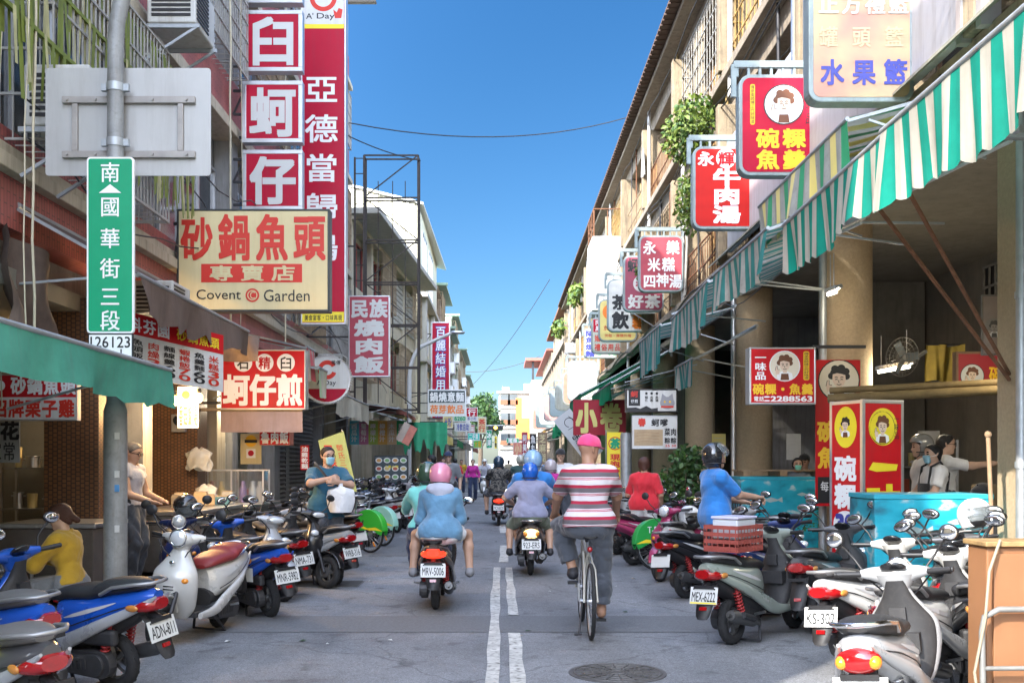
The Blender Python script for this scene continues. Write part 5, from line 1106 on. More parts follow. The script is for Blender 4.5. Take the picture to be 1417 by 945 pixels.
    for s in (-1, 1): mb.tube([(.95, s*.08, .985), (.92, s*.15, 1.0), (.895, s*.21, 1.003)], [.06, .042, .026], 12)
    mb.build('handlebar_cover', P_['blue'], T)
    mb = MB(); mb.ell((.875, 0, 1.03), (.07, .085, .024), 14, rot=Matrix.Rotation(R(35), 3, 'Y')); mb.build('dashboard', blackgl, T)
    mb = MB()
    if rt: mb.ell((1.035, 0, 1.0), (.035, .075, .072), 18)
    else:
        mb.ell((1.045, 0, .985), (.04, .11, .04), 16)
    mb.build('headlight', lensw, T)
    if rt:
        mb = MB(); mb.torus((1.035, 0, 1.0), (1, 0, 0), .078, .01, 28, 8); mb.build('headlight_ring', chrome, T)
        for s in (-1, 1): mb = MB(); mb.ell((1.115, s*.125, .62), (.035, .05, .03), 14, rot=Matrix.Rotation(s*R(-25), 3, 'Z')); mb.build('front_signal', lensa, T)
        mb = MB(); mb.ell((1.125, 0, .78), (.012, .03, .02), 12); mb.bx(1.12, 1.17, -.05, .05, .5, .51); mb.bx(1.125, 1.172, -.05, .05, .53, .54); mb.bx(1.13, 1.174, -.05, .05, .56, .57); mb.build('front_badge', chrome, T)
    if not rt:
        mb = MB()
        for s in (-1, 1): mb.ell((1.1, s*.11, .74), (.045, .07, .045), 14)
        mb.build('position_lights', lensw, T)
    mb = MB()
    for s in (-1, 1):
        mb.cyl((.89, s*.2, 1.0), (.835, s*.35, 1.01), .018, 10); mb.ell((.833, s*.355, 1.01), (.02, .012, .02), 8)
        mb.tube([(.92, s*.2, .99), (.91, s*.27, .985), (.88, s*.34, .985)], .007, 6)
    mb.build('handlebar', black, T)
    for s in (-1, 1):
        mb = MB(); mb.tube([(.9, s*.19, 1.02), (.95, s*.25, 1.1), (.93, s*.3, 1.17), (.91, s*.33, 1.2)], .008, 8)
        mb.ell((.905, s*.35, 1.235), (.022, .06 if rt else .078, .055 if rt else .047), 16, rot=Matrix.Rotation(s*R(-10), 3, 'X')); o = mb.build('mirror', black, T)
        mb = MB(); mb.ell((.887, s*.35, 1.235), (.008, .052 if rt else .068, .046 if rt else .038), 16, rot=Matrix.Rotation(s*R(-10), 3, 'X')); mb.build('mirror_glass', mirrorm, o)
    mb = MB()
    if rt: mb.ell((-.44, 0, .66), (.06, .12, .075), 18)
    else: loft_x(mb, [(-.3, .66, .14, .012, 2.6), (-.37, .672, .14, .045, 2.6), (-.44, .685, .115, .055, 2.5), (-.485, .69, .07, .04, 2.3)], 18, 4)
    mb.build('tail_light', lensr, T)
    for s in (-1, 1): mb = MB(); mb.ell((-.455 if rt else -.33, s*(.085 if rt else .142), .652 if rt else .672), ((.05, .036, .04) if rt else (.06, .016, .026)), 12); mb.build('turn_signal', lensa if rt else M('amber_dark', (.5, .2, .04), .15, coat=.6), T)
    mb = MB(); zr = .83
    mb.tube([(-.05, .15, .76), (-.18, .165, zr-.01), (-.36, .14, zr+.015), (-.47, .08, zr+.02), (-.49, 0, zr+.02), (-.47, -.08, zr+.02), (-.36, -.14, zr+.015), (-.18, -.165, zr-.01), (-.05, -.15, .76)], .014, 10); mb.build('grab_rail', chrome if rt else M('rail_grey', (.3, .3, .3), .4, .6), T)
    mb = MB(); mb.loft([[(x+a, y*w, z+b_) for (a, b_, y) in ((.012, .012, -1), (-.012, -.012, -1), (-.02, -.016, 0), (-.012, -.012, 1), (.012, .012, 1))] for x, z, w in ((-.32, .62, .07), (-.4, .54, .08), (-.46, .42, .085), (-.5, .33, .07), (-.51, .3, .05))]); mb.build('mudguard', inner, T)
    mb = MB(); mb.box((-.474, 0, .5), (.006, .28, .155), rot=Matrix.Rotation(R(14), 3, 'Y')); mb.build('number_plate', plate_m, T)
    mb = MB(); mb.box((-.497, 0, .385), (.014, .07, .03), rot=Matrix.Rotation(R(14), 3, 'Y')); mb.build('reflector', lensr, T)
    mb = MB()
    poly = [(x, z) for x, z in [(.44*1+.085*math.cos(R(a)), .25+.085*math.sin(R(a))) for a in range(-90, 91, 20)]+[(.105*math.cos(R(a)), .235+.105*math.sin(R(a))) for a in range(90, 271, 20)]]
    mb.prism(poly, (0, .09, 0), (1, 0, 0), (0, 0, 1), (0, 1, 0), .075); mb.prism([(x*.8+.03, z*.8+.045) for x, z in poly], (0, .165, 0), (1, 0, 0), (0, 0, 1), (0, 1, 0), .022)
    for i in range(7): mb.bx(.1+i*.045, .118+i*.045, .188, .195, .2, .28)
    mb.build('engine_case', eng, T, bev=.012)
    mb = MB(); mb.bx(.18, .4, -.09, .09, .2, .38); mb.bx(-.16, .14, .1, .17, .38, .5); mb.bx(.05, .2, -.1, .05, .22, .42); mb.build('engine', inner, T, bev=.025)
    mb = MB(); a = Vector((.2, -.15, .19)); c = Vector((-.3, -.165, .31)); mb.tube([a, a.lerp(c, .1), a.lerp(c, .16), a.lerp(c, .9), c], [.02, .03, .052, .06, .045], 16); mb.cyl(c, c+Vector((-.05, 0, .012)), .02, 10); mb.tube([a, (.3, -.12, .16), (.4, -.06, .22)], .018, 8); mb.build('exhaust', M('exhaust_metal', (.12, .12, .12), .45, .7, dirt=.25), T)
    mb = MB(); mb.T = None; mb.tube([a.lerp(c, .3)+Vector((0, -.055, .02)), a.lerp(c, .75)+Vector((0, -.06, .02))], [.03, .03], 8); mb.build('heat_shield', black, T)
    for s in (-1, 1):
        mb = MB(); A = Vector((-.01, s*.125, .26)); B_ = Vector((-.1, s*.115, .56)); mb.cyl(A, B_, .016, 8); dv = B_-A
        ux = dv.orthogonal().normalized(); uy = dv.normalized().cross(ux)
        mb.tube([A+dv*(.15+.7*i/56)+(ux*math.cos(i*math.pi/4)+uy*math.sin(i*math.pi/4))*.032 for i in range(57)], .007, 5); mb.build('shock_absorber', springm if not rt else steel, T)
    mb = MB(); mb.tube([(.36, .1, .2), (.22, .17, .02)], .014, 8); mb.tube([(.36, -.1, .2), (.22, -.17, .02)], .014, 8); mb.bar((.22, -.17, .02), (.22, .17, .02), .02); mb.build('stand', darkm, T)
    return T
PROTO = {s: make_scooter(s) for s in ('sport', 'retro')}
for s in PROTO.values(): pass
USED = set()
def put_scooter(style, x, y, head, pm, label, seat=None, trim=None, plate=None, lean=-5, group='parked scooters', tail=None, z=0, drop=(), s=.91, green=False):
    t = copy_tree(PROTO[style])
    t.location = (x, y, z); t.rotation_euler = (R(lean), 0, R(head)); t.scale = (s, s, s); tag(t, label, group=group)
    for ch in list(t.children):
        b = ch.name.split('.')[0]; m_ = None
        if b in drop:
            for c2 in list(ch.children): bpy.data.objects.remove(c2)
            bpy.data.objects.remove(ch); continue
        if b in ('body', 'leg_shield', 'front_fender', 'handlebar_cover'): m_ = P_[pm]
        elif b == 'side_panel': m_ = P_[trim] if trim else P_[pm]
        elif b == 'seat' and seat: m_ = seat
        elif b == 'tail_light' and tail: m_ = tail
        if m_: ch.material_slots[0].link = 'OBJECT'; ch.material_slots[0].material = m_
        if b == 'number_plate' and plate:
            rm = Matrix.Rotation(R(14), 3, 'Y'); U = Vector((0, -1, 0)); W = rm @ Vector((0, 0, 1)); N = rm @ Vector((-1, 0, 0)); O = Vector((-.474, 0, .5))+N*.0035-U*.14-W*.0775
            bd = Board(O, U, W, N, .28, .155); bd.text(plate, .07, .3, .93, .86, blk if not green else blk, .012, .0008, latin=True)
            if green: bd.rect(.02, .9, .98, .98, yel2, .0004)
            bd.disc(.12, .12, .03, blk, .0006); bd.disc(.88, .12, .03, blk, .0006); bd.done(ch)
    return t
# --- left side, nearest first
put_scooter('sport', -2.62, 7.0, 157, 'blue', 'bright blue and silver scooter with a black seat parked side on in the left foreground', plate='ADN-811', trim='silver', lean=-6)
put_scooter('sport', -2.36, 5.05, 140, 'darkgrey', 'grey scooter with big red tail light at the bottom left corner', seat=seatgrey, trim='silver', drop=('number_plate',))
put_scooter('sport', -3.0, 6.3, 150, 'blue', 'blue scooter with broad grey saddle cut by the left edge', seat=seatgrey, drop=('number_plate',))
put_scooter('retro', -2.66, 9.65, 261, 'white', 'pearl white scooter with a red seat facing the camera beside the grey pole', seat=seatred, trim='white', lean=-4)
put_scooter('sport', -2.32, 10.3, 130, 'blue', 'blue scooter with red spring and plate 5982 behind the white one', plate='MNR-5982', trim='blue', lean=-5)
put_scooter('retro', -3.75, 12.0, 290, 'navy', 'dark blue scooter carrying a black helmet behind the white one', lean=4)
put_scooter('sport', -2.5, 12.0, 132, 'black', 'black scooter with a wide red tail light between the blue and silver ones', plate='NMA-731')
put_scooter('sport', -2.1, 12.9, 135, 'silver', 'silver scooter parked at the feet of the man in the mask', plate='WRB-316', trim='silver')
put_scooter('sport', -3.3, 12.2, 318, 'silver', 'silver fronted scooter turned towards the camera before the glass food case')
put_scooter('sport', -3.1, 13.3, 325, 'black', 'black scooter facing the camera left of the man in the mask')
LP = [(-2.5, 14.6, 'darkgrey', 'dark scooter hidden behind the man in the mask'), (-2.75, 19.2, 'lilac', 'lilac grey scooter beyond the green hire bicycle'), (-2.6, 20.4, 'black', 'black scooter third past the green hire bicycle'), (-2.4, 21.6, 'silver', 'silver scooter beside the pale green hire bicycle'), (-2.35, 22.7, 'white', 'white scooter just before the picture menu'), (-2.2, 24.0, 'darkgrey', 'dark grey scooter under the picture menu board'), (-2.25, 25.3, 'wine', 'wine red scooter past the picture menu'), (-2.2, 26.6, 'black', 'black scooter near the man in a turquoise shirt'), (-2.2, 28.0, 'champagne', 'champagne scooter by the street lamp'), (-2.2, 29.4, 'white', 'white scooter past the street lamp'), (-2.2, 31, 'navy', 'navy scooter far down the left row'), (-2.2, 33, 'silver', 'silver scooter far down the left row'), (-2.15, 35, 'black', 'black scooter far down the left row'), (-2.15, 37.5, 'red', 'red scooter far down the left row'), (-2.1, 40, 'white', 'last white scooter of the left row')]
for i, (x, y, pm, lab) in enumerate(LP): put_scooter('retro' if i % 4 == 1 else 'sport', x+rnd.uniform(-.1, .1), y, 132+rnd.uniform(-9, 9), pm, lab, trim='silver' if i % 3 == 0 else None, lean=rnd.uniform(-7, -3))
q_ = random.Random(12)
cl_ = ['black', 'silver', 'darkgrey', 'white', 'navy', 'black', 'wine', 'champagne', 'lilac', 'blue', 'darkgrey', 'teal']
for i in range(20):
    put_scooter('retro' if i % 5 == 1 else 'sport', -2.75+q_.uniform(-.25, .1), 20.0+i*1.15+q_.uniform(-.15, .15), 134+q_.uniform(-14, 14), cl_[i % 12], 'small parked scooter packed among the others of the left row', trim='silver' if i % 4 == 0 else None, group='scooters packed along the left kerb')
    put_scooter('retro' if i % 4 == 2 else 'sport', 2.5+q_.uniform(-.15, .25), 17.0+i*1.2+q_.uniform(-.15, .15), 46+q_.uniform(-14, 14), cl_[(i*5+3) % 12], 'small parked scooter packed among the others of the right row', group='scooters packed along the right kerb')
for i in range(8): put_scooter('sport', -3.35+q_.uniform(-.2, .2), 16.4+i*1.7, 305+q_.uniform(-20, 20), cl_[(i*7+1) % 12], 'scooter of the inner left rank, nose towards the road', group='scooters of the inner left rank', trim='silver' if i % 3 == 0 else None)
for i, (x, y, h_, pm, lab) in enumerate(((-2.75, 11.0, 128, 'silver', 'silver scooter squeezed between the blue and black ones'), (-2.35, 15.6, 130, 'black', 'black scooter just before the bright green hire bicycle'), (2.9, 9.3, 52, 'darkgrey', 'dark grey scooter beside the crate scooter'), (3.0, 11.3, 60, 'black', 'black scooter before the standing red sign'), (2.75, 12.6, 55, 'silver', 'silver scooter below the man in blue'), (3.2, 13.4, 230, 'darkgrey', 'dark scooter facing out before the round column'))): put_scooter('sport', x, y, h_, pm, lab, lean=-5, drop=('number_plate',) if x > 0 else ())
for i, (x, y, pm, lab) in enumerate(((-3.5, 20, 'silver', 'silver scooter in the second rank behind the lilac one'), (-3.45, 22.2, 'black', 'black scooter in the second rank before the rainbow banner'), (-3.3, 25, 'white', 'white scooter in the second rank by the picture menu'))): put_scooter('sport', x, y, 310+rnd.uniform(-15, 15), pm, lab)
# --- right side
put_scooter('sport', 1.98, 8.75, 48, 'greygreen', 'grey green scooter with a red crate on its seat and plate 6222', plate='MEX-6222', trim='greygreen', lean=-3, green=True)
put_scooter('sport', 2.12, 11.7, 44, 'black', 'black scooter with a long exhaust behind the crate scooter', lean=-5)
put_scooter('sport', 2.55, 10.2, 50, 'navy', 'dark scooter between the crate scooter and the turquoise freezer', lean=-5)
put_scooter('retro', 2.02, 15.5, 25, 'magenta', 'magenta scooter behind the green wheel cover of the hire bicycle', lean=-4)
put_scooter('retro', 2.75, 14.3, 235, 'magenta', 'magenta scooter with round headlight facing the camera beside the plant', lean=4)
put_scooter('sport', 2.4, 13.6, 60, 'white', 'white and red scooter carrying a white helmet below the woman in red', trim='red', lean=-5)
put_scooter('sport', 2.62, 7.55, 44, 'white', 'white scooter with a chrome rack behind the grey foreground one', plate='KS-302', trim='white', lean=-6)
put_scooter('sport', 2.7, 6.6, 47, 'white', 'white scooter with a red side reflector beside the grey foreground one', plate='MB-2018', trim='silver', lean=-6, seat=seatm)
put_scooter('retro', 1.98, 5.25, 60, 'silver', 'scuffed silver grey scooter with large red and amber tail light in the right foreground', seat=seatm, trim='silver', lean=-6)
put_scooter('sport', 3.3, 6.9, 75, 'black', 'black scooter with a wire basket before the wooden cabinet', lean=-6)
put_scooter('sport', 3.55, 7.9, 62, 'darkgrey', 'dark grey scooter carrying a white helmet before the turquoise freezer', lean=-6)
put_scooter('sport', 3.9, 8.6, 68, 'black', 'black scooter with round mirrors at the right edge', lean=-6)
RP = [(1.95, 17.3, 'teal', 'teal scooter beyond the magenta one'), (1.9, 18.6, 'black', 'black scooter beside the woman in red'), (1.95, 20.5, 'darkgrey', 'dark grey scooter by the grey post'), (1.95, 22, 'white', 'white scooter beyond the grey post'), (1.9, 24, 'blue', 'blue scooter behind the cyclist'), (1.95, 26, 'silver', 'silver scooter under the squid banner'), (1.95, 28.5, 'black', 'black scooter beyond the squid banner'), (2.0, 31, 'red', 'red scooter far down the right row'), (2.0, 33.5, 'white', 'white scooter far down the right row'), (2.0, 36, 'darkgrey', 'dark grey scooter far down the right row'), (2.0, 39, 'black', 'last black scooter of the right row')]
for i, (x, y, pm, lab) in enumerate(RP): put_scooter('retro' if i % 3 == 1 else 'sport', x+rnd.uniform(-.08, .08), y, 48+rnd.uniform(-9, 9), pm, lab, lean=rnd.uniform(-7, -3))
# --- ridden
RG = 'scooters being ridden up the street'
put_scooter('sport', -.69, 10.85, 90, 'brown', 'brown scooter with lit tail light carrying two women', plate='MRV-5006', trim='brown', lean=0, group=RG, tail=lensr_on, drop=('stand',))
put_scooter('retro', .41, 14.15, 90, 'brown', 'dark brown scooter with a glowing tail lamp carrying the boy', plate='923-ERS', trim='darkgrey', lean=0, group=RG, tail=lensw_on, drop=('stand',))
put_scooter('sport', -.05, 25.4, 90, 'black', 'black scooter ridden by the man in camouflage', plate='MCN-8729', lean=0, group=RG, tail=lensr_on, drop=('stand',), trim='black')
put_scooter('sport', 1.0, 20.5, 90, 'red', 'scooter with a red tail light ridden by the person in magenta', lean=0, group=RG, tail=lensr_on, drop=('stand',))
put_scooter('sport', .6, 31, 90, 'darkgrey', 'grey scooter ridden by the person in a dark green jacket', lean=0, group=RG, drop=('stand',))
put_scooter('sport', -.75, 47, 270, 'white', 'white scooter coming towards the camera far up the street', lean=0, group=RG, drop=('stand',))
put_scooter('sport', -.1, 52, 90, 'black', 'small dark scooter far up the street', lean=0, group=RG, drop=('stand',))
for p in PROTO.values():
    def _rm(o):
        for c in list(o.children): _rm(c)
        bpy.data.objects.remove(o)
    _rm(p)
# --- bicycles, local +x forward
def spoke_wheel(par, x, r, tyre=.018, rimm=alu, n=28, name='wheel', z=None):
    mb = MB(); mb.torus((0, 0, 0), (0, 1, 0), r-tyre, tyre, 44, 8); w = mb.build(name, rubber, par, loc=(x, 0, r if z is None else z))
    mb = MB(); mb.torus((0, 0, 0), (0, 1, 0), r-tyre*2-.006, .012, 44, 6, flat=.8); mb.cyl((0, -.035, 0), (0, .035, 0), .022, 12); mb.build('rim', rimm, w)
    mb = MB()
    for i in range(n):
        a = 2*math.pi*i/n; mb.tube([(.02*math.cos(a+.9), .03*(-1)**i, .02*math.sin(a+.9)), ((r-tyre*2)*math.cos(a), 0, (r-tyre*2)*math.sin(a))], .0022, 4)
    mb.build('spokes', steel, w)
    return w
def city_bike(label, loc, rz, fm, name='bicycle', roll=0):
    T = thing(name, label, 'bicycle', loc, rz); r = .335
    spoke_wheel(T, 0, r); spoke_wheel(T, 1.04, r)
    mb = MB(); bb = (.44, 0, .28); st = (.27, 0, .74); hd = (.84, 0, .86); hb = (.87, 0, .7)
    mb.tube([bb, st], .017, 10); mb.tube([bb, hb], .019, 10); mb.tube([st, (.55, 0, .72), hd], .016, 10); mb.cyl(hb, hd, .022, 10)
    for s in (-1, 1): mb.tube([bb, (.2, s*.045, .31), (0, s*.06, r)], .01, 8); mb.tube([st, (.12, s*.05, .6), (0, s*.06, r)], .009, 8); mb.tube([(.875, s*.0, .7), (.92, s*.05, .62), (1.04, s*.055, r)], .013, 8)
    mb.build('frame', fm, T)
    mb = MB(); mb.cyl(st, (.215, 0, .87), .013, 10); mb.build('seat_post', steel, T)
    mb = MB(); loft_x(mb, [(.04, .9, .05, .02, 2), (.08, .905, .105, .032, 2), (.16, .905, .1, .03, 2), (.26, .9, .04, .022, 2), (.36, .895, .022, .016, 2)], 16, 3); mb.tube([(.08, .03, .86), (.06, .03, .88)], .018, 8); mb.build('saddle', black, T)
    mb = MB(); mb.tube([hd, (.82, 0, .98)], .014, 8); mb.tube([(.66, -.29, 1.0), (.74, -.27, 1.0), (.83, -.15, .99), (.84, 0, .98), (.83, .15, .99), (.74, .27, 1.0), (.66, .29, 1.0)], .012, 8); mb.build('handlebar', steel, T)
    for s in (-1, 1): mb = MB(); mb.cyl((.74, s*.27, 1.0), (.645, s*.293, 1.0), .018, 10); mb.build('grip', black, T)
    mb = MB(); mb.torus(bb, (0, 1, 0), .085, .006, 28, 5); mb.cyl((.44, -.06, .28), (.44, .06, .28), .016, 10); mb.bar((.44, -.07, .28), (.44, -.075, .11), .02); mb.bar((.44, .07, .28), (.44, .075, .45), .02); mb.build('crank', steel, T)
    for s, z in ((-1, .11), (1, .45)): mb = MB(); mb.bx(.395, .485, s*.13-.045, s*.13+.045, z-.012, z+.012); mb.build('pedal', black, T)
    mb = MB(); mb.tube([(.44, -.04, .365), (0, -.04, r+.035)], .004, 4); mb.tube([(.44, -.04, .195), (0, -.04, r-.035)], .004, 4); mb.build('chain', darkm, T)
    mb = MB(); mb.ell((.1, 0, .78), (.02, .026, .026), 10); mb.build('rear_reflector', lensr, T)
    mb = MB(); mb.tube([(.2, .06, .3), (.05, .1, .04)], .009, 6); mb.cyl((.05, .08, .04), (.03, .14, .04), .01, 6); mb.build('kickstand', darkm, T)
    return T
city_bike('silver bicycle ridden by the man in the striped polo shirt', (.79, 8.98, 0), R(90), M('bike_frame', (.5, .48, .42), .35, .5))
def hire_bike(label, loc, rz, gm, am, text=None, lean=0):
    T = thing('hire_bicycle', label, 'bicycle', loc, rz, 'hire bicycles'); T.rotation_euler = (R(lean), 0, rz); r = .33
    for x in (0, 1.08): spoke_wheel(T, x, r, .02)
    for x in (0, 1.08):
        mb = MB()
        for a in (.5, 2.4, 4.2): mb.box((x+math.cos(a)*.2, 0, r+math.sin(a)*.2), (.09, .02, .025), rot=Matrix.Rotation(-a, 3, 'Y'))
        mb.build('reflector', lensa, T)
    mb = MB(); bb = (.46, 0, .3)
    mb.tube([(.36, 0, .7), bb], .024, 10); mb.tube([bb, (.62, 0, .36), (.8, 0, .55), (.9, 0, .86)], .032, 12)
    for s in (-1, 1): mb.tube([bb, (0, s*.07, r)], .014, 8); mb.tube([(.37, s*.03, .6), (0, s*.07, r)], .012, 8); mb.tube([(.92, 0, .72), (.98, s*.06, .6), (1.08, s*.065, r)], .015, 8)
    mb.build('frame', gm, T)
    mb = MB(); Rr = r+.03                          # wide rear wheel cover: a shell on each side joined over the tyre
    for s in (-1, 1):
        prof = [(math.cos(R(a))*(Rr+.05*math.sin(R(a))), r+math.sin(R(a))*(Rr+.05)) for a in range(28, 176, 8)]+[(-.33, r-.02), (-.1, r+.08), (.12, r+.06), (.34, r+.02)]
        mb.prism(prof, (0, s*.055, 0), (1, 0, 0), (0, 0, 1), (0, s, 0), .012)
    rg = [[(math.cos(R(a))*(Rr+.05*math.sin(R(a))+v), u, r+math.sin(R(a))*(Rr+.05)+v*math.sin(R(a))) for u, v in sup(.066, .008, 3, 10)] for a in range(20, 178, 8)]
    mb.loft(rg); cov = mb.build('wheel_cover', am, T)
    mb = MB(); mb.prism([(-.36, r+.06), (-.2, r+.12), (0, r+.1), (.2, r+.16), (.36, r+.12), (.35, r+.06), (.15, r+.1), (-.05, r+.06), (-.2, r+.07)], (0, .0681, 0), (1, 0, 0), (0, 0, 1), (0, 1, 0), .002); mb.prism([(-.36, r+.06), (-.2, r+.12), (0, r+.1), (.2, r+.16), (.36, r+.12), (.35, r+.06), (.15, r+.1), (-.05, r+.06), (-.2, r+.07)], (0, -.0681, 0), (1, 0, 0), (0, 0, 1), (0, -1, 0), .002); mb.build('stripe', yel2, cov)
    if text:
        for s in (-1, 1):
            bd = Board((-.15*-s*-1 if s < 0 else .17, s*.0682, r+.17), (-s*-1 if s < 0 else -1, 0, 0), (0, 0, 1), (0, s, 0), .33, .13)
            bd.O = Vector((-.17 if s < 0 else .17, s*.0682, r+.17)); bd.U = Vector((1 if s < 0 else -1, 0, 0)); bd.text(text, 0, 0, .9, .7, wht, .01, .002); bd.done(cov)
    mb = MB(); rg = [[(1.08+math.cos(R(a))*(r+.02+v), u, r+math.sin(R(a))*(r+.02+v)) for u, v in sup(.04, .006, 3, 10)] for a in range(15, 150, 9)]; mb.loft(rg); mb.build('front_mudguard', am, T)
    mb = MB(); mb.cyl((.36, 0, .7), (.32, 0, .9), .016, 10); mb.build('seat_post', steel, T)
    mb = MB(); loft_x(mb, [(.17, .94, .06, .02, 2), (.21, .945, .1, .032, 2), (.29, .945, .095, .03, 2), (.37, .94, .04, .022, 2), (.46, .935, .022, .016, 2)], 16, 3); mb.build('saddle', black, T)
    mb = MB(); mb.cyl((.9, 0, .86), (.88, 0, 1.02), .018, 10); mb.tube([(.74, -.29, 1.05), (.85, -.2, 1.05), (.88, 0, 1.02), (.85, .2, 1.05), (.74, .29, 1.05)], .013, 8); mb.build('handlebar', steel, T)
    for s in (-1, 1): mb = MB(); mb.cyl((.82, s*.22, 1.05), (.73, s*.295, 1.05), .02, 10); mb.build('grip', leafy, T)
    mb = MB(); mb.bx(1.0, 1.3, -.17, .17, .78, .8)
    for i in range(9): mb.bar((1.0+i*.0375, -.17, .8), (1.0+i*.0375, -.18, 1.0), .008); mb.bar((1.0+i*.0375, .17, .8), (1.0+i*.0375, .18, 1.0), .008)
    for i in range(9): mb.bar((1.0, -.17+i*.0425, .8), (.99, -.18+i*.045, 1.0), .008); mb.bar((1.3, -.17+i*.0425, .8), (1.31, -.18+i*.045, 1.0), .008)
    for z in (.88, 1.0): mb.tube([(.99, -.18, z), (1.31, -.18, z), (1.31, .18, z), (.99, .18, z)], .006, 5, True)
    mb.build('basket', darkm, T)
    mb = MB(); mb.torus(bb, (0, 1, 0), .08, .006, 24, 5); mb.bar((.46, -.07, .3), (.46, -.075, .14), .022); mb.bar((.46, .07, .3), (.46, .075, .46), .022); mb.bx(.42, .5, -.17, -.08, .125, .15); mb.bx(.42, .5, .08, .17, .45, .475); mb.build('crank', darkm, T)
    return T
bright = M('hire_green', (.04, .42, .04), .35, coat=.4); mint = M('hire_mint', (.3, .6, .5), .35, coat=.4); limeg = M('hire_lime', (.1, .5, .06), .35, coat=.4); darkg = M('hire_deep_green', (.02, .32, .06), .35, coat=.4)
hire_bike('bright green hire bicycle with a plain green wheel cover beside the man in the mask', (-2.25, 17.6, 0), R(142), bright, bright)
hire_bike('pale mint hire bicycle behind the bright green one', (-2.2, 19.0, 0), R(140), mint, mint)
hire_bike('green hire bicycle with a lettered and yellow striped wheel cover on the right', (2.25, 14.75, 0), R(22), limeg, darkg, 'T-Bike', lean=-4)
# ---------------------------------------------------------------- people: one smooth skin grown over a skeleton
def V3(*a): return np.array(a, float)
def unit(v): return v/(np.linalg.norm(v)+1e-9)
class Field:
    """distance field of smoothly joined tapered limbs, meshed as one closed surface"""
    def __init__(s): s.B = []; s.cuts = []; s.carve = []
    def bone(s, a, b, ra, rb=None, k=.03, flat=None, cut=False): s.B.append((np.array(a, float), np.array(b, float), ra, ra if rb is None else rb, k, flat, cut)); return s
    def mesh(s, res, disp=0., grow=0., seed=0):
        P = np.array([p for b in s.B for p in (b[0]-max(b[2], b[3])-grow, b[0]+max(b[2], b[3])+grow, b[1]-max(b[2], b[3])-grow, b[1]+max(b[2], b[3])+grow)])
        lo = P.min(0)-3*res-.01; hi = P.max(0)+3*res+.01; n = np.ceil((hi-lo)/res).astype(int)+1
        G = np.full(n, .2, np.float32); ax = [lo[i]+res*np.arange(n[i]) for i in range(3)]
        for a, b, ra, rb, k, flat, cut in s.B:
            m = max(ra, rb)+grow+k+2*res+.012
            i0 = np.maximum(((np.minimum(a, b)-m-lo)/res).astype(int), 0); i1 = np.minimum(((np.maximum(a, b)+m-lo)/res).astype(int)+2, n)
            X, Y, Z = np.meshgrid(*[ax[i][i0[i]:i1[i]] for i in range(3)], indexing='ij', sparse=True)
            d = b-a; L2 = d@d+1e-9
            px, py, pz = X-a[0], Y-a[1], Z-a[2]
            t = (px*d[0]+py*d[1]+pz*d[2])/L2; tc = np.clip(t, 0, 1)
            qx, qy, qz = px-d[0]*tc, py-d[1]*tc, pz-d[2]*tc
            q2 = qx*qx+qy*qy+qz*qz
            if flat is not None:
                f, sc = flat; qn = qx*f[0]+qy*f[1]+qz*f[2]; q2 = q2+qn*qn*(sc*sc-1)
            D = np.sqrt(q2)-(ra+(rb-ra)*tc)-grow
            if cut: D = np.maximum(D, (t-1)*math.sqrt(L2))
            sl = tuple(slice(i0[i], i1[i]) for i in range(3)); g = G[sl]
            h = np.maximum(k-np.abs(g-D), 0)/k; G[sl] = np.minimum(g, D)-h*h*k*.25
        X, Y, Z = np.meshgrid(*ax, indexing='ij', sparse=True)
        if disp:
            r = np.random.RandomState(seed+1)
            for w in (20, 34, 55):
                v = unit(r.randn(3)+V3(0, 0, .8))*w; v2 = unit(r.randn(3))*w*.7
                G += (disp*18/w*(1.1-2*np.abs(np.sin(.5*(X*v[0]+Y*v[1]+Z*v[2])+r.rand()*6+1.3*np.sin(X*v2[0]+Y*v2[1]+Z*v2[2]))))).astype(np.float32)
        for p, nn in s.cuts: G = np.maximum(G, ((X-p[0])*nn[0]+(Y-p[1])*nn[1]+(Z-p[2])*nn[2]).astype(np.float32))
        for fn in s.carve: G = fn(G, X, Y, Z)
        return nets(G, lo, res)
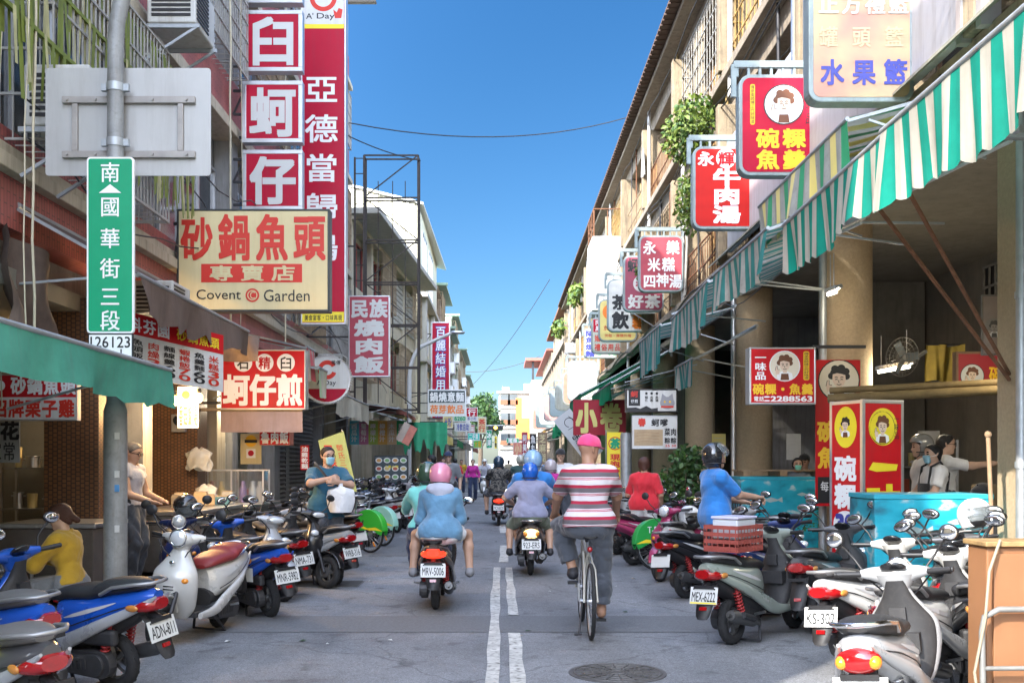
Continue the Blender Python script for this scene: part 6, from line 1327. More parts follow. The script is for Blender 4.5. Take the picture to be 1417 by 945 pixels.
def nets(G, lo, res):
    S = G < 0; n = G.shape
    c = np.zeros(tuple(np.array(n)-1), np.int8)
    for dx in (0, 1):
        for dy in (0, 1):
            for dz in (0, 1): c += S[dx:n[0]-1+dx, dy:n[1]-1+dy, dz:n[2]-1+dz]
    act = (c > 0) & (c < 8); idx = -np.ones(act.shape, int); I = np.argwhere(act); idx[act] = np.arange(len(I))
    acc = np.zeros((len(I), 3)); cnt = np.zeros(len(I))
    for axis in range(3):
        o1, o2 = [a for a in range(3) if a != axis]
        for u in (0, 1):
            for v in (0, 1):
                A = I.copy(); A[:, o1] += u; A[:, o2] += v; Bq = A.copy(); Bq[:, axis] += 1
                ga = G[tuple(A.T)]; gb = G[tuple(Bq.T)]; m = (ga < 0) != (gb < 0); t = np.where(m, ga/(ga-gb+1e-12), 0)
                p = (A-I).astype(float); p[:, axis] += t; acc[m] += p[m]; cnt[m] += 1
    Vv = lo+(I+acc/cnt[:, None])*res; F = []
    for axis in range(3):
        o1, o2 = [a for a in range(3) if a != axis]
        s0 = [slice(1, -1)]*3; s0[axis] = slice(0, -1); s1 = list(s0); s1[axis] = slice(1, None)
        a = S[tuple(s0)]; b = S[tuple(s1)]; E = np.argwhere(a != b)
        if not len(E): continue
        inside = a[tuple(E.T)]; E = E+1; E[:, axis] -= 1
        q = []
        for u, v in ((-1, -1), (0, -1), (0, 0), (-1, 0)):
            A = E.copy(); A[:, o1] += u; A[:, o2] += v; q.append(idx[tuple(A.T)])
        q = np.stack(q, 1); flip = inside if axis != 1 else ~inside
        q[~flip] = q[~flip][:, ::-1]; F.append(q)
    F = np.concatenate(F); return Vv, F[(F >= 0).all(1)]
def skin_obj(name, VF, mats, parent, mi=None):
    V, Fq = VF; me = bpy.data.meshes.new(name); me.from_pydata(V.tolist(), [], Fq.tolist())
    for m in (mats if isinstance(mats, (list, tuple)) else [mats]): me.materials.append(m)
    me.polygons.foreach_set('use_smooth', [True]*len(me.polygons))
    if mi is not None: me.polygons.foreach_set('material_index', mi)
    me.update(); o = bpy.data.objects.new(name, me); COL.objects.link(o); o.parent = parent; return o
def ik(a, t, l1, l2, pole):
    d = t-a; L = np.linalg.norm(d); L = min(max(L, abs(l1-l2)+.01), l1+l2-.004); u = unit(d); x = (l1*l1-l2*l2+L*L)/(2*L)
    h = math.sqrt(max(l1*l1-x*x, 0)); p = pole-u*(pole@u); return a+u*x+unit(p)*h, a+u*L
def rotz(v, a): c, s_ = math.cos(a), math.sin(a); return V3(v[0]*c-v[1]*s_, v[0]*s_+v[1]*c, v[2])
def rotax(v, k, a): return v*math.cos(a)+np.cross(k, v)*math.sin(a)+k*(k@v)*(1-math.cos(a))
def hand(f, w, d, n, side, curl=.5, sc=1.):
    """wrist w, direction d, palm looks along n; side is the way the thumb points"""
    d = unit(d); n = unit(n-d*(n@d)); s = unit(np.cross(d, n)); s = s if s@side > 0 else -s
    K = [w+d*.085*sc+s*(.03-.02*i)*sc-d*abs(i-1)*.004 for i in range(4)]
    for k_ in K: f.bone(w+d*.015*sc+(k_-w-d*.085*sc)*.5, k_, .018*sc, .0125*sc, .012)
    for i, k_ in enumerate(K):
        dd = d; p = k_; L = (.042, .048, .044, .034)[i]*sc; cc = curl*(1+.12*i); kx = np.cross(d, n)
        for j in range(3):
            dd = rotax(dd, kx, cc*(.9 if j == 0 else 1.1)); q = p+dd*L*(1, .62, .5)[j]; f.bone(p, q, (.0098-.0008*j)*sc, (.0092-.0009*j)*sc, .004); p = q
    p = w+d*.025*sc+s*.022*sc; q = p+unit(d*.6+s*.7+n*.25)*.042*sc; f.bone(p, q, .0135*sc, .011*sc, .012); q2 = q+unit(d*.85+s*.2+n*.5)*.034*sc; f.bone(q, q2, .0108*sc, .0095*sc, .004); f.bone(q2, q2+unit(d*.8+n*.6-s*.1)*.024*sc, .0095*sc, .008*sc, .004)
skinm = {k: M('skin_'+k, c, .5, var=.06, scale=12) for k, c in dict(light=(.56, .36, .26), tan=(.4, .22, .14), mid=(.48, .29, .2)).items()}
eyem = M('eye_dark', (.03, .02, .018), .2); lipm = M('lips', (.38, .15, .13), .5)
def cloth(name, col, var=.12, **k): return M('cloth_'+name, col, .85, var=var, scale=7, bump=.25, bscale=35, sheen=.3, **k)
def person(label, loc, head, H=1.7, pelvis=None, lean=0, wl=None, wr=None, al=None, ar=None, bulk=1., skin='mid', shirt=None, sleeve=.5, hem=.0, trousers=None, leg=2.0, shoes=None, hair=None, hairlen=.0, bun=False, turn=0, nod=0, res=.012, cres=None, hands=False, palm=None, curl=.5, helmet=None, visor=False, cap=None, mask=None, glasses=False, female=False, elbow=(None, None), group=None, twist=0, knee=1., seated=False, hood=None, hand_dir=(None, None), skirt=False, foot=0):
    """faces local +y, right hand at +x; all targets are local to the ground point under the pelvis"""
    T = thing('person', label, 'person', loc, R(head), group); s = H/1.7; fw = V3(0, 1, 0); rt = V3(1, 0, 0); up = V3(0, 0, 1)
    pel = np.array(pelvis if pelvis is not None else (0, 0, .93*s), float); la = R(lean); sp = V3(0, math.sin(la), math.cos(la)); sf = V3(0, math.cos(la), -math.sin(la))
    tw = lambda v: rotz(v, R(twist))
    waist = pel+(sp*.5+up*.5)*.16*s; chest = pel+sp*.34*s; nb = pel+sp*.5*s
    sw = (.165 if female else .185)*s*(.6+.4*bulk); shl, shr = [pel+sp*.43*s+tw(rt)*sx*sw for sx in (-1, 1)]
    hd = nb+unit(sp*.75+up*.35+fw*(.04 if lean < 25 else .1))*.155*s+fw*.015
    hw = .088*s; hl, hr = pel-rt*hw-up*.02, pel+rt*hw-up*.02
    l1, l2, g1, g2 = .285*s, .25*s, .43*s, .42*s
    dw = lambda sx: pel+V3(sx*.27*s, .05, -.06*s)
    wl = np.array(wl, float) if wl is not None else dw(-1); wr = np.array(wr, float) if wr is not None else dw(1)
    al = np.array(al, float) if al is not None else V3(-.1*s, -.02, .085*s); ar = np.array(ar, float) if ar is not None else V3(.1*s, .02, .085*s)
    el, wl = ik(shl, wl, l1, l2, np.array(elbow[0] if elbow[0] is not None else (-.5, -1, -.3), float)); er, wr = ik(shr, wr, l1, l2, np.array(elbow[1] if elbow[1] is not None else (.5, -1, -.3), float))
    kl, al = ik(hl, al, g1, g2, V3(-.25*knee, 1, .1)); kr, ar = ik(hr, ar, g1, g2, V3(.25*knee, 1, .1))
    f = Field(); b = bulk
    def torso(F, g):
        F.bone(hl+up*.03, hr+up*.03, .125*s*b+g, k=.06, flat=(fw, 1.15)); F.bone(pel+up*.05, waist, .135*s*b+g, (.115 if female else .132)*s*b+g, .06, (sf, 1.3)); F.bone(waist, chest, (.115 if female else .135)*s*b+g, .15*s*(.5+.5*b)+g, .06, (sf, 1.35)); F.bone(chest-tw(rt)*.05*s, chest+tw(rt)*.05*s, .115*s*(.6+.4*b)+g, k=.06, flat=(sf, 1.1))
        F.bone(shl*.88+shr*.12, shr*.88+shl*.12, .062*s+g, k=.07); F.bone(chest+sp*.02, nb-sp*.03, .11*s+g, .055*s+g, .06); F.bone(shl+sp*.012, nb-sp*.01, .045*s+g, .045*s+g, .05); F.bone(shr+sp*.012, nb-sp*.01, .045*s+g, .045*s+g, .05)
        if b > 1.08: F.bone(waist+sf*.045*s, waist+sf*.045*s-up*.06, .12*s*b+g, k=.08)
        if female: [F.bone(chest+tw(rt)*sx*.065*s+sf*.07*s, chest+tw(rt)*sx*.065*s+sf*.075*s-sp*.03, .058*s+g, k=.05) for sx in (-1, 1)]
    def arm(F, S, E_, W_, g, upto=2.0):
        a, c, w_ = (.052, .042, .029) if female else (.058, .046, .032)
        t = min(upto, 1); e = S+(E_-S)*t; F.bone(S, e, a*s*(.7+.3*b)+g, (a+(c-a)*t)*s*(.7+.3*b)+g, .04, cut=(0 < upto < 1))
        if upto > 1: t = min(upto-1, 1); e = E_+(W_-E_)*t; F.bone(E_, e, c*s+g, (c+(w_-c)*t)*s+g*1.2, .03, cut=upto < 1.98)
    def legf(F, Hh, K, A, g, upto=2.0):
        t = min(upto, 1); e = Hh+(K-Hh)*t; a, c, d_ = .088*(.6+.4*b), .06, .04
        F.bone(Hh+up*.01, e, a*s+g, (a+(c-a)*t)*s+g*1.2, .05, cut=(upto < .99))
        if upto > 1:
            t = min(upto-1, 1); m = K+(A-K)*.35; bk = -fw*.015*s; F.bone(K, m+bk, c*.92*s+g, c*s+g*1.3, .03) if t > .36 else None
            e = K+(A-K)*t; F.bone(m+bk if t > .36 else K, e, c*s*(1 if t > .36 else .95)+g*1.3, (c+(d_-c)*t)*s+g*1.8, .03, cut=upto < 1.98)
    torso(f, -.012 if shirt else 0); arm(f, shl, el, wl, 0); arm(f, shr, er, wr, 0); legf(f, hl, kl, al, 0); legf(f, hr, kr, ar, 0)
    # head
    ty = R(turn); hf = rotz(fw, ty); hr_ = rotz(rt, ty); hf = rotax(hf, hr_, -R(nod)); hu = np.cross(hr_, hf)
    f.bone(nb-sp*.03, hd-hu*.05-hf*.015, .056*s*(.8+.2*b), .052*s, .03)
    f.bone(hd+hu*.035*s-hf*.022*s, hd+hu*.035*s+hf*.02*s, .077*s, k=.03); f.bone(hd-hu*.02*s+hf*.02*s, hd-hu*.03*s+hf*.03*s, .066*s, .06*s, .03); f.bone(hd-hu*.05*s+hf*.035*s, hd-hu*.088*s+hf*.06*s, .047*s, .03*s, .03, (hr_, .9))
    f.bone(hd+hu*.01*s+hf*.086*s, hd-hu*.028*s+hf*.102*s, .008*s, .0135*s, .014); f.bone(hd+hu*.028*s+hf*.078*s-hr_*.03*s, hd+hu*.028*s+hf*.078*s+hr_*.03*s, .012*s, k=.012)
    for sx in (-1, 1):
        f.bone(hd+hr_*sx*.076*s-hf*.01-hu*.015, hd+hr_*sx*.08*s-hf*.018+hu*.022, .014*s, .019*s, .008, (unit(hr_*sx+hf*.4), 2.2)); f.bone(hd+hr_*sx*.031*s+hf*.072*s+hu*.004, hd+hr_*sx*.032*s+hf*.072*s+hu*.004, .014*s, k=.004)
    f.bone(hd-hu*.055*s+hf*.083*s-hr_*.016*s, hd-hu*.055*s+hf*.083*s+hr_*.016*s, .009*s, k=.008)
    # hands and feet
    pl = np.array(palm if palm is not None else (0, 0, -1), float)
    for W_, E_, sx, hdv in ((wl, el, -1, hand_dir[0]), (wr, er, 1, hand_dir[1])):
        d_ = unit(np.array(hdv, float)) if hdv is not None else unit(W_-E_); pn = pl if palm is not None else V3(-sx, .2, 0)
        th = V3(-sx, 0, 0) if palm is not None else fw
        if hands: hand(f, W_, d_, pn, th, curl, s)
        else: f.bone(W_, W_+d_*.08*s, .03*s, .024*s, .02, (unit(np.cross(d_, th)+1e-6), 1.5)); f.bone(W_+d_*.08*s, W_+d_*.13*s+pn*.03, .022*s, .016*s, .02); f.bone(W_+d_*.03*s, W_+d_*.07*s+th*.04, .014*s, .01*s, .015)
    ft = [rotz(fw, R(-foot*sx)) for sx in (-1, 1)]
    F2 = Field()
    for A, fd in zip((al, ar), ft):
        for F, g in ((f, 0), (F2, .012)):
            F.bone(A-up*.035*s-fd*.03, A-up*.052*s+fd*.13*s, .036*s+g, .026*s+g, .025, (up, 1.1)); F.bone(A-up*.0, A-up*.04*s, .04*s+g*.6, .04*s+g, .02) if F is f or shoes else None
    if visor is None: pass
    VF = f.mesh(res)
    cen = VF[0][VF[1]].mean(1); mi = np.zeros(len(cen), int)
    for sx in (-1, 1):
        e = hd+hr_*sx*.032*s+hf*.085*s+hu*.004; q = cen-e; mi[np.sqrt((q@hr_/.016)**2+(q@hu/.007)**2+(q@hf/.03)**2) < 1] = 1
        e = hd+hr_*sx*.034*s+hf*.088*s+hu*.03*s; q = cen-e; mi[np.sqrt((q@hr_/.02)**2+(q@hu/.005)**2+(q@hf/.03)**2) < 1] = 1
    q = cen-(hd-hu*.055*s+hf*.09*s); mi[np.sqrt((q@hr_/.022)**2+(q@hu/.008)**2+(q@hf/.03)**2) < 1] = 2
    body = skin_obj('body', VF, [skinm[skin], eyem, lipm], T, mi)
    cr = cres or res*1.15
    if shirt:
        F = Field(); torso(F, .012); 
        if sleeve > 0: arm(F, shl, el, wl, .02, sleeve); arm(F, shr, er, wr, .02, sleeve)
        if hem < 0:
            F.bone(hl+up*.03, hr+up*.03, .125*s*b+.022, k=.06, flat=(fw, 1.15)); legf(F, hl, kl, al, .025, .3); legf(F, hr, kr, ar, .025, .3)
        F.cuts.append((pel+sp*(.02+hem), -sp)); nk = nb+sp*.055+sf*.012
        F.carve.append(lambda G, X, Y, Z: np.maximum(G, (.088*s-np.sqrt((X-nk[0])**2+(Y-nk[1])**2+(Z-nk[2])**2)).astype(np.float32)))
        skin_obj('shirt', F.mesh(cr, .006 if cr < .02 else .004, seed=int(abs(loc[0]*100))), shirt, T)
    if trousers:
        F = Field(); F.bone(hl+up*.03, hr+up*.03, .125*s*b+.008, k=.06, flat=(fw, 1.15)); F.bone(pel+up*.03, waist, .135*s*b+.004, .118*s*b+.006, .06, (sf, 1.3)); legf(F, hl, kl, al, .02, leg); legf(F, hr, kr, ar, .02, leg)
        F.cuts.append((pel+sp*.12*s, sp)); 
        if leg > 1.9: F.cuts.append((V3(0, 0, min(al[2], ar[2])-.03), -up))
        skin_obj('trousers', F.mesh(cr, .01 if cr < .02 else .005, seed=int(abs(loc[1]*50))), trousers, T)
    if shoes:
        for A, fd in zip((al, ar), ft): F2.cuts.append((V3(0, 0, A[2]-.2), -up))
        skin_obj('shoes', F2.mesh(max(res, .01)), shoes, T)
    if hair:
        F = Field(); F.bone(hd+hu*.042*s-hf*.028*s, hd+hu*.042*s+hf*.014*s, .087*s, k=.02)
        F.bone(hd-hf*.045*s+hu*.02, hd-hf*.05*s-hu*(.05+hairlen*.5)*s, .07*s, .055*s, .03)
        if hairlen > .03: [F.bone(hd+hr_*sx*.06*s-hf*.02+hu*.02, hd+hr_*sx*.065*s-hf*.03-hu*(.05+hairlen)*s, .035*s, .028*s, .03) for sx in (-1, 1)]
        if hairlen > .05: F.bone(hd-hf*.06*s, hd-hf*.07*s-hu*(.1+hairlen)*s, .06*s, .04*s, .03)
        if bun: F.bone(hd-hf*.1*s-hu*.0, hd-hf*.15*s-hu*.06*s, .035*s, .03*s, .01)
        base = hd+hf*.052*s+hu*.05*s; nn = unit(hf*.8-hu*.75)
        F.cuts.append((base, nn))
        skin_obj('hair', F.mesh(max(res, .009), .002), hair, T)
    if helmet:
        F = Field(); hc = hd+hu*.045*s-hf*.01; F.bone(hc-hf*.02, hc+hf*.015, .128*s, k=.02); F.bone(hc-hu*.05-hf*.02, hc-hu*.08-hf*.015, .12*s, .112*s, .03)
        def carve(G, X, Y, Z):
            a = (X-hd[0])*hf[0]+(Y-hd[1])*hf[1]+(Z-hd[2])*hf[2]; u_ = (X-hd[0])*hu[0]+(Y-hd[1])*hu[1]+(Z-hd[2])*hu[2]; w_ = (X-hd[0])*hr_[0]+(Y-hd[1])*hr_[1]+(Z-hd[2])*hr_[2]
            inner_ = np.sqrt((a+.0)**2+(u_-.03)**2+w_*w_)-.108*s; mouth = np.maximum(np.maximum(.028-a, u_-.062), -1)
            G = np.maximum(G, -mouth); G = np.maximum(G, -(np.maximum(inner_, u_+.02))); return np.maximum(G, -u_-.105)
        F.carve.append(carve); hm = skin_obj('helmet', F.mesh(max(.006, res*.8)), helmet, T)
        mb = MB(); c0 = hd+hu*.066-hf*.0; mb.tube([hc+(hf*math.cos(t)+hr_*math.sin(t))*(.131*s)-hu*.105 for t in np.linspace(0.9, 5.38, 20)], .007, 6); mb.tube([hd+hr_*.1*s-hf*.01-hu*.04, hd+hr_*.07*s+hf*.03-hu*.1, hd-hu*.125+hf*.045, hd-hr_*.07*s+hf*.03-hu*.1, hd-hr_*.1*s-hf*.01-hu*.04], .007, 6); mb.build('chin_strap', black, hm)
        if visor:
            mb = MB(); piv = hd+hu*.06; V = []
            tilt = R(visor)
            for i in range(13):
                a = R(-78+13*i)
                for j in range(5): e = R(-18+j*17); p = (hf*math.cos(a)+hr_*math.sin(a))*math.cos(e)*.15*s+hu*math.sin(e)*.15*s; p = rotax(p, hr_, tilt); V.append(piv+p-hu*.03)
            mb.add(V, [(i*5+j, (i+1)*5+j, (i+1)*5+j+1, i*5+j+1) for i in range(12) for j in range(4)], True); mb.build('visor', M('visor_clear', (.35, .4, .42), .05, alpha=.32, coat=1), hm)
    if cap:
        F = Field(); F.bone(hd+hu*.055*s-hf*.02*s, hd+hu*.05*s+hf*.02*s, .094*s, k=.02); F.cuts.append((hd+hu*.035*s, -hu-hf*.05)); F.bone(hd+hu*.045*s+hf*.08*s, hd+hu*.03*s+hf*.135*s, .062*s, .05*s, .01, (hu, 8)); cp = skin_obj('cap', F.mesh(max(.006, res*.8), .0015), cap, T)
        mb = MB(); mb.torus(hd+hu*.04*s-hf*.005, hu, .093*s, .006, 30, 6); mb.ell(hd+hu*.148*s-hf*.0, .009); mb.build('cap_band', cap, cp)
    if mask:
        F = Field(); F.bone(hd-hu*.03*s+hf*.078*s, hd-hu*.075*s+hf*.066*s, .047*s, .043*s, .02, (hr_, .8)); F.cuts.append((hd-hu*.01*s, hu)); F.cuts.append((hd+hf*.045*s, -hf)); m_ = skin_obj('face_mask', F.mesh(.006), mask, T)
        mb = MB()
        for sx in (-1, 1): mb.tube([hd-hu*.03+hf*.07*s+hr_*sx*.055*s, hd-hu*.01+hr_*sx*.083*s], .0025, 5)
        mb.build('ear_loop', wht, m_)
    if glasses:
        mb = MB()
        for sx in (-1, 1): mb.torus(hd+hf*.104*s+hr_*sx*.034*s+hu*.002, hf, .024*s, .0028, 20, 5); mb.tube([hd+hf*.1*s+hr_*sx*.058*s+hu*.006, hd+hr_*sx*.084*s+hu*.008-hf*.01], .003, 5)
        mb.tube([hd+hf*.106*s-hr_*.011+hu*.004, hd+hf*.106*s+hr_*.011+hu*.004], .003, 5); mb.build('glasses', blk, T)
    if hood:
        F = Field(); F.bone(nb-sf*.07*s-tw(rt)*.09, nb-sf*.07*s+tw(rt)*.09, .055, k=.05); F.bone(nb-sf*.09*s-sp*.03, nb-sf*.1*s-sp*.15, .085, .03, .05, (sf, 1.6)); F.bone(nb-tw(rt)*.1-sf*.02, nb-tw(rt)*.06+sf*.07-sp*.02, .035, .02, .03); F.bone(nb+tw(rt)*.1-sf*.02, nb+tw(rt)*.06+sf*.07-sp*.02, .035, .02, .03)
        skin_obj('hood', F.mesh(cr, .003), hood, T)
    return T, dict(hd=hd, nb=nb, shl=shl, shr=shr, wl=wl, wr=wr, chest=chest, waist=waist, pel=pel, sp=sp, sf=sf, el=el, er=er)
stripe_m = bpy.data.materials.new('striped_polo'); stripe_m.use_nodes = True
def _stripe(m):
    n = m.node_tree.nodes; l = m.node_tree.links; p = n['Principled BSDF']; tc = n.new('ShaderNodeTexCoord'); sp = n.new('ShaderNodeSeparateXYZ')
    nz = n.new('ShaderNodeTexNoise'); nz.inputs['Scale'].default_value = 4; l.new(tc.outputs['Object'], nz.inputs[0]); l.new(tc.outputs['Object'], sp.inputs[0])
    a = n.new('ShaderNodeMath'); a.operation = 'MULTIPLY_ADD'; a.inputs[1].default_value = .02; l.new(nz.outputs[0], a.inputs[0]); l.new(sp.outputs[2], a.inputs[2])
    b = n.new('ShaderNodeMath'); b.operation = 'MULTIPLY'; b.inputs[1].default_value = 7.2; l.new(a.outputs[0], b.inputs[0])
    c = n.new('ShaderNodeMath'); c.operation = 'FRACT'; l.new(b.outputs[0], c.inputs[0])
    r = n.new('ShaderNodeValToRGB'); r.color_ramp.interpolation = 'CONSTANT'; e = r.color_ramp.elements
    W_, Rd, Gy = (.58, .54, .56, 1), (.36, .015, .045, 1), (.12, .105, .115, 1)
    cs = [(0, W_), (.14, Rd), (.19, W_), (.23, Rd), (.27, W_), (.33, Gy), (.62, Rd), (.82, W_)]
    e[0].position, e[0].color = cs[0]; e[1].position, e[1].color = cs[1]
    for ps, cc in cs[2:]: q = e.new(ps); q.color = cc
    l.new(c.outputs[0], r.inputs[0]); l.new(r.outputs[0], p.inputs['Base Color']); p.inputs['Roughness'].default_value = .85
_stripe(stripe_m)
camo_m = bpy.data.materials.new('camouflage'); camo_m.use_nodes = True
def _camo(m):
    n = m.node_tree.nodes; l = m.node_tree.links; p = n['Principled BSDF']; tc = n.new('ShaderNodeTexCoord')
    nz = n.new('ShaderNodeTexNoise'); nz.inputs['Scale'].default_value = 13; nz.inputs['Detail'].default_value = 3; l.new(tc.outputs['Object'], nz.inputs[0])
    r = n.new('ShaderNodeValToRGB'); r.color_ramp.interpolation = 'CONSTANT'; e = r.color_ramp.elements; e[0].color = (.02, .02, .022, 1); e[1].position = .45; e[1].color = (.09, .085, .075, 1); q = e.new(.54); q.color = (.18, .16, .14, 1); q = e.new(.6); q.color = (.04, .04, .04, 1)
    l.new(nz.outputs[0], r.inputs[0]); l.new(r.outputs[0], p.inputs['Base Color']); p.inputs['Roughness'].default_value = .9
_camo(camo_m)
c_teal = cloth('deep_teal', (.015, .1, .17)); c_denim = cloth('denim', (.12, .27, .42), .35, dirt=.1); c_white = cloth('white', (.72, .72, .72)); c_grey = cloth('grey', (.2, .21, .23)); c_slate = cloth('slate', (.07, .08, .1)); c_black = cloth('black', (.02, .02, .024)); c_yellow = cloth('yellow', (.55, .33, .025)); c_blue = cloth('blue', (.02, .19, .55)); c_red = cloth('red', (.58, .015, .03)); c_lav = cloth('lavender', (.27, .28, .4)); c_olive = cloth('olive', (.13, .16, .11)); c_mag = cloth('magenta', (.5, .02, .27)); c_turq = cloth('turquoise', (.03, .4, .55)); c_navy = cloth('navy', (.02, .035, .09)); c_khaki = cloth('khaki', (.3, .26, .18)); c_lilac = cloth('lilac', (.4, .4, .46)); c_mint = cloth('mint', (.2, .62, .55)); c_dgreen = cloth('dark_green', (.03, .08, .075))
h_black = M('hair_black', (.012, .011, .012), .4, bump=.5, bscale=200); h_brown = M('hair_brown', (.07, .025, .015), .4, bump=.5, bscale=200); h_grey = M('hair_grey', (.12, .11, .105), .5, bump=.5, bscale=200)
def hel(n, c, **k): return M('helmet_'+n, c, .2, coat=1, var=.04, **k)
k_pink = hel('pink', (.68, .25, .36)); k_green = hel('olive', (.035, .07, .04)); k_blue = hel('blue', (.01, .12, .55)); k_black = hel('black', (.02, .02, .022)); k_silver = hel('silver', (.5, .45, .47)); k_white = hel('white', (.75, .75, .74)); k_dark = hel('dark_blue', (.03, .06, .1)); k_grey = hel('grey', (.2, .2, .19)); k_cream = hel('cream', (.5, .48, .4))
m_mask = M('mask_blue', (.3, .55, .68), .8, bump=.2); shoe_b = M('shoe_black', (.025, .025, .03), .6); shoe_g = M('shoe_grey', (.22, .22, .23), .7)
t, J = person('old man in a red, white and grey striped polo shirt and pink cap cycling away', (.79, 9.1, 0), 0, 1.7, pelvis=(0, 0, 1.01), lean=8, wl=(-.29, .47, 1.07), wr=(.29, .47, 1.07), al=(-.13, .3, .57), ar=(.13, .28, .21), bulk=1.0, skin='tan', shirt=stripe_m, sleeve=.75, hem=-.06, trousers=c_slate, leg=1.8, shoes=shoe_b, cap=cloth('pink_cap', (.78, .06, .2)), turn=-52, nod=4, res=.007, cres=.009, hands=True, curl=.75, palm=(0, .2, -1), elbow=((-1, -.3, -.2), (1, -.3, -.2)), knee=1.6)
t, J = person('woman passenger in a denim jacket, white shorts and pink helmet', (-.63, 10.62, 0), 0, 1.52, pelvis=(0, 0, .83), lean=15, wl=(-.12, .36, 1.0), wr=(.12, .36, 1.0), al=(-.3, .24, .42), ar=(.3, .24, .42), skin='mid', shirt=c_denim, sleeve=1.95, hem=-.1, trousers=c_white, leg=.55, shoes=shoe_g, hair=h_brown, hairlen=.14, helmet=k_pink, female=True, res=.008, cres=.01, hood=cloth('hood', (.42, .44, .53)), turn=-14, nod=6, knee=2.2, bulk=1.05)
t, J = person('woman driver in a mint jacket and dark green helmet', (-.8, 11.05, 0), 0, 1.54, pelvis=(0, 0, .82), lean=8, wl=(-.3, .6, .95), wr=(.3, .6, .95), al=(-.14, .35, .37), ar=(.14, .35, .37), shirt=c_mint, sleeve=1.95, trousers=c_navy, shoes=shoe_g, hair=h_black, helmet=k_green, female=True, res=.01, elbow=((-1, -.2, -.4), (1, -.2, -.4)))
t, J = person('boy passenger in a lavender T-shirt, olive shorts and blue helmet', (.4, 13.98, 0), 0, 1.48, pelvis=(0, 0, .84), lean=4, wl=(-.24, .3, .98), wr=(.24, .3, .98), al=(-.28, .12, .35), ar=(.28, .12, .35), bulk=1.22, shirt=c_lav, sleeve=.85, hem=-.06, trousers=c_olive, leg=.95, shoes=shoe_b, helmet=k_blue, hair=h_black, res=.009, cres=.011, elbow=((-1, -.6, 0), (1, -.6, 0)), knee=2)
t, J = person('driver in a blue shirt and helmet with raised clear visor before the boy', (.46, 14.42, 0), 0, 1.76, pelvis=(0, 0, .88), lean=6, wl=(-.36, .5, 1.02), wr=(.36, .5, 1.02), al=(-.2, .3, .37), ar=(.2, .3, .37), bulk=1.15, shirt=c_blue, sleeve=.9, trousers=c_navy, leg=.95, shoes=shoe_b, helmet=hel('blue_white', (.25, .42, .62)), visor=55, hair=h_black, res=.012, turn=-10, elbow=((-1, -.3, -.3), (1, -.3, -.3)), knee=2)
t, J = person('man in a dark camouflage shirt and dark blue helmet riding away', (-.05, 25.25, 0), 0, 1.78, pelvis=(0, 0, .86), lean=8, wl=(-.3, .6, .95), wr=(.3, .6, .95), al=(-.3, .3, .35), ar=(.3, .3, .35), bulk=1.15, shirt=camo_m, sleeve=.9, hem=-.06, trousers=c_slate, leg=1.0, shoes=shoe_b, helmet=k_dark, hair=h_black, res=.014, elbow=((-1, -.2, -.2), (1, -.2, -.2)), knee=2.2)
t, J = person('rider in a magenta shirt and silvery pink helmet', (1.0, 20.4, 0), 0, 1.64, pelvis=(0, 0, .83), lean=8, wl=(-.36, .6, 1.0), wr=(.36, .6, 1.0), al=(-.16, .32, .36), ar=(.16, .32, .36), shirt=c_mag, sleeve=1.9, trousers=c_black, shoes=shoe_b, helmet=k_silver, hair=h_black, female=True, res=.014, elbow=((-1, -.2, -.2), (1, -.2, -.2)))
t, J = person('rider in a dark green jacket and cream helmet ahead of the boy', (.6, 30.9, 0), 0, 1.84, pelvis=(0, 0, .9), lean=4, wl=(-.36, .6, 1.0), wr=(.36, .6, 1.0), al=(-.2, .3, .36), ar=(.2, .3, .36), bulk=1.2, shirt=c_dgreen, sleeve=1.9, trousers=c_black, shoes=shoe_b, helmet=k_cream, res=.02, elbow=((-1, -.2, -.2), (1, -.2, -.2)))
t, J = person('woman in a magenta top and navy trousers walking towards the camera', (-1.15, 42, 0), 180, 1.68, al=(-.1, -.2, .1), ar=(.1, .16, .09), shirt=c_mag, sleeve=1.9, trousers=c_navy, shoes=shoe_b, hair=h_black, female=True, res=.018, skin='light')
t, J = person('young man in a white T-shirt and black cap walking with a rucksack', (1.2, 20.6, 0), 178, 1.8, al=(-.1, -.1, .1), ar=(.1, .14, .09), wl=(-.1, .25, 1.0), wr=(.1, .25, 1.0), shirt=c_white, sleeve=.9, trousers=c_slate, shoes=shoe_b, cap=c_black, hair=h_black, res=.013, skin='light')
bp = thing('rucksack', 'black rucksack with two straps on the walking young man', 'rucksack', (1.2, 20.6, 0), R(178))
mb = MB(); mb.ell((0, -.2, 1.22), (.15, .09, .22), 14); mb.build('pack', c_black, bp)
for sx in (-1, 1): mb = MB(); mb.tube([(sx*.12, -.14, 1.4), (sx*.12, -.02, 1.53), (sx*.115, .11, 1.42), (sx*.12, .165, 1.28), (sx*.14, .13, 1.1), (sx*.17, .0, 1.0)], .022, 8); mb.build('strap', c_black, bp)
t, MJ = person('man in a deep teal T-shirt, glasses and blue mask standing with a shoulder bag', (-2.32, 13.7, 0), 205, 1.75, wl=(-.02, .36, 1.3), wr=(.06, .33, 1.34), bulk=1.14, skin='mid', shirt=c_teal, sleeve=.85, hem=-.18, trousers=c_slate, shoes=shoe_b, hair=h_black, mask=m_mask, glasses=True, res=.007, cres=.009, hands=True, curl=.8, palm=(0, -1, -.2), turn=10, elbow=((-1, -.5, -.2), (1, -.5, -.2)))
bg = thing('shoulder_bag', 'black shoulder bag on the man in the mask', 'bag', (-2.32, 13.7, 0), R(205))
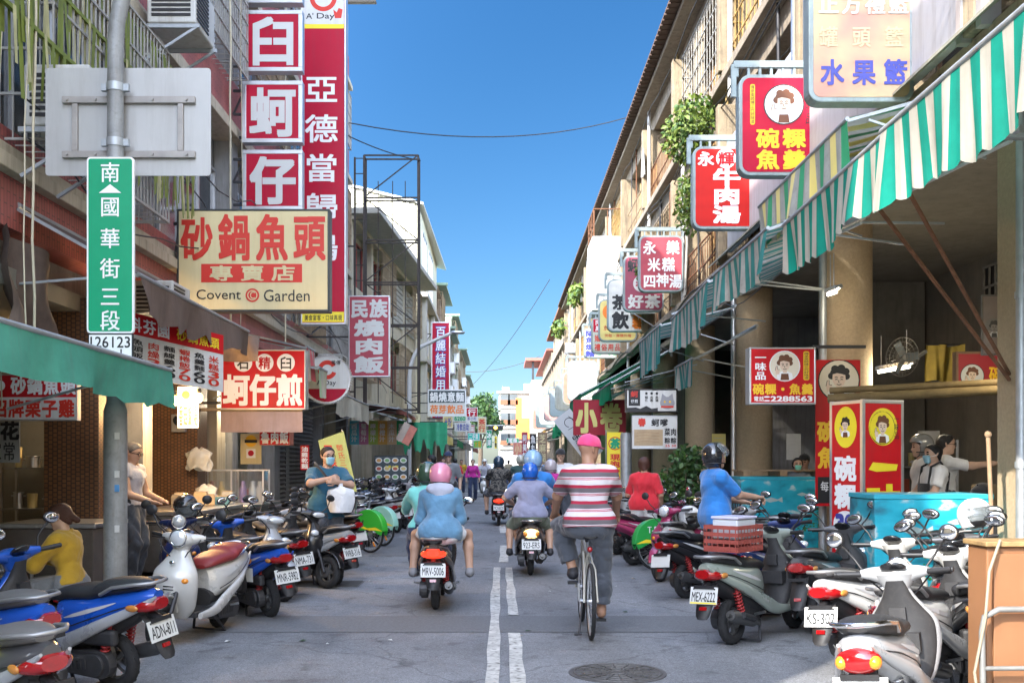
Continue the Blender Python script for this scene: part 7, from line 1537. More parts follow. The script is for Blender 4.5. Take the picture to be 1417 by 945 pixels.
mb = MB(); mb.ell((-.2, .22, 1.02), (.12, .07, .17), 14); mb.build('pouch', c_black, bg); mb = MB(); mb.tube([(-.2, .22, 1.15), (-.12, .2, 1.22), (.06, .19, 1.36), (.16, .12, 1.5), (.17, .0, 1.55), (.1, -.14, 1.45), (-.1, -.19, 1.25), (-.24, -.1, 1.1), (-.26, .1, 1.03)], .016, 8); mb.build('strap', c_black, bg)
mb = MB(); mb.sheet(lambda u, v: ((.13+.05*math.sin(v*3))*math.cos(u*6.283)*(1+.12*math.sin(u*19)) if v > .12 else .03*math.cos(u*6.283), .09*math.sin(u*6.283)*(1+.1*math.sin(u*23+v*4)) if v > .12 else .03*math.sin(u*6.283), .3-.38*v), 28, 9)
single(mb, 'plastic_bag', M('plastic_white', (.75, .76, .78), .35, var=.05, bump=.6, bscale=25), 'crumpled white plastic bag held by the man in the mask', 'bag', loc=(-2.1, 13.42, .98))
t, J = person('balding man with glasses in a grey vest at the left food stall', (-4.42, 12.25, .1), 262, 1.68, wl=(-.15, .3, 1.0), wr=(.15, .3, 1.0), skin='mid', shirt=c_lilac, sleeve=.3, trousers=c_slate, shoes=shoe_b, hair=h_grey, glasses=True, res=.009, nod=14)
t, J = person('woman with a brown ponytail in a yellow blouse sitting at a stall table', (-3.78, 9.0, 0), 84, 1.58, pelvis=(0, 0, .47), lean=8, wl=(-.12, .42, .7), wr=(.12, .4, .72), al=(-.1, .42, .08), ar=(.1, .42, .08), bulk=.98, shirt=c_yellow, sleeve=1.85, hem=.0, trousers=c_grey, shoes=shoe_b, hair=h_brown, hairlen=.0, bun=True, female=True, skin='light', res=.007, cres=.009, hands=True, curl=.5, palm=(0, 0, -1), nod=12, turn=6)
t, J = person('man in a bright blue T-shirt and black helmet standing among the right scooters', (2.42, 11.6, 0), 282, 1.72, wl=(-.14, .42, 1.1), wr=(.1, .46, 1.16), bulk=1.1, shirt=c_blue, sleeve=.85, hem=-.16, trousers=c_slate, shoes=shoe_b, helmet=k_black, visor=28, hair=h_black, res=.007, cres=.009, hands=True, curl=.6, palm=(.3, 0, -1), turn=-4, elbow=((-.4, -1, -.4), (.4, -1, -.4)))
b = Board((2.42+.0, 0, 0), (1, 0, 0), (0, 0, 1), (0, -1, 0), 1, 1)
t, J = person('woman with a dark bob in a red T-shirt and white trousers seen from behind', (2.24, 16.0, 0), -14, 1.63, wl=(-.2, .28, 1.0), wr=(.26, .1, .86), bulk=1.12, shirt=c_red, sleeve=.95, hem=-.1, trousers=c_white, shoes=shoe_g, hair=h_brown, hairlen=.05, female=True, res=.009, cres=.011)
t, J = person('man in a turquoise T-shirt looking into the left stalls', (-1.62, 24.2, 0), 70, 1.72, shirt=c_turq, sleeve=.9, hem=-.1, trousers=c_navy, leg=1.0, shoes=shoe_b, hair=h_black, res=.013)
t, J = person('man in a dark cap and grey shirt facing the camera behind the green helmet', (-1.28, 25, 0), 176, 1.8, shirt=c_grey, sleeve=.9, trousers=c_black, shoes=shoe_b, hair=h_black, cap=c_navy, res=.013, skin='light')
t, J = person('woman with long dark hair beside the man in turquoise', (-1.72, 26.4, 0), 30, 1.6, shirt=c_black, sleeve=.9, trousers=c_navy, shoes=shoe_b, hair=h_brown, hairlen=.12, female=True, res=.014)
t, J = person('woman with a face mask and black apron straps in the near food shop', (5.25, 12.4, .12), 95, 1.64, wl=(-.15, .34, 1.0), wr=(.15, .34, 1.0), shirt=c_white, sleeve=.7, trousers=c_black, shoes=shoe_b, hair=h_black, mask=m_mask, female=True, skin='light', res=.009)
ap_ = thing('apron', 'black apron with shoulder straps on the woman in the mask', 'apron', (5.25, 12.4, .12), R(95))
mb = MB(); mb.sheet(lambda u, v: (-.15+.3*u, .135+.02*math.sin(u*3.1), 1.18-.55*v), 8, 6); mb.build('bib', c_black, ap_)
for sx in (-1, 1): mb = MB(); mb.tube([(sx*.11, .13, 1.18), (sx*.11, .1, 1.38), (sx*.1, -.02, 1.44), (sx*.1, -.13, 1.3), (sx*.02, -.14, 1.0)], .016, 6); mb.build('strap', c_black, ap_)
t, J = person('customer in a grey helmet and white T-shirt in the near food shop', (5.35, 13.0, .12), 80, 1.74, shirt=c_white, sleeve=.8, trousers=c_slate, shoes=shoe_b, helmet=k_grey, hair=h_black, res=.011)
t, J = person('young man with glasses reaching out an arm in the near food shop', (5.72, 13.2, .12), 258, 1.78, wr=(.1, .62, 1.42), wl=(-.2, .1, .9), shirt=c_white, sleeve=.8, trousers=c_slate, shoes=shoe_b, hair=h_black, glasses=True, res=.01, skin='light', hands=False, elbow=((-.4, -1, -.4), (.3, -.2, -1)))
mb = MB(); mb.ell((0, -.02, 1.2), (.13, .2, .2), 14); single(mb, 'sling_bag', c_black, 'black sling bag on the young man reaching out', 'bag', loc=(5.5, 13.05, .12))
t, J = person('man in a black cap bent over a table at the right edge', (5.3, 10.7, .12), 110, 1.7, pelvis=(0, 0, .5), lean=30, wl=(-.15, .5, .72), wr=(.15, .5, .72), al=(-.1, .4, .08), ar=(.1, .4, .08), shirt=c_black, sleeve=.9, trousers=c_slate, shoes=shoe_b, cap=c_black, hair=h_black, res=.012, nod=30)
t, J = person('man in a black cap sitting in the shade behind the round column', (5.4, 18.2, .12), 150, 1.72, pelvis=(0, 0, .78), shirt=c_black, sleeve=.9, trousers=c_black, shoes=shoe_b, cap=c_black, hair=h_black, res=.014)
t, J = person('woman with a green face mask behind the painted turquoise box', (4.75, 16.4, .12), 172, 1.5, shirt=c_grey, sleeve=.9, trousers=c_black, shoes=shoe_b, hair=h_black, hairlen=.06, mask=M('mask_green', (.2, .6, .5), .8), female=True, res=.012)
FG = 'people far up the street'
for i, (x, y, hd_, sm, hm, seat_, lab) in enumerate(((-.75, 46.9, 180, c_lilac, k_white, 1, 'rider in a pale shirt coming towards the camera'), (-.1, 51.9, 0, c_black, k_black, 1, 'small dark clad rider far up the street'), (-1.9, 34, 175, c_white, None, 0, 'distant shopper in white by the left stalls'), (-1.7, 38, 20, c_red, None, 0, 'distant shopper in red by the left stalls'), (-2.0, 52, 180, c_yellow, None, 0, 'distant walker in yellow on the left'), (1.7, 36, 180, c_grey, None, 0, 'distant walker in grey on the right'), (2.0, 44, 10, c_blue, None, 0, 'distant walker in blue on the right'), (-.9, 62, 180, c_white, None, 0, 'far walker in white on the crossing'), (.5, 66, 0, c_khaki, None, 0, 'far walker in khaki on the crossing'), (1.4, 58, 180, c_mag, None, 0, 'far walker in magenta near the crossing'))):
    kw = dict(pelvis=(0, 0, .9), wl=(-.36, .6, 1.0), wr=(.36, .6, 1.0), al=(-.16, .3, .36), ar=(.16, .3, .36), lean=6) if seat_ else dict(al=(-.1, -.15, .1), ar=(.1, .15, .09))
    person(lab, (x, y, 0), hd_, 1.7, shirt=sm, sleeve=.9, trousers=c_navy, shoes=shoe_b, hair=h_black, helmet=hm, res=.022, group=FG, **kw)
# ---------------------------------------------------------------- small things
def helmet_obj(label, loc, m, rz=0, tilt=0, visor=False):
    t = thing('helmet', label, 'helmet', loc, 0, 'helmets left on scooters'); t.rotation_euler = (R(tilt), 0, R(rz))
    F = Field(); F.bone((0, -.01, 0), (0, .015, 0), .13, k=.02); F.bone((0, -.01, -.05), (0, -.01, -.09), .122, .115, .03)
    def carve(G, X, Y, Z):
        inner_ = np.sqrt(X**2+Y**2+(Z+.02)**2)-.11; G = np.maximum(G, -np.maximum(inner_, Z+.03)); return np.maximum(np.maximum(G, -np.maximum(.03-Y, Z-.03)), -.12-Z)
    F.carve.append(carve); skin_obj('shell', F.mesh(.009), m, t)
    mb = MB(); mb.ell((0, 0, -.06), (.105, .1, .06), 14); mb.build('lining', black, t)
    if visor:
        mb = MB(); mb.sheet(lambda u, v: (.145*math.sin(R(-75+150*u)), .145*math.cos(R(-75+150*u))*math.cos(R(-25+60*v)), -.02+.145*math.sin(R(-25+60*v))), 12, 4); mb.build('visor', M('visor_clear'), t)
    return t
helmet_obj('white helmet with clear visor hung on the dark grey scooter before the turquoise freezer', (4.0, 8.65, 1.12), k_white, 200, 15, True)
helmet_obj('black helmet with silver visor frame hung on the dark blue scooter', (-3.45, 11.2, 1.08), k_black, 170, -20, True)
helmet_obj('white helmet resting on the white and red scooter below the woman in red', (2.52, 13.7, .85), k_white, 220)
helmet_obj('grey helmet hung on the blue scooter at the left edge', (-3.92, 7.2, 1.12), k_grey, 150, 10)
helmet_obj('black helmet on a scooter by the picture menu', (-2.9, 23.2, 1.1), k_black, 150)
helmet_obj('pink helmet on a scooter by the man in turquoise', (-2.5, 26.8, .95), k_silver, 120)
# red crate and tub on the crate scooter
ce, si = math.cos(R(48)), math.sin(R(48))
t = thing('plastic_crate', 'dull red plastic crate strapped on the seat of the grey green scooter', 'crate', (1.98+.02*ce, 8.75+.02*si, .8), R(48))
mb = MB(); mb.bx(-.22, .22, -.16, .16, 0, .012)
for x0, x1, y0, y1 in ((-.22, .22, -.16, -.148), (-.22, .22, .148, .16), (-.22, -.208, -.147, .147), (.208, .22, -.147, .147)):
    for z in (.014, .07, .13, .19): mb.bx(x0, x1, y0, y1, z, z+.032)
for i in range(9): x = -.215+i*.053; mb.bx(x-.005, x+.005, -.163, -.1605, .0, .22); mb.bx(x-.005, x+.005, .1605, .163, .0, .22)
for i in range(6): y = -.14+i*.055; mb.bx(-.223, -.2205, y-.005, y+.005, 0, .22); mb.bx(.2205, .223, y-.005, y+.005, 0, .22)
mb.build('basket', M('crate_red', (.3, .06, .045), .6, var=.15), t)
t = thing('plastic_tub', 'translucent lidded plastic tub sitting in the red crate', 'tub', (2.0, 8.78, .9), R(48))
mb = MB(); mb.bx(-.16, .16, -.12, .12, 0, .17); mb.build('tub', M('tub_white', (.55, .58, .62), .35), t, bev=.015); mb = MB(); mb.bx(-.17, .17, -.13, .13, .172, .195); mb.build('lid', M('tub_lid', (.5, .5, .66), .35), t, bev=.008)
# green delivery bag with yellow band
mb = MB(); mb.bx(-.17, .17, -.14, .14, 0, .34); t = thing('delivery_bag', 'olive green box bag with a bright yellow band on the grey corner scooter', 'bag', (-2.5, 4.95, .38), R(50)); mb.build('body', M('bag_green', (.1, .15, .07), .8, var=.2), t, bev=.03)
mb = MB(); mb.bx(-.05, .05, -.146, .146, 0, .3); mb.build('band', M('hi_vis', (.8, .8, .03), .6), t)
# wooden cabinet on a hand truck
t = thing('wooden_cabinet', 'worn brown wooden cabinet standing at the right edge of the road', 'cabinet', (3.22, 5.75, 0), R(2))
mb = MB(); mb.bx(-.5, .5, 0, .22, .06, 1.08); mb.build('carcass', M('cabinet_wood', (.25, .12, .055), .5, var=.2, scale=1.2, streak=(.26, .11, .05, .6)), t, bev=.01)
mb = MB(); mb.bx(-.47, -.02, -.022, -.002, .1, 1.04); mb.build('door', M('cabinet_wood'), t, bev=.005); mb = MB(); mb.bx(.02, .47, -.022, -.002, .1, 1.04); mb.build('door', M('cabinet_wood'), t, bev=.005)
mb = MB(); mb.bx(-.52, .52, -.03, .24, 1.081, 1.11); mb.build('top', M('cabinet_top', (.3, .19, .08), .7, var=.45, scale=9), t, bev=.006)
t = thing('hand_truck', 'bent grey tube hand truck leaning on the wooden cabinet', 'hand truck', (2.7, 5.62, 0), R(2))
mb = MB(); mb.tube([(-.05, 0, .1), (-.05, .02, .62), (-.03, .03, .7), (.05, .035, .74), (.5, .035, .74), (.58, .03, .7), (.6, .02, .62), (.6, 0, .1)], .017, 10); mb.cyl((-.05, .01, .42), (.6, .01, .42), .013, 8); mb.cyl((-.05, .0, .12), (.6, .0, .12), .013, 8); mb.bx(-.05, .6, -.25, -.0, .045, .06); mb.build('frame', M('tube_grey', (.22, .22, .21), .5, .3, var=.2), t)
for x in (-.08, .63): mb = MB(); mb.torus((x, .05, .1), (1, 0, 0), .075, .025, 20, 8); mb.build('wheel', rubber, t)
mb = MB(); mb.tube([(2.78, 5.7, 1.12), (2.7, 5.66, .95), (2.66, 5.62, .7), (2.6, 5.62, .4), (2.62, 5.55, .04)], .009, 8); single(mb, 'hose', M('hose_cream', (.25, .21, .15), .6), 'cream hose hanging beside the wooden cabinet', 'hose')
mb = MB(); mb.tube([(2.98, 5.68, 1.0), (2.95, 5.64, .6), (2.93, 5.62, .44)], .006, 6); single(mb, 'cord', M('cord_red', (.5, .08, .05), .7), 'thin red cord tied to the hand truck', 'cord')
# painted turquoise freezers
def paintbox(label, loc, rz, w, d, h):
    t = thing('freezer', label, 'freezer', loc, rz, 'turquoise painted freezers')
    m = bpy.data.materials.get('sea_painting')
    if not m:
        m = bpy.data.materials.new('sea_painting'); m.use_nodes = True; n = m.node_tree.nodes; l = m.node_tree.links; p = n['Principled BSDF']; tc = n.new('ShaderNodeTexCoord')
        nz = n.new('ShaderNodeTexNoise'); nz.inputs['Scale'].default_value = 2.4; nz.inputs['Detail'].default_value = 6; mp = n.new('ShaderNodeMapping'); mp.inputs['Scale'].default_value = (1, 1, 1.8); l.new(tc.outputs['Object'], mp.inputs[0]); l.new(mp.outputs[0], nz.inputs[0])
        r = n.new('ShaderNodeValToRGB'); e = r.color_ramp.elements; e[0].position = .34; e[0].color = (.02, .14, .2, 1); e[1].position = .46; e[1].color = (.015, .34, .46, 1)
        for ps, cc in ((.6, (.03, .42, .55, 1)), (.66, (.5, .62, .62, 1)), (.7, (.04, .4, .5, 1))): q = e.new(ps); q.color = cc
        l.new(nz.outputs[0], r.inputs[0]); l.new(r.outputs[0], p.inputs['Base Color']); p.inputs['Roughness'].default_value = .35
    mb = MB(); mb.bx(-w/2, w/2, -d/2, d/2, .06, h); mb.build('body', m, t, bev=.008)
    mb = MB(); mb.bx(-w/2-.01, w/2+.01, -d/2-.01, d/2+.01, h+.002, h+.05); mb.build('lid', M('freezer_lid', (.03, .36, .48), .4), t, bev=.005)
    mb = MB(); q = random.Random(int(loc[1]))
    for k in range(5):
        cx = q.uniform(-.1, .42)*w; cz = q.uniform(.3, .7)*h
        for i in range(26):
            a = q.uniform(0, 6.28); rr = q.uniform(0, .16); x = cx+rr*math.cos(a)*1.4; z = cz+rr*math.sin(a)*.7; s_ = q.uniform(.012, .03)
            if abs(x)+s_ < w/2: mb.add([(x-s_, -d/2-.003, z), (x, -d/2-.003, z-s_*.6), (x+s_, -d/2-.003, z), (x, -d/2-.003, z+s_*.6)], [(0, 1, 2, 3)])
    mb.build('painted_leaves', M('paint_leaf', (.05, .2, .05), .5, var=.4), t)
    mb = MB()
    for cx, cz, sc in ((-.15, .75, 1), (.2, .82, .7), (-.3, .5, .6)):
        x = cx*w; z = cz*h; mb.add([(x-.14*sc, -d/2-.004, z), (x-.03*sc, -d/2-.004, z-.04*sc), (x+.1*sc, -d/2-.004, z-.01*sc), (x+.17*sc, -d/2-.004, z-.04*sc), (x+.16*sc, -d/2-.004, z+.05*sc), (x+.09*sc, -d/2-.004, z+.01*sc), (x-.02*sc, -d/2-.004, z+.045*sc)], [tuple(range(7))])
    mb.build('painted_fish', M('paint_fish', (.4, .5, .5), .5, var=.25), t)
    return t
paintbox('turquoise freezer with fish painting before the standing red sign', (4.12, 10.1, 0), 0, 1.12, .7, 1.2)
paintbox('turquoise freezer with worn paint and a wooden pallet on top before the round column', (4.5, 16.6, 0), 0, 1.4, .8, 1.28)
mb = MB()
for i in range(3): mb.bx(-.65+i*.58, -.53+i*.58, -.35, .35, 0, .08)
for i in range(5): mb.bx(-.68, .68, -.35+i*.155, -.27+i*.155, .081, .1)
single(mb, 'pallet', M('pallet_wood', (.32, .22, .13), .8, var=.3), 'rough wooden pallet lying on the worn turquoise freezer', 'pallet', loc=(4.5, 16.6, 1.335))
mb = MB(); mb.tube([(4.32, 9.05, .12), (4.36, 9.1, 1.1), (4.34, 9.12, 1.78)], .02, 8); mb.ell((4.34, 9.12, 1.8), .035, 8); single(mb, 'wooden_pole', M('pole_wood', (.33, .22, .13), .8, var=.3), 'rough wooden stick standing beside the grey steel pipe', 'stick')
mb = MB(); mb.cyl((0, 0, 0), (0, 0, 2.1), .11, 20); mb.cyl((0, 0, 2.1), (0, 0, 2.14), .1, 20); single(mb, 'steel_post', galv, 'short fat grey steel post beside the yellow tea flag', 'post', loc=(2.47, 20.2, 0))
# wall fan
t = thing('wall_fan', 'dusty wall fan turned aside inside the near food shop', 'fan', (5.35, 13.6, 2.95), R(-60))
mb = MB(); mb.ell((0, .12, 0), (.07, .12, .07), 12); mb.bar((0, .2, -.02), (0, .45, .1), .04); mb.build('motor', M('fan_grey', (.4, .4, .38), .5), t)
mb = MB()
for rr in (.08, .14, .2, .26): mb.torus((0, -.03, 0), (0, 1, 0), rr, .004, 30, 4)
for k in range(28): a = k*math.pi/14; mb.tube([(.03*math.cos(a), -.05, .03*math.sin(a)), (.26*math.cos(a), -.02, .26*math.sin(a))], .0025, 4)
mb.build('guard', M('guard_wire', (.3, .28, .25), .5, .5), t); mb = MB()
for k in range(3): a = k*2.09; mb.box((.13*math.cos(a), .01, .13*math.sin(a)), (.2, .008, .1), rot=Matrix.Rotation(-a, 3, 'Y') @ Matrix.Rotation(.3, 3, 'X'))
mb.build('blades', M('fan_blade', (.2, .24, .26), .4), t)
# left stall: bulbs, counter, glass case, bags, table
bulb_e = M('bulb_glow', (1, .8, .4), .4, emit=(1, .55, .12), es=10)
for p, lab in (((-4.2, 13.2, 2.35), 'glowing yellow bulb on the left above the paper notice'), ((-3.95, 13.4, 2.4), 'glowing yellow bulb on the right above the paper notice')):
    t = thing('light_bulb', lab, 'bulb', p, 0, 'lit bulbs in the left stall'); mb = MB(); mb.ell((0, 0, 0), (.05, .05, .065), 14); mb.build('glass', bulb_e, t); mb = MB(); mb.cyl((0, 0, .06), (0, 0, .12), .025, 10); mb.cyl((0, 0, .12), (0, 0, .8), .006, 6); mb.build('socket', black, t)
    ld = bpy.data.lights.new('bulb_light', 'POINT'); ld.energy = 18; ld.color = (1, .6, .25); ld.shadow_soft_size = .06; lo_ = bpy.data.objects.new('bulb_light', ld); COL.objects.link(lo_); lo_.parent = t; lo_.location = (0, -.02, -.12)
for p in ((-4.0, 12.0, 2.85), (-4.3, 16.9, 2.7)):
    t = thing('tube_lamp', ('lit tube lamp under the brown awning', 'lit tube lamp above the glass food case')[p[1] > 14], 'lamp', p, R(90), 'lamps in the left stalls'); mb = MB(); mb.bx(-.04, .04, -.5, .5, 0, .05); mb.build('channel', alu, t); mb = MB(); mb.cyl((0, -.48, -.02), (0, .48, -.02), .016, 10); mb.build('tube', tube_e, t); ld = bpy.data.lights.new('tube_light', 'POINT'); ld.energy = 12; ld.color = (1, .8, .55); ld.shadow_soft_size = .15; lo_ = bpy.data.objects.new('tube_light', ld); COL.objects.link(lo_); lo_.parent = t; lo_.location = (0, 0, -.12); mb = MB(); mb.bar((0, -.45, .05), (0, -.45, .4), .012); mb.bar((0, .45, .05), (0, .45, .4), .012); mb.build('hanger', darkm, t)
def stall_counter(label, x0, x1, y0, y1, h, m):
    t = thing('stall_counter', label, 'counter', ((x0+x1)/2, (y0+y1)/2, 0), 0, 'counters of the left stalls'); w, d_ = x1-x0, y1-y0
    mb = MB(); mb.bx(-w/2, w/2, -d_/2, d_/2, h-.05, h); mb.build('top', steel, t, bev=.008); mb = MB(); mb.bx(-w/2+.03, w/2-.03, -d_/2+.03, d_/2-.03, .2, h-.052); mb.build('cabinet', m, t, bev=.01)
    for x in (-1, 1):
        for y in (-1, 1): mb = MB(); mb.bx(x*(w/2-.06)-.02, x*(w/2-.06)+.02, y*(d_/2-.06)-.02, y*(d_/2-.06)+.02, 0, .2); mb.build('leg', steel, t)
    return t
dull = M('dull_steel', (.25, .25, .25), .4, .7, var=.25, scale=4)
stall_counter('steel counter in front of the balding man', -4.7, -3.75, 12.6, 14.9, .95, dull)
stall_counter('steel counter under the glass food case', -4.6, -3.7, 15.1, 17.2, .92, dull)
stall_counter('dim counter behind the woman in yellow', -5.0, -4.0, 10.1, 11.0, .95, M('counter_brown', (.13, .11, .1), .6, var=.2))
t = thing('glass_case', 'glass food display case on the steel counter', 'display case', (-4.05, 15.6, .925), 0)
mb = MB(); w, d_, h = .95, .4, .52
for x in (-w/2, 0, w/2): 
    for y in (-d_/2, d_/2): mb.bx(x-.012, x+.012, y-.012, y+.012, 0, h)
for z in (0, h-.02):
    for y in (-d_/2, d_/2): mb.bx(-w/2, w/2, y-.01, y+.01, z, z+.02)
mb.build('frame', alu, t); mb = MB(); mb.bx(-w/2+.005, w/2-.005, -d_/2+.003, -d_/2+.007, .02, h-.02); mb.bx(w/2-.006, w/2-.002, -d_/2, d_/2, .02, h-.02); mb.build('pane', glass, t); mb = MB(); mb.bx(-w/2, w/2, -d_/2, d_/2, .001, .015); mb.build('shelf', steel, t)
q = random.Random(3)
for i, (x, c) in enumerate(((.12, (.3, .22, .42)), (.27, (.45, .5, .55)), (.38, (.5, .5, .48)), (-.2, (.5, .4, .2)), (-.35, (.4, .15, .08)))):
    mb = MB(); mb.loft([[(r_*math.cos(a), r_*math.sin(a), z) for a in np.linspace(0, 6.283, 15)[:-1]] for z, r_ in ((0, .05), (.02, .058), (.2, .058), (.26, .03), (.32, .026), (.33, .0))]); single(mb, 'sauce_bottle', M('bottle_'+str(i), c, .3), ('purple', 'pale blue', 'white', 'ochre', 'brown')[i]+' bottle standing in the glass food case', 'bottle', loc=(-4.05+x, 15.6, .945), group='bottles in the glass case')
for i, (x, y, z, s_) in enumerate(((-4.42, 15.0, 1.42, 1), (-4.28, 14.9, .96, .8))):
    mb = MB(); mb.sheet(lambda u, v: ((.05+.12*min(1, v*5))*s_*math.cos(u*6.283)*(1+.16*math.sin(u*25+v*9)+.1*math.sin(u*44)), .07*s_*min(1, .2+v*2)*math.sin(u*6.283)*(1+.2*math.sin(u*31+v*7)), (.33-.3*v+.03*math.sin(u*19)*(v > .8)+.03*math.sin(u*12.6)*(v < .2))*s_), 40, 10)
    single(mb, 'plastic_bag', M('bag_white', (.7, .68, .6), .5, bump=.5, bscale=25), ('bundle of white plastic bags hung on the brown tiled pillar', 'white plastic bag standing on the counter below the hung bags')[i], 'bag', loc=(x, y, z))
t = thing('stall_table', 'white topped table before the woman in yellow', 'table', (-4.35, 9.25, 0)); mb = MB(); mb.bx(-.35, .3, -.35, .35, .68, .71); mb.build('top', white, t, bev=.006)
for x in (-.3, .25):
    for y in (-.3, .3): mb = MB(); mb.cyl((x, y, 0), (x, y, .679), .016, 8); mb.build('leg', steel, t)
t = thing('stool', 'round red stool under the woman in yellow', 'stool', (-3.76, 9.0, 0)); mb = MB(); mb.cyl((0, 0, .34), (0, 0, .37), .16, 20); mb.build('seat', red, t)
for k in range(4): a = .78+k*1.57; mb = MB(); mb.tube([(.1*math.cos(a), .1*math.sin(a), .338), (.16*math.cos(a), .16*math.sin(a), 0)], .012, 6); mb.build('leg', steel, t)
t = thing('stool', 'low stool under the bent man in the black cap', 'stool', (5.3, 10.7, .12)); mb = MB(); mb.cyl((0, 0, .36), (0, 0, .39), .16, 20); mb.build('seat', wood, t); mb = MB(); mb.cyl((0, 0, 0), (0, 0, .359), .13, 12, .1); mb.build('base', steel, t)
t = thing('shop_table', 'steel table before the bent man in the black cap', 'table', (5.1, 11.15, .12)); mb = MB(); mb.bx(-.5, .5, -.25, .3, .7, .73); mb.build('top', steel, t)
for x in (-.46, .46): mb = MB(); mb.bar((x, 0, 0), (x, 0, .699), .04); mb.build('leg', steel, t)
for i, (y, z) in enumerate(((15.12, 2.0), (15.12, 2.35))):
    t = thing('electric_meter', ('lower', 'upper')[i]+' grey electricity meter on the brown tiled pillar', 'meter', (-4.75, y, z), 0, 'electric meters'); mb = MB(); mb.bx(-.1, .1, -.06, .06, 0, .26); mb.build('box', M('meter_grey', (.22, .22, .22), .5, var=.2), t, bev=.01); mb = MB(); mb.ell((0, -.06, .17), (.075, .05, .075), 14); mb.build('dome', glass_d, t)
def clutter(name, lab, cat, n, x0, x1, y0, y1, z, cols, sz, grp, seed):
    q = random.Random(seed)
    for i in range(n):
        c = q.randrange(len(cols)); w, d_, h = (q.uniform(.6, 1)*k for k in sz); x, y = q.uniform(x0, x1), q.uniform(y0, y1)
        t = thing(name, lab, cat, (x, y, z), q.uniform(-.4, .4), grp); mb = MB(); mb.bx(-w/2, w/2, -d_/2, d_/2, 0, h); mb.build('box', M('carton_%d' % c, cols[c], .7, var=.15), t, bev=.012); mb = MB(); mb.bx(-w/2+.01, w/2-.01, -d_/2+.01, d_/2-.01, h+.001, h+.02); mb.build('lid', cardl, t)
cardl = M('carton_lid', (.4, .32, .22), .8, var=.2)
cs_ = [(.4, .3, .18), (.5, .48, .42), (.45, .1, .07), (.1, .25, .3), (.5, .4, .12)]
clutter('carton', 'small carton among the goods on the left stall counters', 'carton', 9, -4.55, -3.85, 12.8, 16.9, .955, cs_, (.22, .2, .18), 'cartons on the left counters', 1)
clutter('carton', 'carton among the goods stacked by the far left stalls', 'carton', 16, -3.8, -3.0, 24, 40, 0, cs_, (.45, .4, .8), 'cartons by the far left stalls', 2)
clutter('carton', 'carton among the goods stacked by the far right stalls', 'carton', 14, 3.0, 4.2, 19, 40, 0, cs_, (.45, .4, .9), 'cartons by the far right stalls', 3)
clutter('carton', 'carton on the floor inside the near food shop', 'carton', 8, 5.6, 7.4, 13.6, 18.6, .12, cs_, (.5, .5, 1.1), 'cartons in the near food shop', 5)
# ---------------------------------------------------------------- plants
def leaves(mb, c, r, n, size, q, mats=2, droop=.3):
    for i in range(n):
        a = q.uniform(0, 6.283); u = q.uniform(-1, 1); rr = q.random()**.45; s_ = math.sqrt(1-u*u)
        p = Vector((c[0]+r[0]*rr*s_*math.cos(a), c[1]+r[1]*rr*s_*math.sin(a), c[2]+r[2]*rr*u))
        d_ = Vector((q.uniform(-1, 1), q.uniform(-1, 1), q.uniform(-1, .6)-droop)).normalized(); sd_ = d_.orthogonal().normalized(); sd_.rotate(Matrix.Rotation(q.uniform(0, 6.28), 3, d_)); L_ = size*q.uniform(.6, 1.3); w = L_*.3; nn = d_.cross(sd_)
        mb.add([p, p+d_*L_*.45+sd_*w+nn*L_*.06, p+d_*L_, p+d_*L_*.45-sd_*w+nn*L_*.06], [(0, 1, 2), (0, 2, 3)], m=q.randrange(mats))
q = random.Random(9)
t = thing('potted_plant', 'bushy dark green potted plant beside the man in the blue T-shirt', 'plant', (2.95, 16.9, 0))
mb = MB(); mb.loft([[(r_*math.cos(a), r_*math.sin(a), z) for a in np.linspace(0, 6.283, 21)[:-1]] for z, r_ in ((0, .18), (.4, .25), (.43, .27), (.45, .24), (.4, .22))]); mb.build('pot', M('pot_grey', (.25, .22, .2), .8, var=.2), t)
mb = MB()
for k in range(9): a = k*.7; mb.tube([(.05*math.cos(a), .05*math.sin(a), .4), (.18*math.cos(a), .18*math.sin(a), .9), (.33*math.cos(a), .33*math.sin(a), 1.4+.2*math.sin(k))], [.016, .011, .005], 6)
mb.build('stem', bark, t); mb = MB()
for c, r_, n in (((0, 0, 1.15), (.4, .4, .45), 520), ((.12, -.1, 1.6), (.3, .28, .28), 240), ((-.15, -.05, .85), (.36, .32, .25), 200)): leaves(mb, c, r_, n, .13, q, 2)
mb.build('foliage', [leafd, leafm], t)
for i, (c, r_, n, lab, s_) in enumerate((((3.95, 21.5, 8.55), (.5, 1.5, .6), 1700, 'leafy yellow green creeper over the balcony above the beef soup sign', .12), ((3.9, 20.8, 6.9), (.35, 1.0, .7), 900, 'trailing plant beside the beef soup sign', .11), ((3.9, 26.5, 6.6), (.4, 1.3, .45), 900, 'bright plant on the ledge above the faded red lightbox', .12), ((4.0, 55, 10.6), (.4, 2.2, .5), 300, 'tuft of plants growing on the roof edge further down', .3), ((4.0, 70, 10.8), (.5, 2.6, .6), 260, 'small roof plants near the end of the arcade', .35))):
    t = thing('creeper', lab, 'plant', c, 0, 'plants on the balconies'); mb = MB(); leaves(mb, (0, 0, 0), r_, n, s_, q, 3, .5); mb.build('foliage', [leafy, leafm, leafy], t)
    mb = MB()
    for k in range(4): x = q.uniform(-.2, .2); y = q.uniform(-.7, .7)*r_[1]; mb.tube([(.35, y*.4, -r_[2]), (x, y*.8, -.1), (x, y, r_[2]*.8)], .012, 5)
    mb.build('stem', bark, t)
t = thing('tree', 'round green tree beyond the left buildings at the end of the street', 'tree', (-2.6, 128, 0))
mb = MB(); mb.tube([(0, 0, 0), (.1, 0, 3), (0, .2, 6)], [.35, .28, .16], 10)
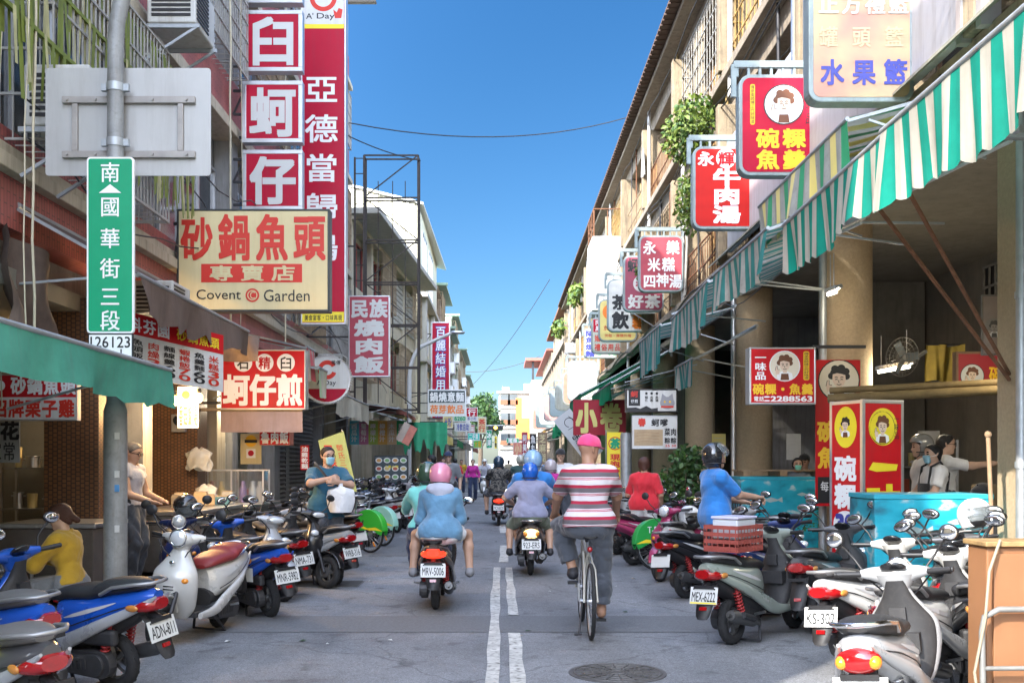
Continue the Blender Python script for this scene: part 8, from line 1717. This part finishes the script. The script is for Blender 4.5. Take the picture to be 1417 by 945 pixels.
for k in range(7): a = k*.9; mb.tube([(.05, 0, 3.2+k*.3), (1.2*math.cos(a), 1.2*math.sin(a), 5.2+k*.4), (2.1*math.cos(a), 2.1*math.sin(a), 6.5+k*.4)], [.12, .07, .03], 6)
mb.build('trunk', bark, t); mb = MB()
for c, r_, n in (((0, 0, 7.6), (2.4, 2.4, 2.2), 1400), ((1.3, -.6, 6.2), (1.5, 1.5, 1.3), 500), ((-1.3, .3, 6.4), (1.6, 1.6, 1.4), 500), ((.5, 0, 9.3), (1.5, 1.5, 1.2), 400)): leaves(mb, c, r_, n, .55, q, 2)
mb.build('crown', [leafm, leafd], t)
# street clutter on the left facade: rods and drying racks, cables on the right
mb = MB()
for z in (5.3, 5.15, 8.7, 8.55, 11.6): mb.tube([(4.3, y, z+.1*math.sin(y*.9)+.04*math.sin(y*3.1)) for y in np.arange(10, 70, 1.2)], .016, 5)
single(mb, 'facade_cables', black, 'black cables slung along the right hand arcade front', 'cables')
for i in range(26):
    q2 = random.Random(i); y = q2.uniform(22, 60); z = q2.choice((5.9, 6.4, 9.5, 10))
    mb = MB(); w, h = q2.uniform(.3, .6), q2.uniform(.5, .9); mb.sheet(lambda u, v: (.04*math.sin(u*9+i)*v, -w/2+w*u, -h*v), 6, 5)
    if i < 10: single(mb, 'hanging_cloth', cloth('wash%d' % (i % 4), ((.5, .5, .5), (.2, .3, .45), (.5, .15, .12), (.45, .4, .3))[i % 4]), 'washing hung on the right hand balconies', 'washing', loc=(4.25, y, z+.9), group='washing on the balconies')
aircon((4.2, 30.6, 6.0), 'grey air conditioner on the right balcony front above the yellow lightbox', R(180)); aircon((4.2, 62, 8.2), 'small grey air conditioner high on the far right front', R(180))

# more of the stalls: shelves with pots, hanging menus, rolled awning, stools
def shelf(label, loc, rz, w=1.2, n=3, seed=0):
    q = random.Random(seed); t = thing('shelf_rack', label, 'shelf', loc, rz, 'steel racks in the shops'); mb = MB()
    for x in (-w/2, w/2):
        for y in (-.2, .2): mb.bx(x-.015, x+.015, y-.015, y+.015, 0, 1.75)
    mb.build('frame', steel, t)
    for k in range(n): z = .35+k*.5; mb = MB(); mb.bx(-w/2, w/2, -.21, .21, z, z+.02); mb.build('shelf', dull, t)
    for k in range(n):
        x = -w/2+.12
        while x < w/2-.1:
            z = .371+k*.5; r_ = q.uniform(.05, .11); h = q.uniform(.1, .28); kind = q.random(); c = q.choice(('pot', 'jar', 'box')); mb = MB()
            if c == 'box': mb.bx(-r_, r_, -r_, r_, 0, h); m_ = M('carton_%d' % q.randrange(5), (.4, .3, .18)); nm = 'carton'
            elif c == 'pot': mb.cyl((0, 0, 0), (0, 0, h*.7), r_, 18); mb.torus((0, 0, h*.7), (0, 0, 1), r_, .008, 18, 5); mb.bar((-r_-.03, 0, h*.55), (r_+.03, 0, h*.55), .02); m_ = steel; nm = 'cooking_pot'
            else: mb.cyl((0, 0, 0), (0, 0, h), r_*.6, 14); mb.cyl((0, 0, h), (0, 0, h+.03), r_*.63, 14); m_ = M('jar_%d' % q.randrange(4), [(.5, .1, .06), (.5, .42, .2), (.25, .35, .2), (.5, .5, .5)][q.randrange(4)], .3); nm = 'jar'
            o = single(mb, nm, m_, {'carton': 'carton on a steel rack in the shops', 'cooking_pot': 'steel cooking pot on a rack in the shops', 'jar': 'coloured jar on a steel rack in the shops'}[nm], {'carton': 'carton', 'cooking_pot': 'pot', 'jar': 'jar'}[nm], group='goods on the steel racks: '+nm)
            o.location = Vector(loc)+Vector((x*math.cos(rz), x*math.sin(rz), z)); x += r_*2+.05
    return t
shelf('steel rack of pots against the end wall of the near food shop', (6.9, 18.8, .12), 0, 1.5, 3, 1)
shelf('steel rack behind the staff of the near food shop', (6.35, 15.2, .12), R(80), 1.6, 3, 2)
shelf('steel rack of jars in the left stall behind the balding man', (-5.6, 12.7, .12), 0, 1.0, 3, 3)
shelf('steel rack in the left stall behind the glass food case', (-5.5, 17.1, .12), 0, .9, 3, 4)
mb = MB(); mb.cyl((3.95, 12.35, 2.32), (5.6, 11.4, 2.36), .055, 12); mb.cyl((3.98, 12.38, 2.42), (5.6, 11.45, 2.45), .04, 10); single(mb, 'rolled_awning', M('rolled_cloth', (.2, .14, .06), .8, var=.3), 'rolled yellow brown blind on a pole over the near food shop counter', 'blind')
t = thing('shop_counter', 'steel service counter in the near food shop behind the freezer', 'counter', (5.2, 11.9, .12)); mb = MB(); mb.bx(-.7, .75, -.3, .25, .82, .87); mb.build('top', steel, t, bev=.008); mb = MB(); mb.bx(-.66, .7, -.26, .2, .02, .819); mb.build('front', dull, t)
for px, Y, pm, lab in (((1270, 596, 1300, 640), 17.5, signwhite, 'blank white notice on the end wall of the near food shop'), ((1088, 600, 1108, 636), 19, signwhite, 'white notice sheet by the seated man in the black cap'), ((985, 600, 1004, 640), 23.8, signyel, 'yellow notice on the dim wall behind the columns'), ((292, 612, 312, 650), 17.2, signwhite, 'white notice sheet by the left glass case')):
    b = sign('notice', lab, px, Y, pm, pm, .02, fw=.006, cat='notice')
    for k in range(6): b.line([(.15, .15+k*.13), (.5, .152+k*.13), (.85-.1*(k % 3), .15+k*.13)], .02, grywht)
    b.done(b.T)
for i, (x, y) in enumerate(((5.0, 15.2), (5.5, 14.6), (4.9, 17.6))):
    t = thing('stool', 'round plastic stool on the floor of the near food shop', 'stool', (x, y, .12), 0, 'stools in the near food shop'); mb = MB(); mb.cyl((0, 0, .42), (0, 0, .45), .15, 18); mb.build('seat', red, t)
    for k in range(4): a = .78+k*1.57; mb = MB(); mb.tube([(.1*math.cos(a), .1*math.sin(a), .419), (.15*math.cos(a), .15*math.sin(a), 0)], .014, 6); mb.build('leg', red, t)
q = random.Random(77)
for i in range(40):                  # scraps of paper and leaves on the asphalt
    x, y = q.uniform(-2.4, 2.4), q.uniform(7.4, 24); s_ = q.uniform(.012, .035); a = q.uniform(0, 6.28)
    mb = MB(); mb.add([(s_*math.cos(a), s_*math.sin(a), .006), (s_*math.cos(a+1.7), s_*math.sin(a+1.7), .012), (s_*math.cos(a+3), s_*math.sin(a+3), .005), (s_*math.cos(a+4.6), s_*math.sin(a+4.6), .014)], [(0, 1, 2, 3)]); single(mb, ('paper_scrap', 'paper_scrap', 'fallen_leaf')[i % 3], (signwhite, cardl, leafd)[i % 3], ('scrap of white paper on the road', 'scrap of brown paper on the road', 'fallen leaf on the road')[i % 3], ('paper', 'paper', 'leaf')[i % 3], loc=(x, y, 0), group=('white paper scraps', 'brown paper scraps', 'fallen leaves')[i % 3])
for i in range(7):                   # tangled service cables on both fronts
    q3 = random.Random(300+i); sx = -4.2 if i % 2 else 4.52; z = q3.uniform(4.3, 8); mb = MB()
    mb.tube([(sx+q3.uniform(-.05, .05), y, z+.25*math.sin(y*.7+i)+q3.uniform(-.08, .08)) for y in np.arange(9, 40, .9)], .01, 5); single(mb, 'cable', black, 'sagging black service cable strung along a house front', 'cable', group='service cables along the house fronts')
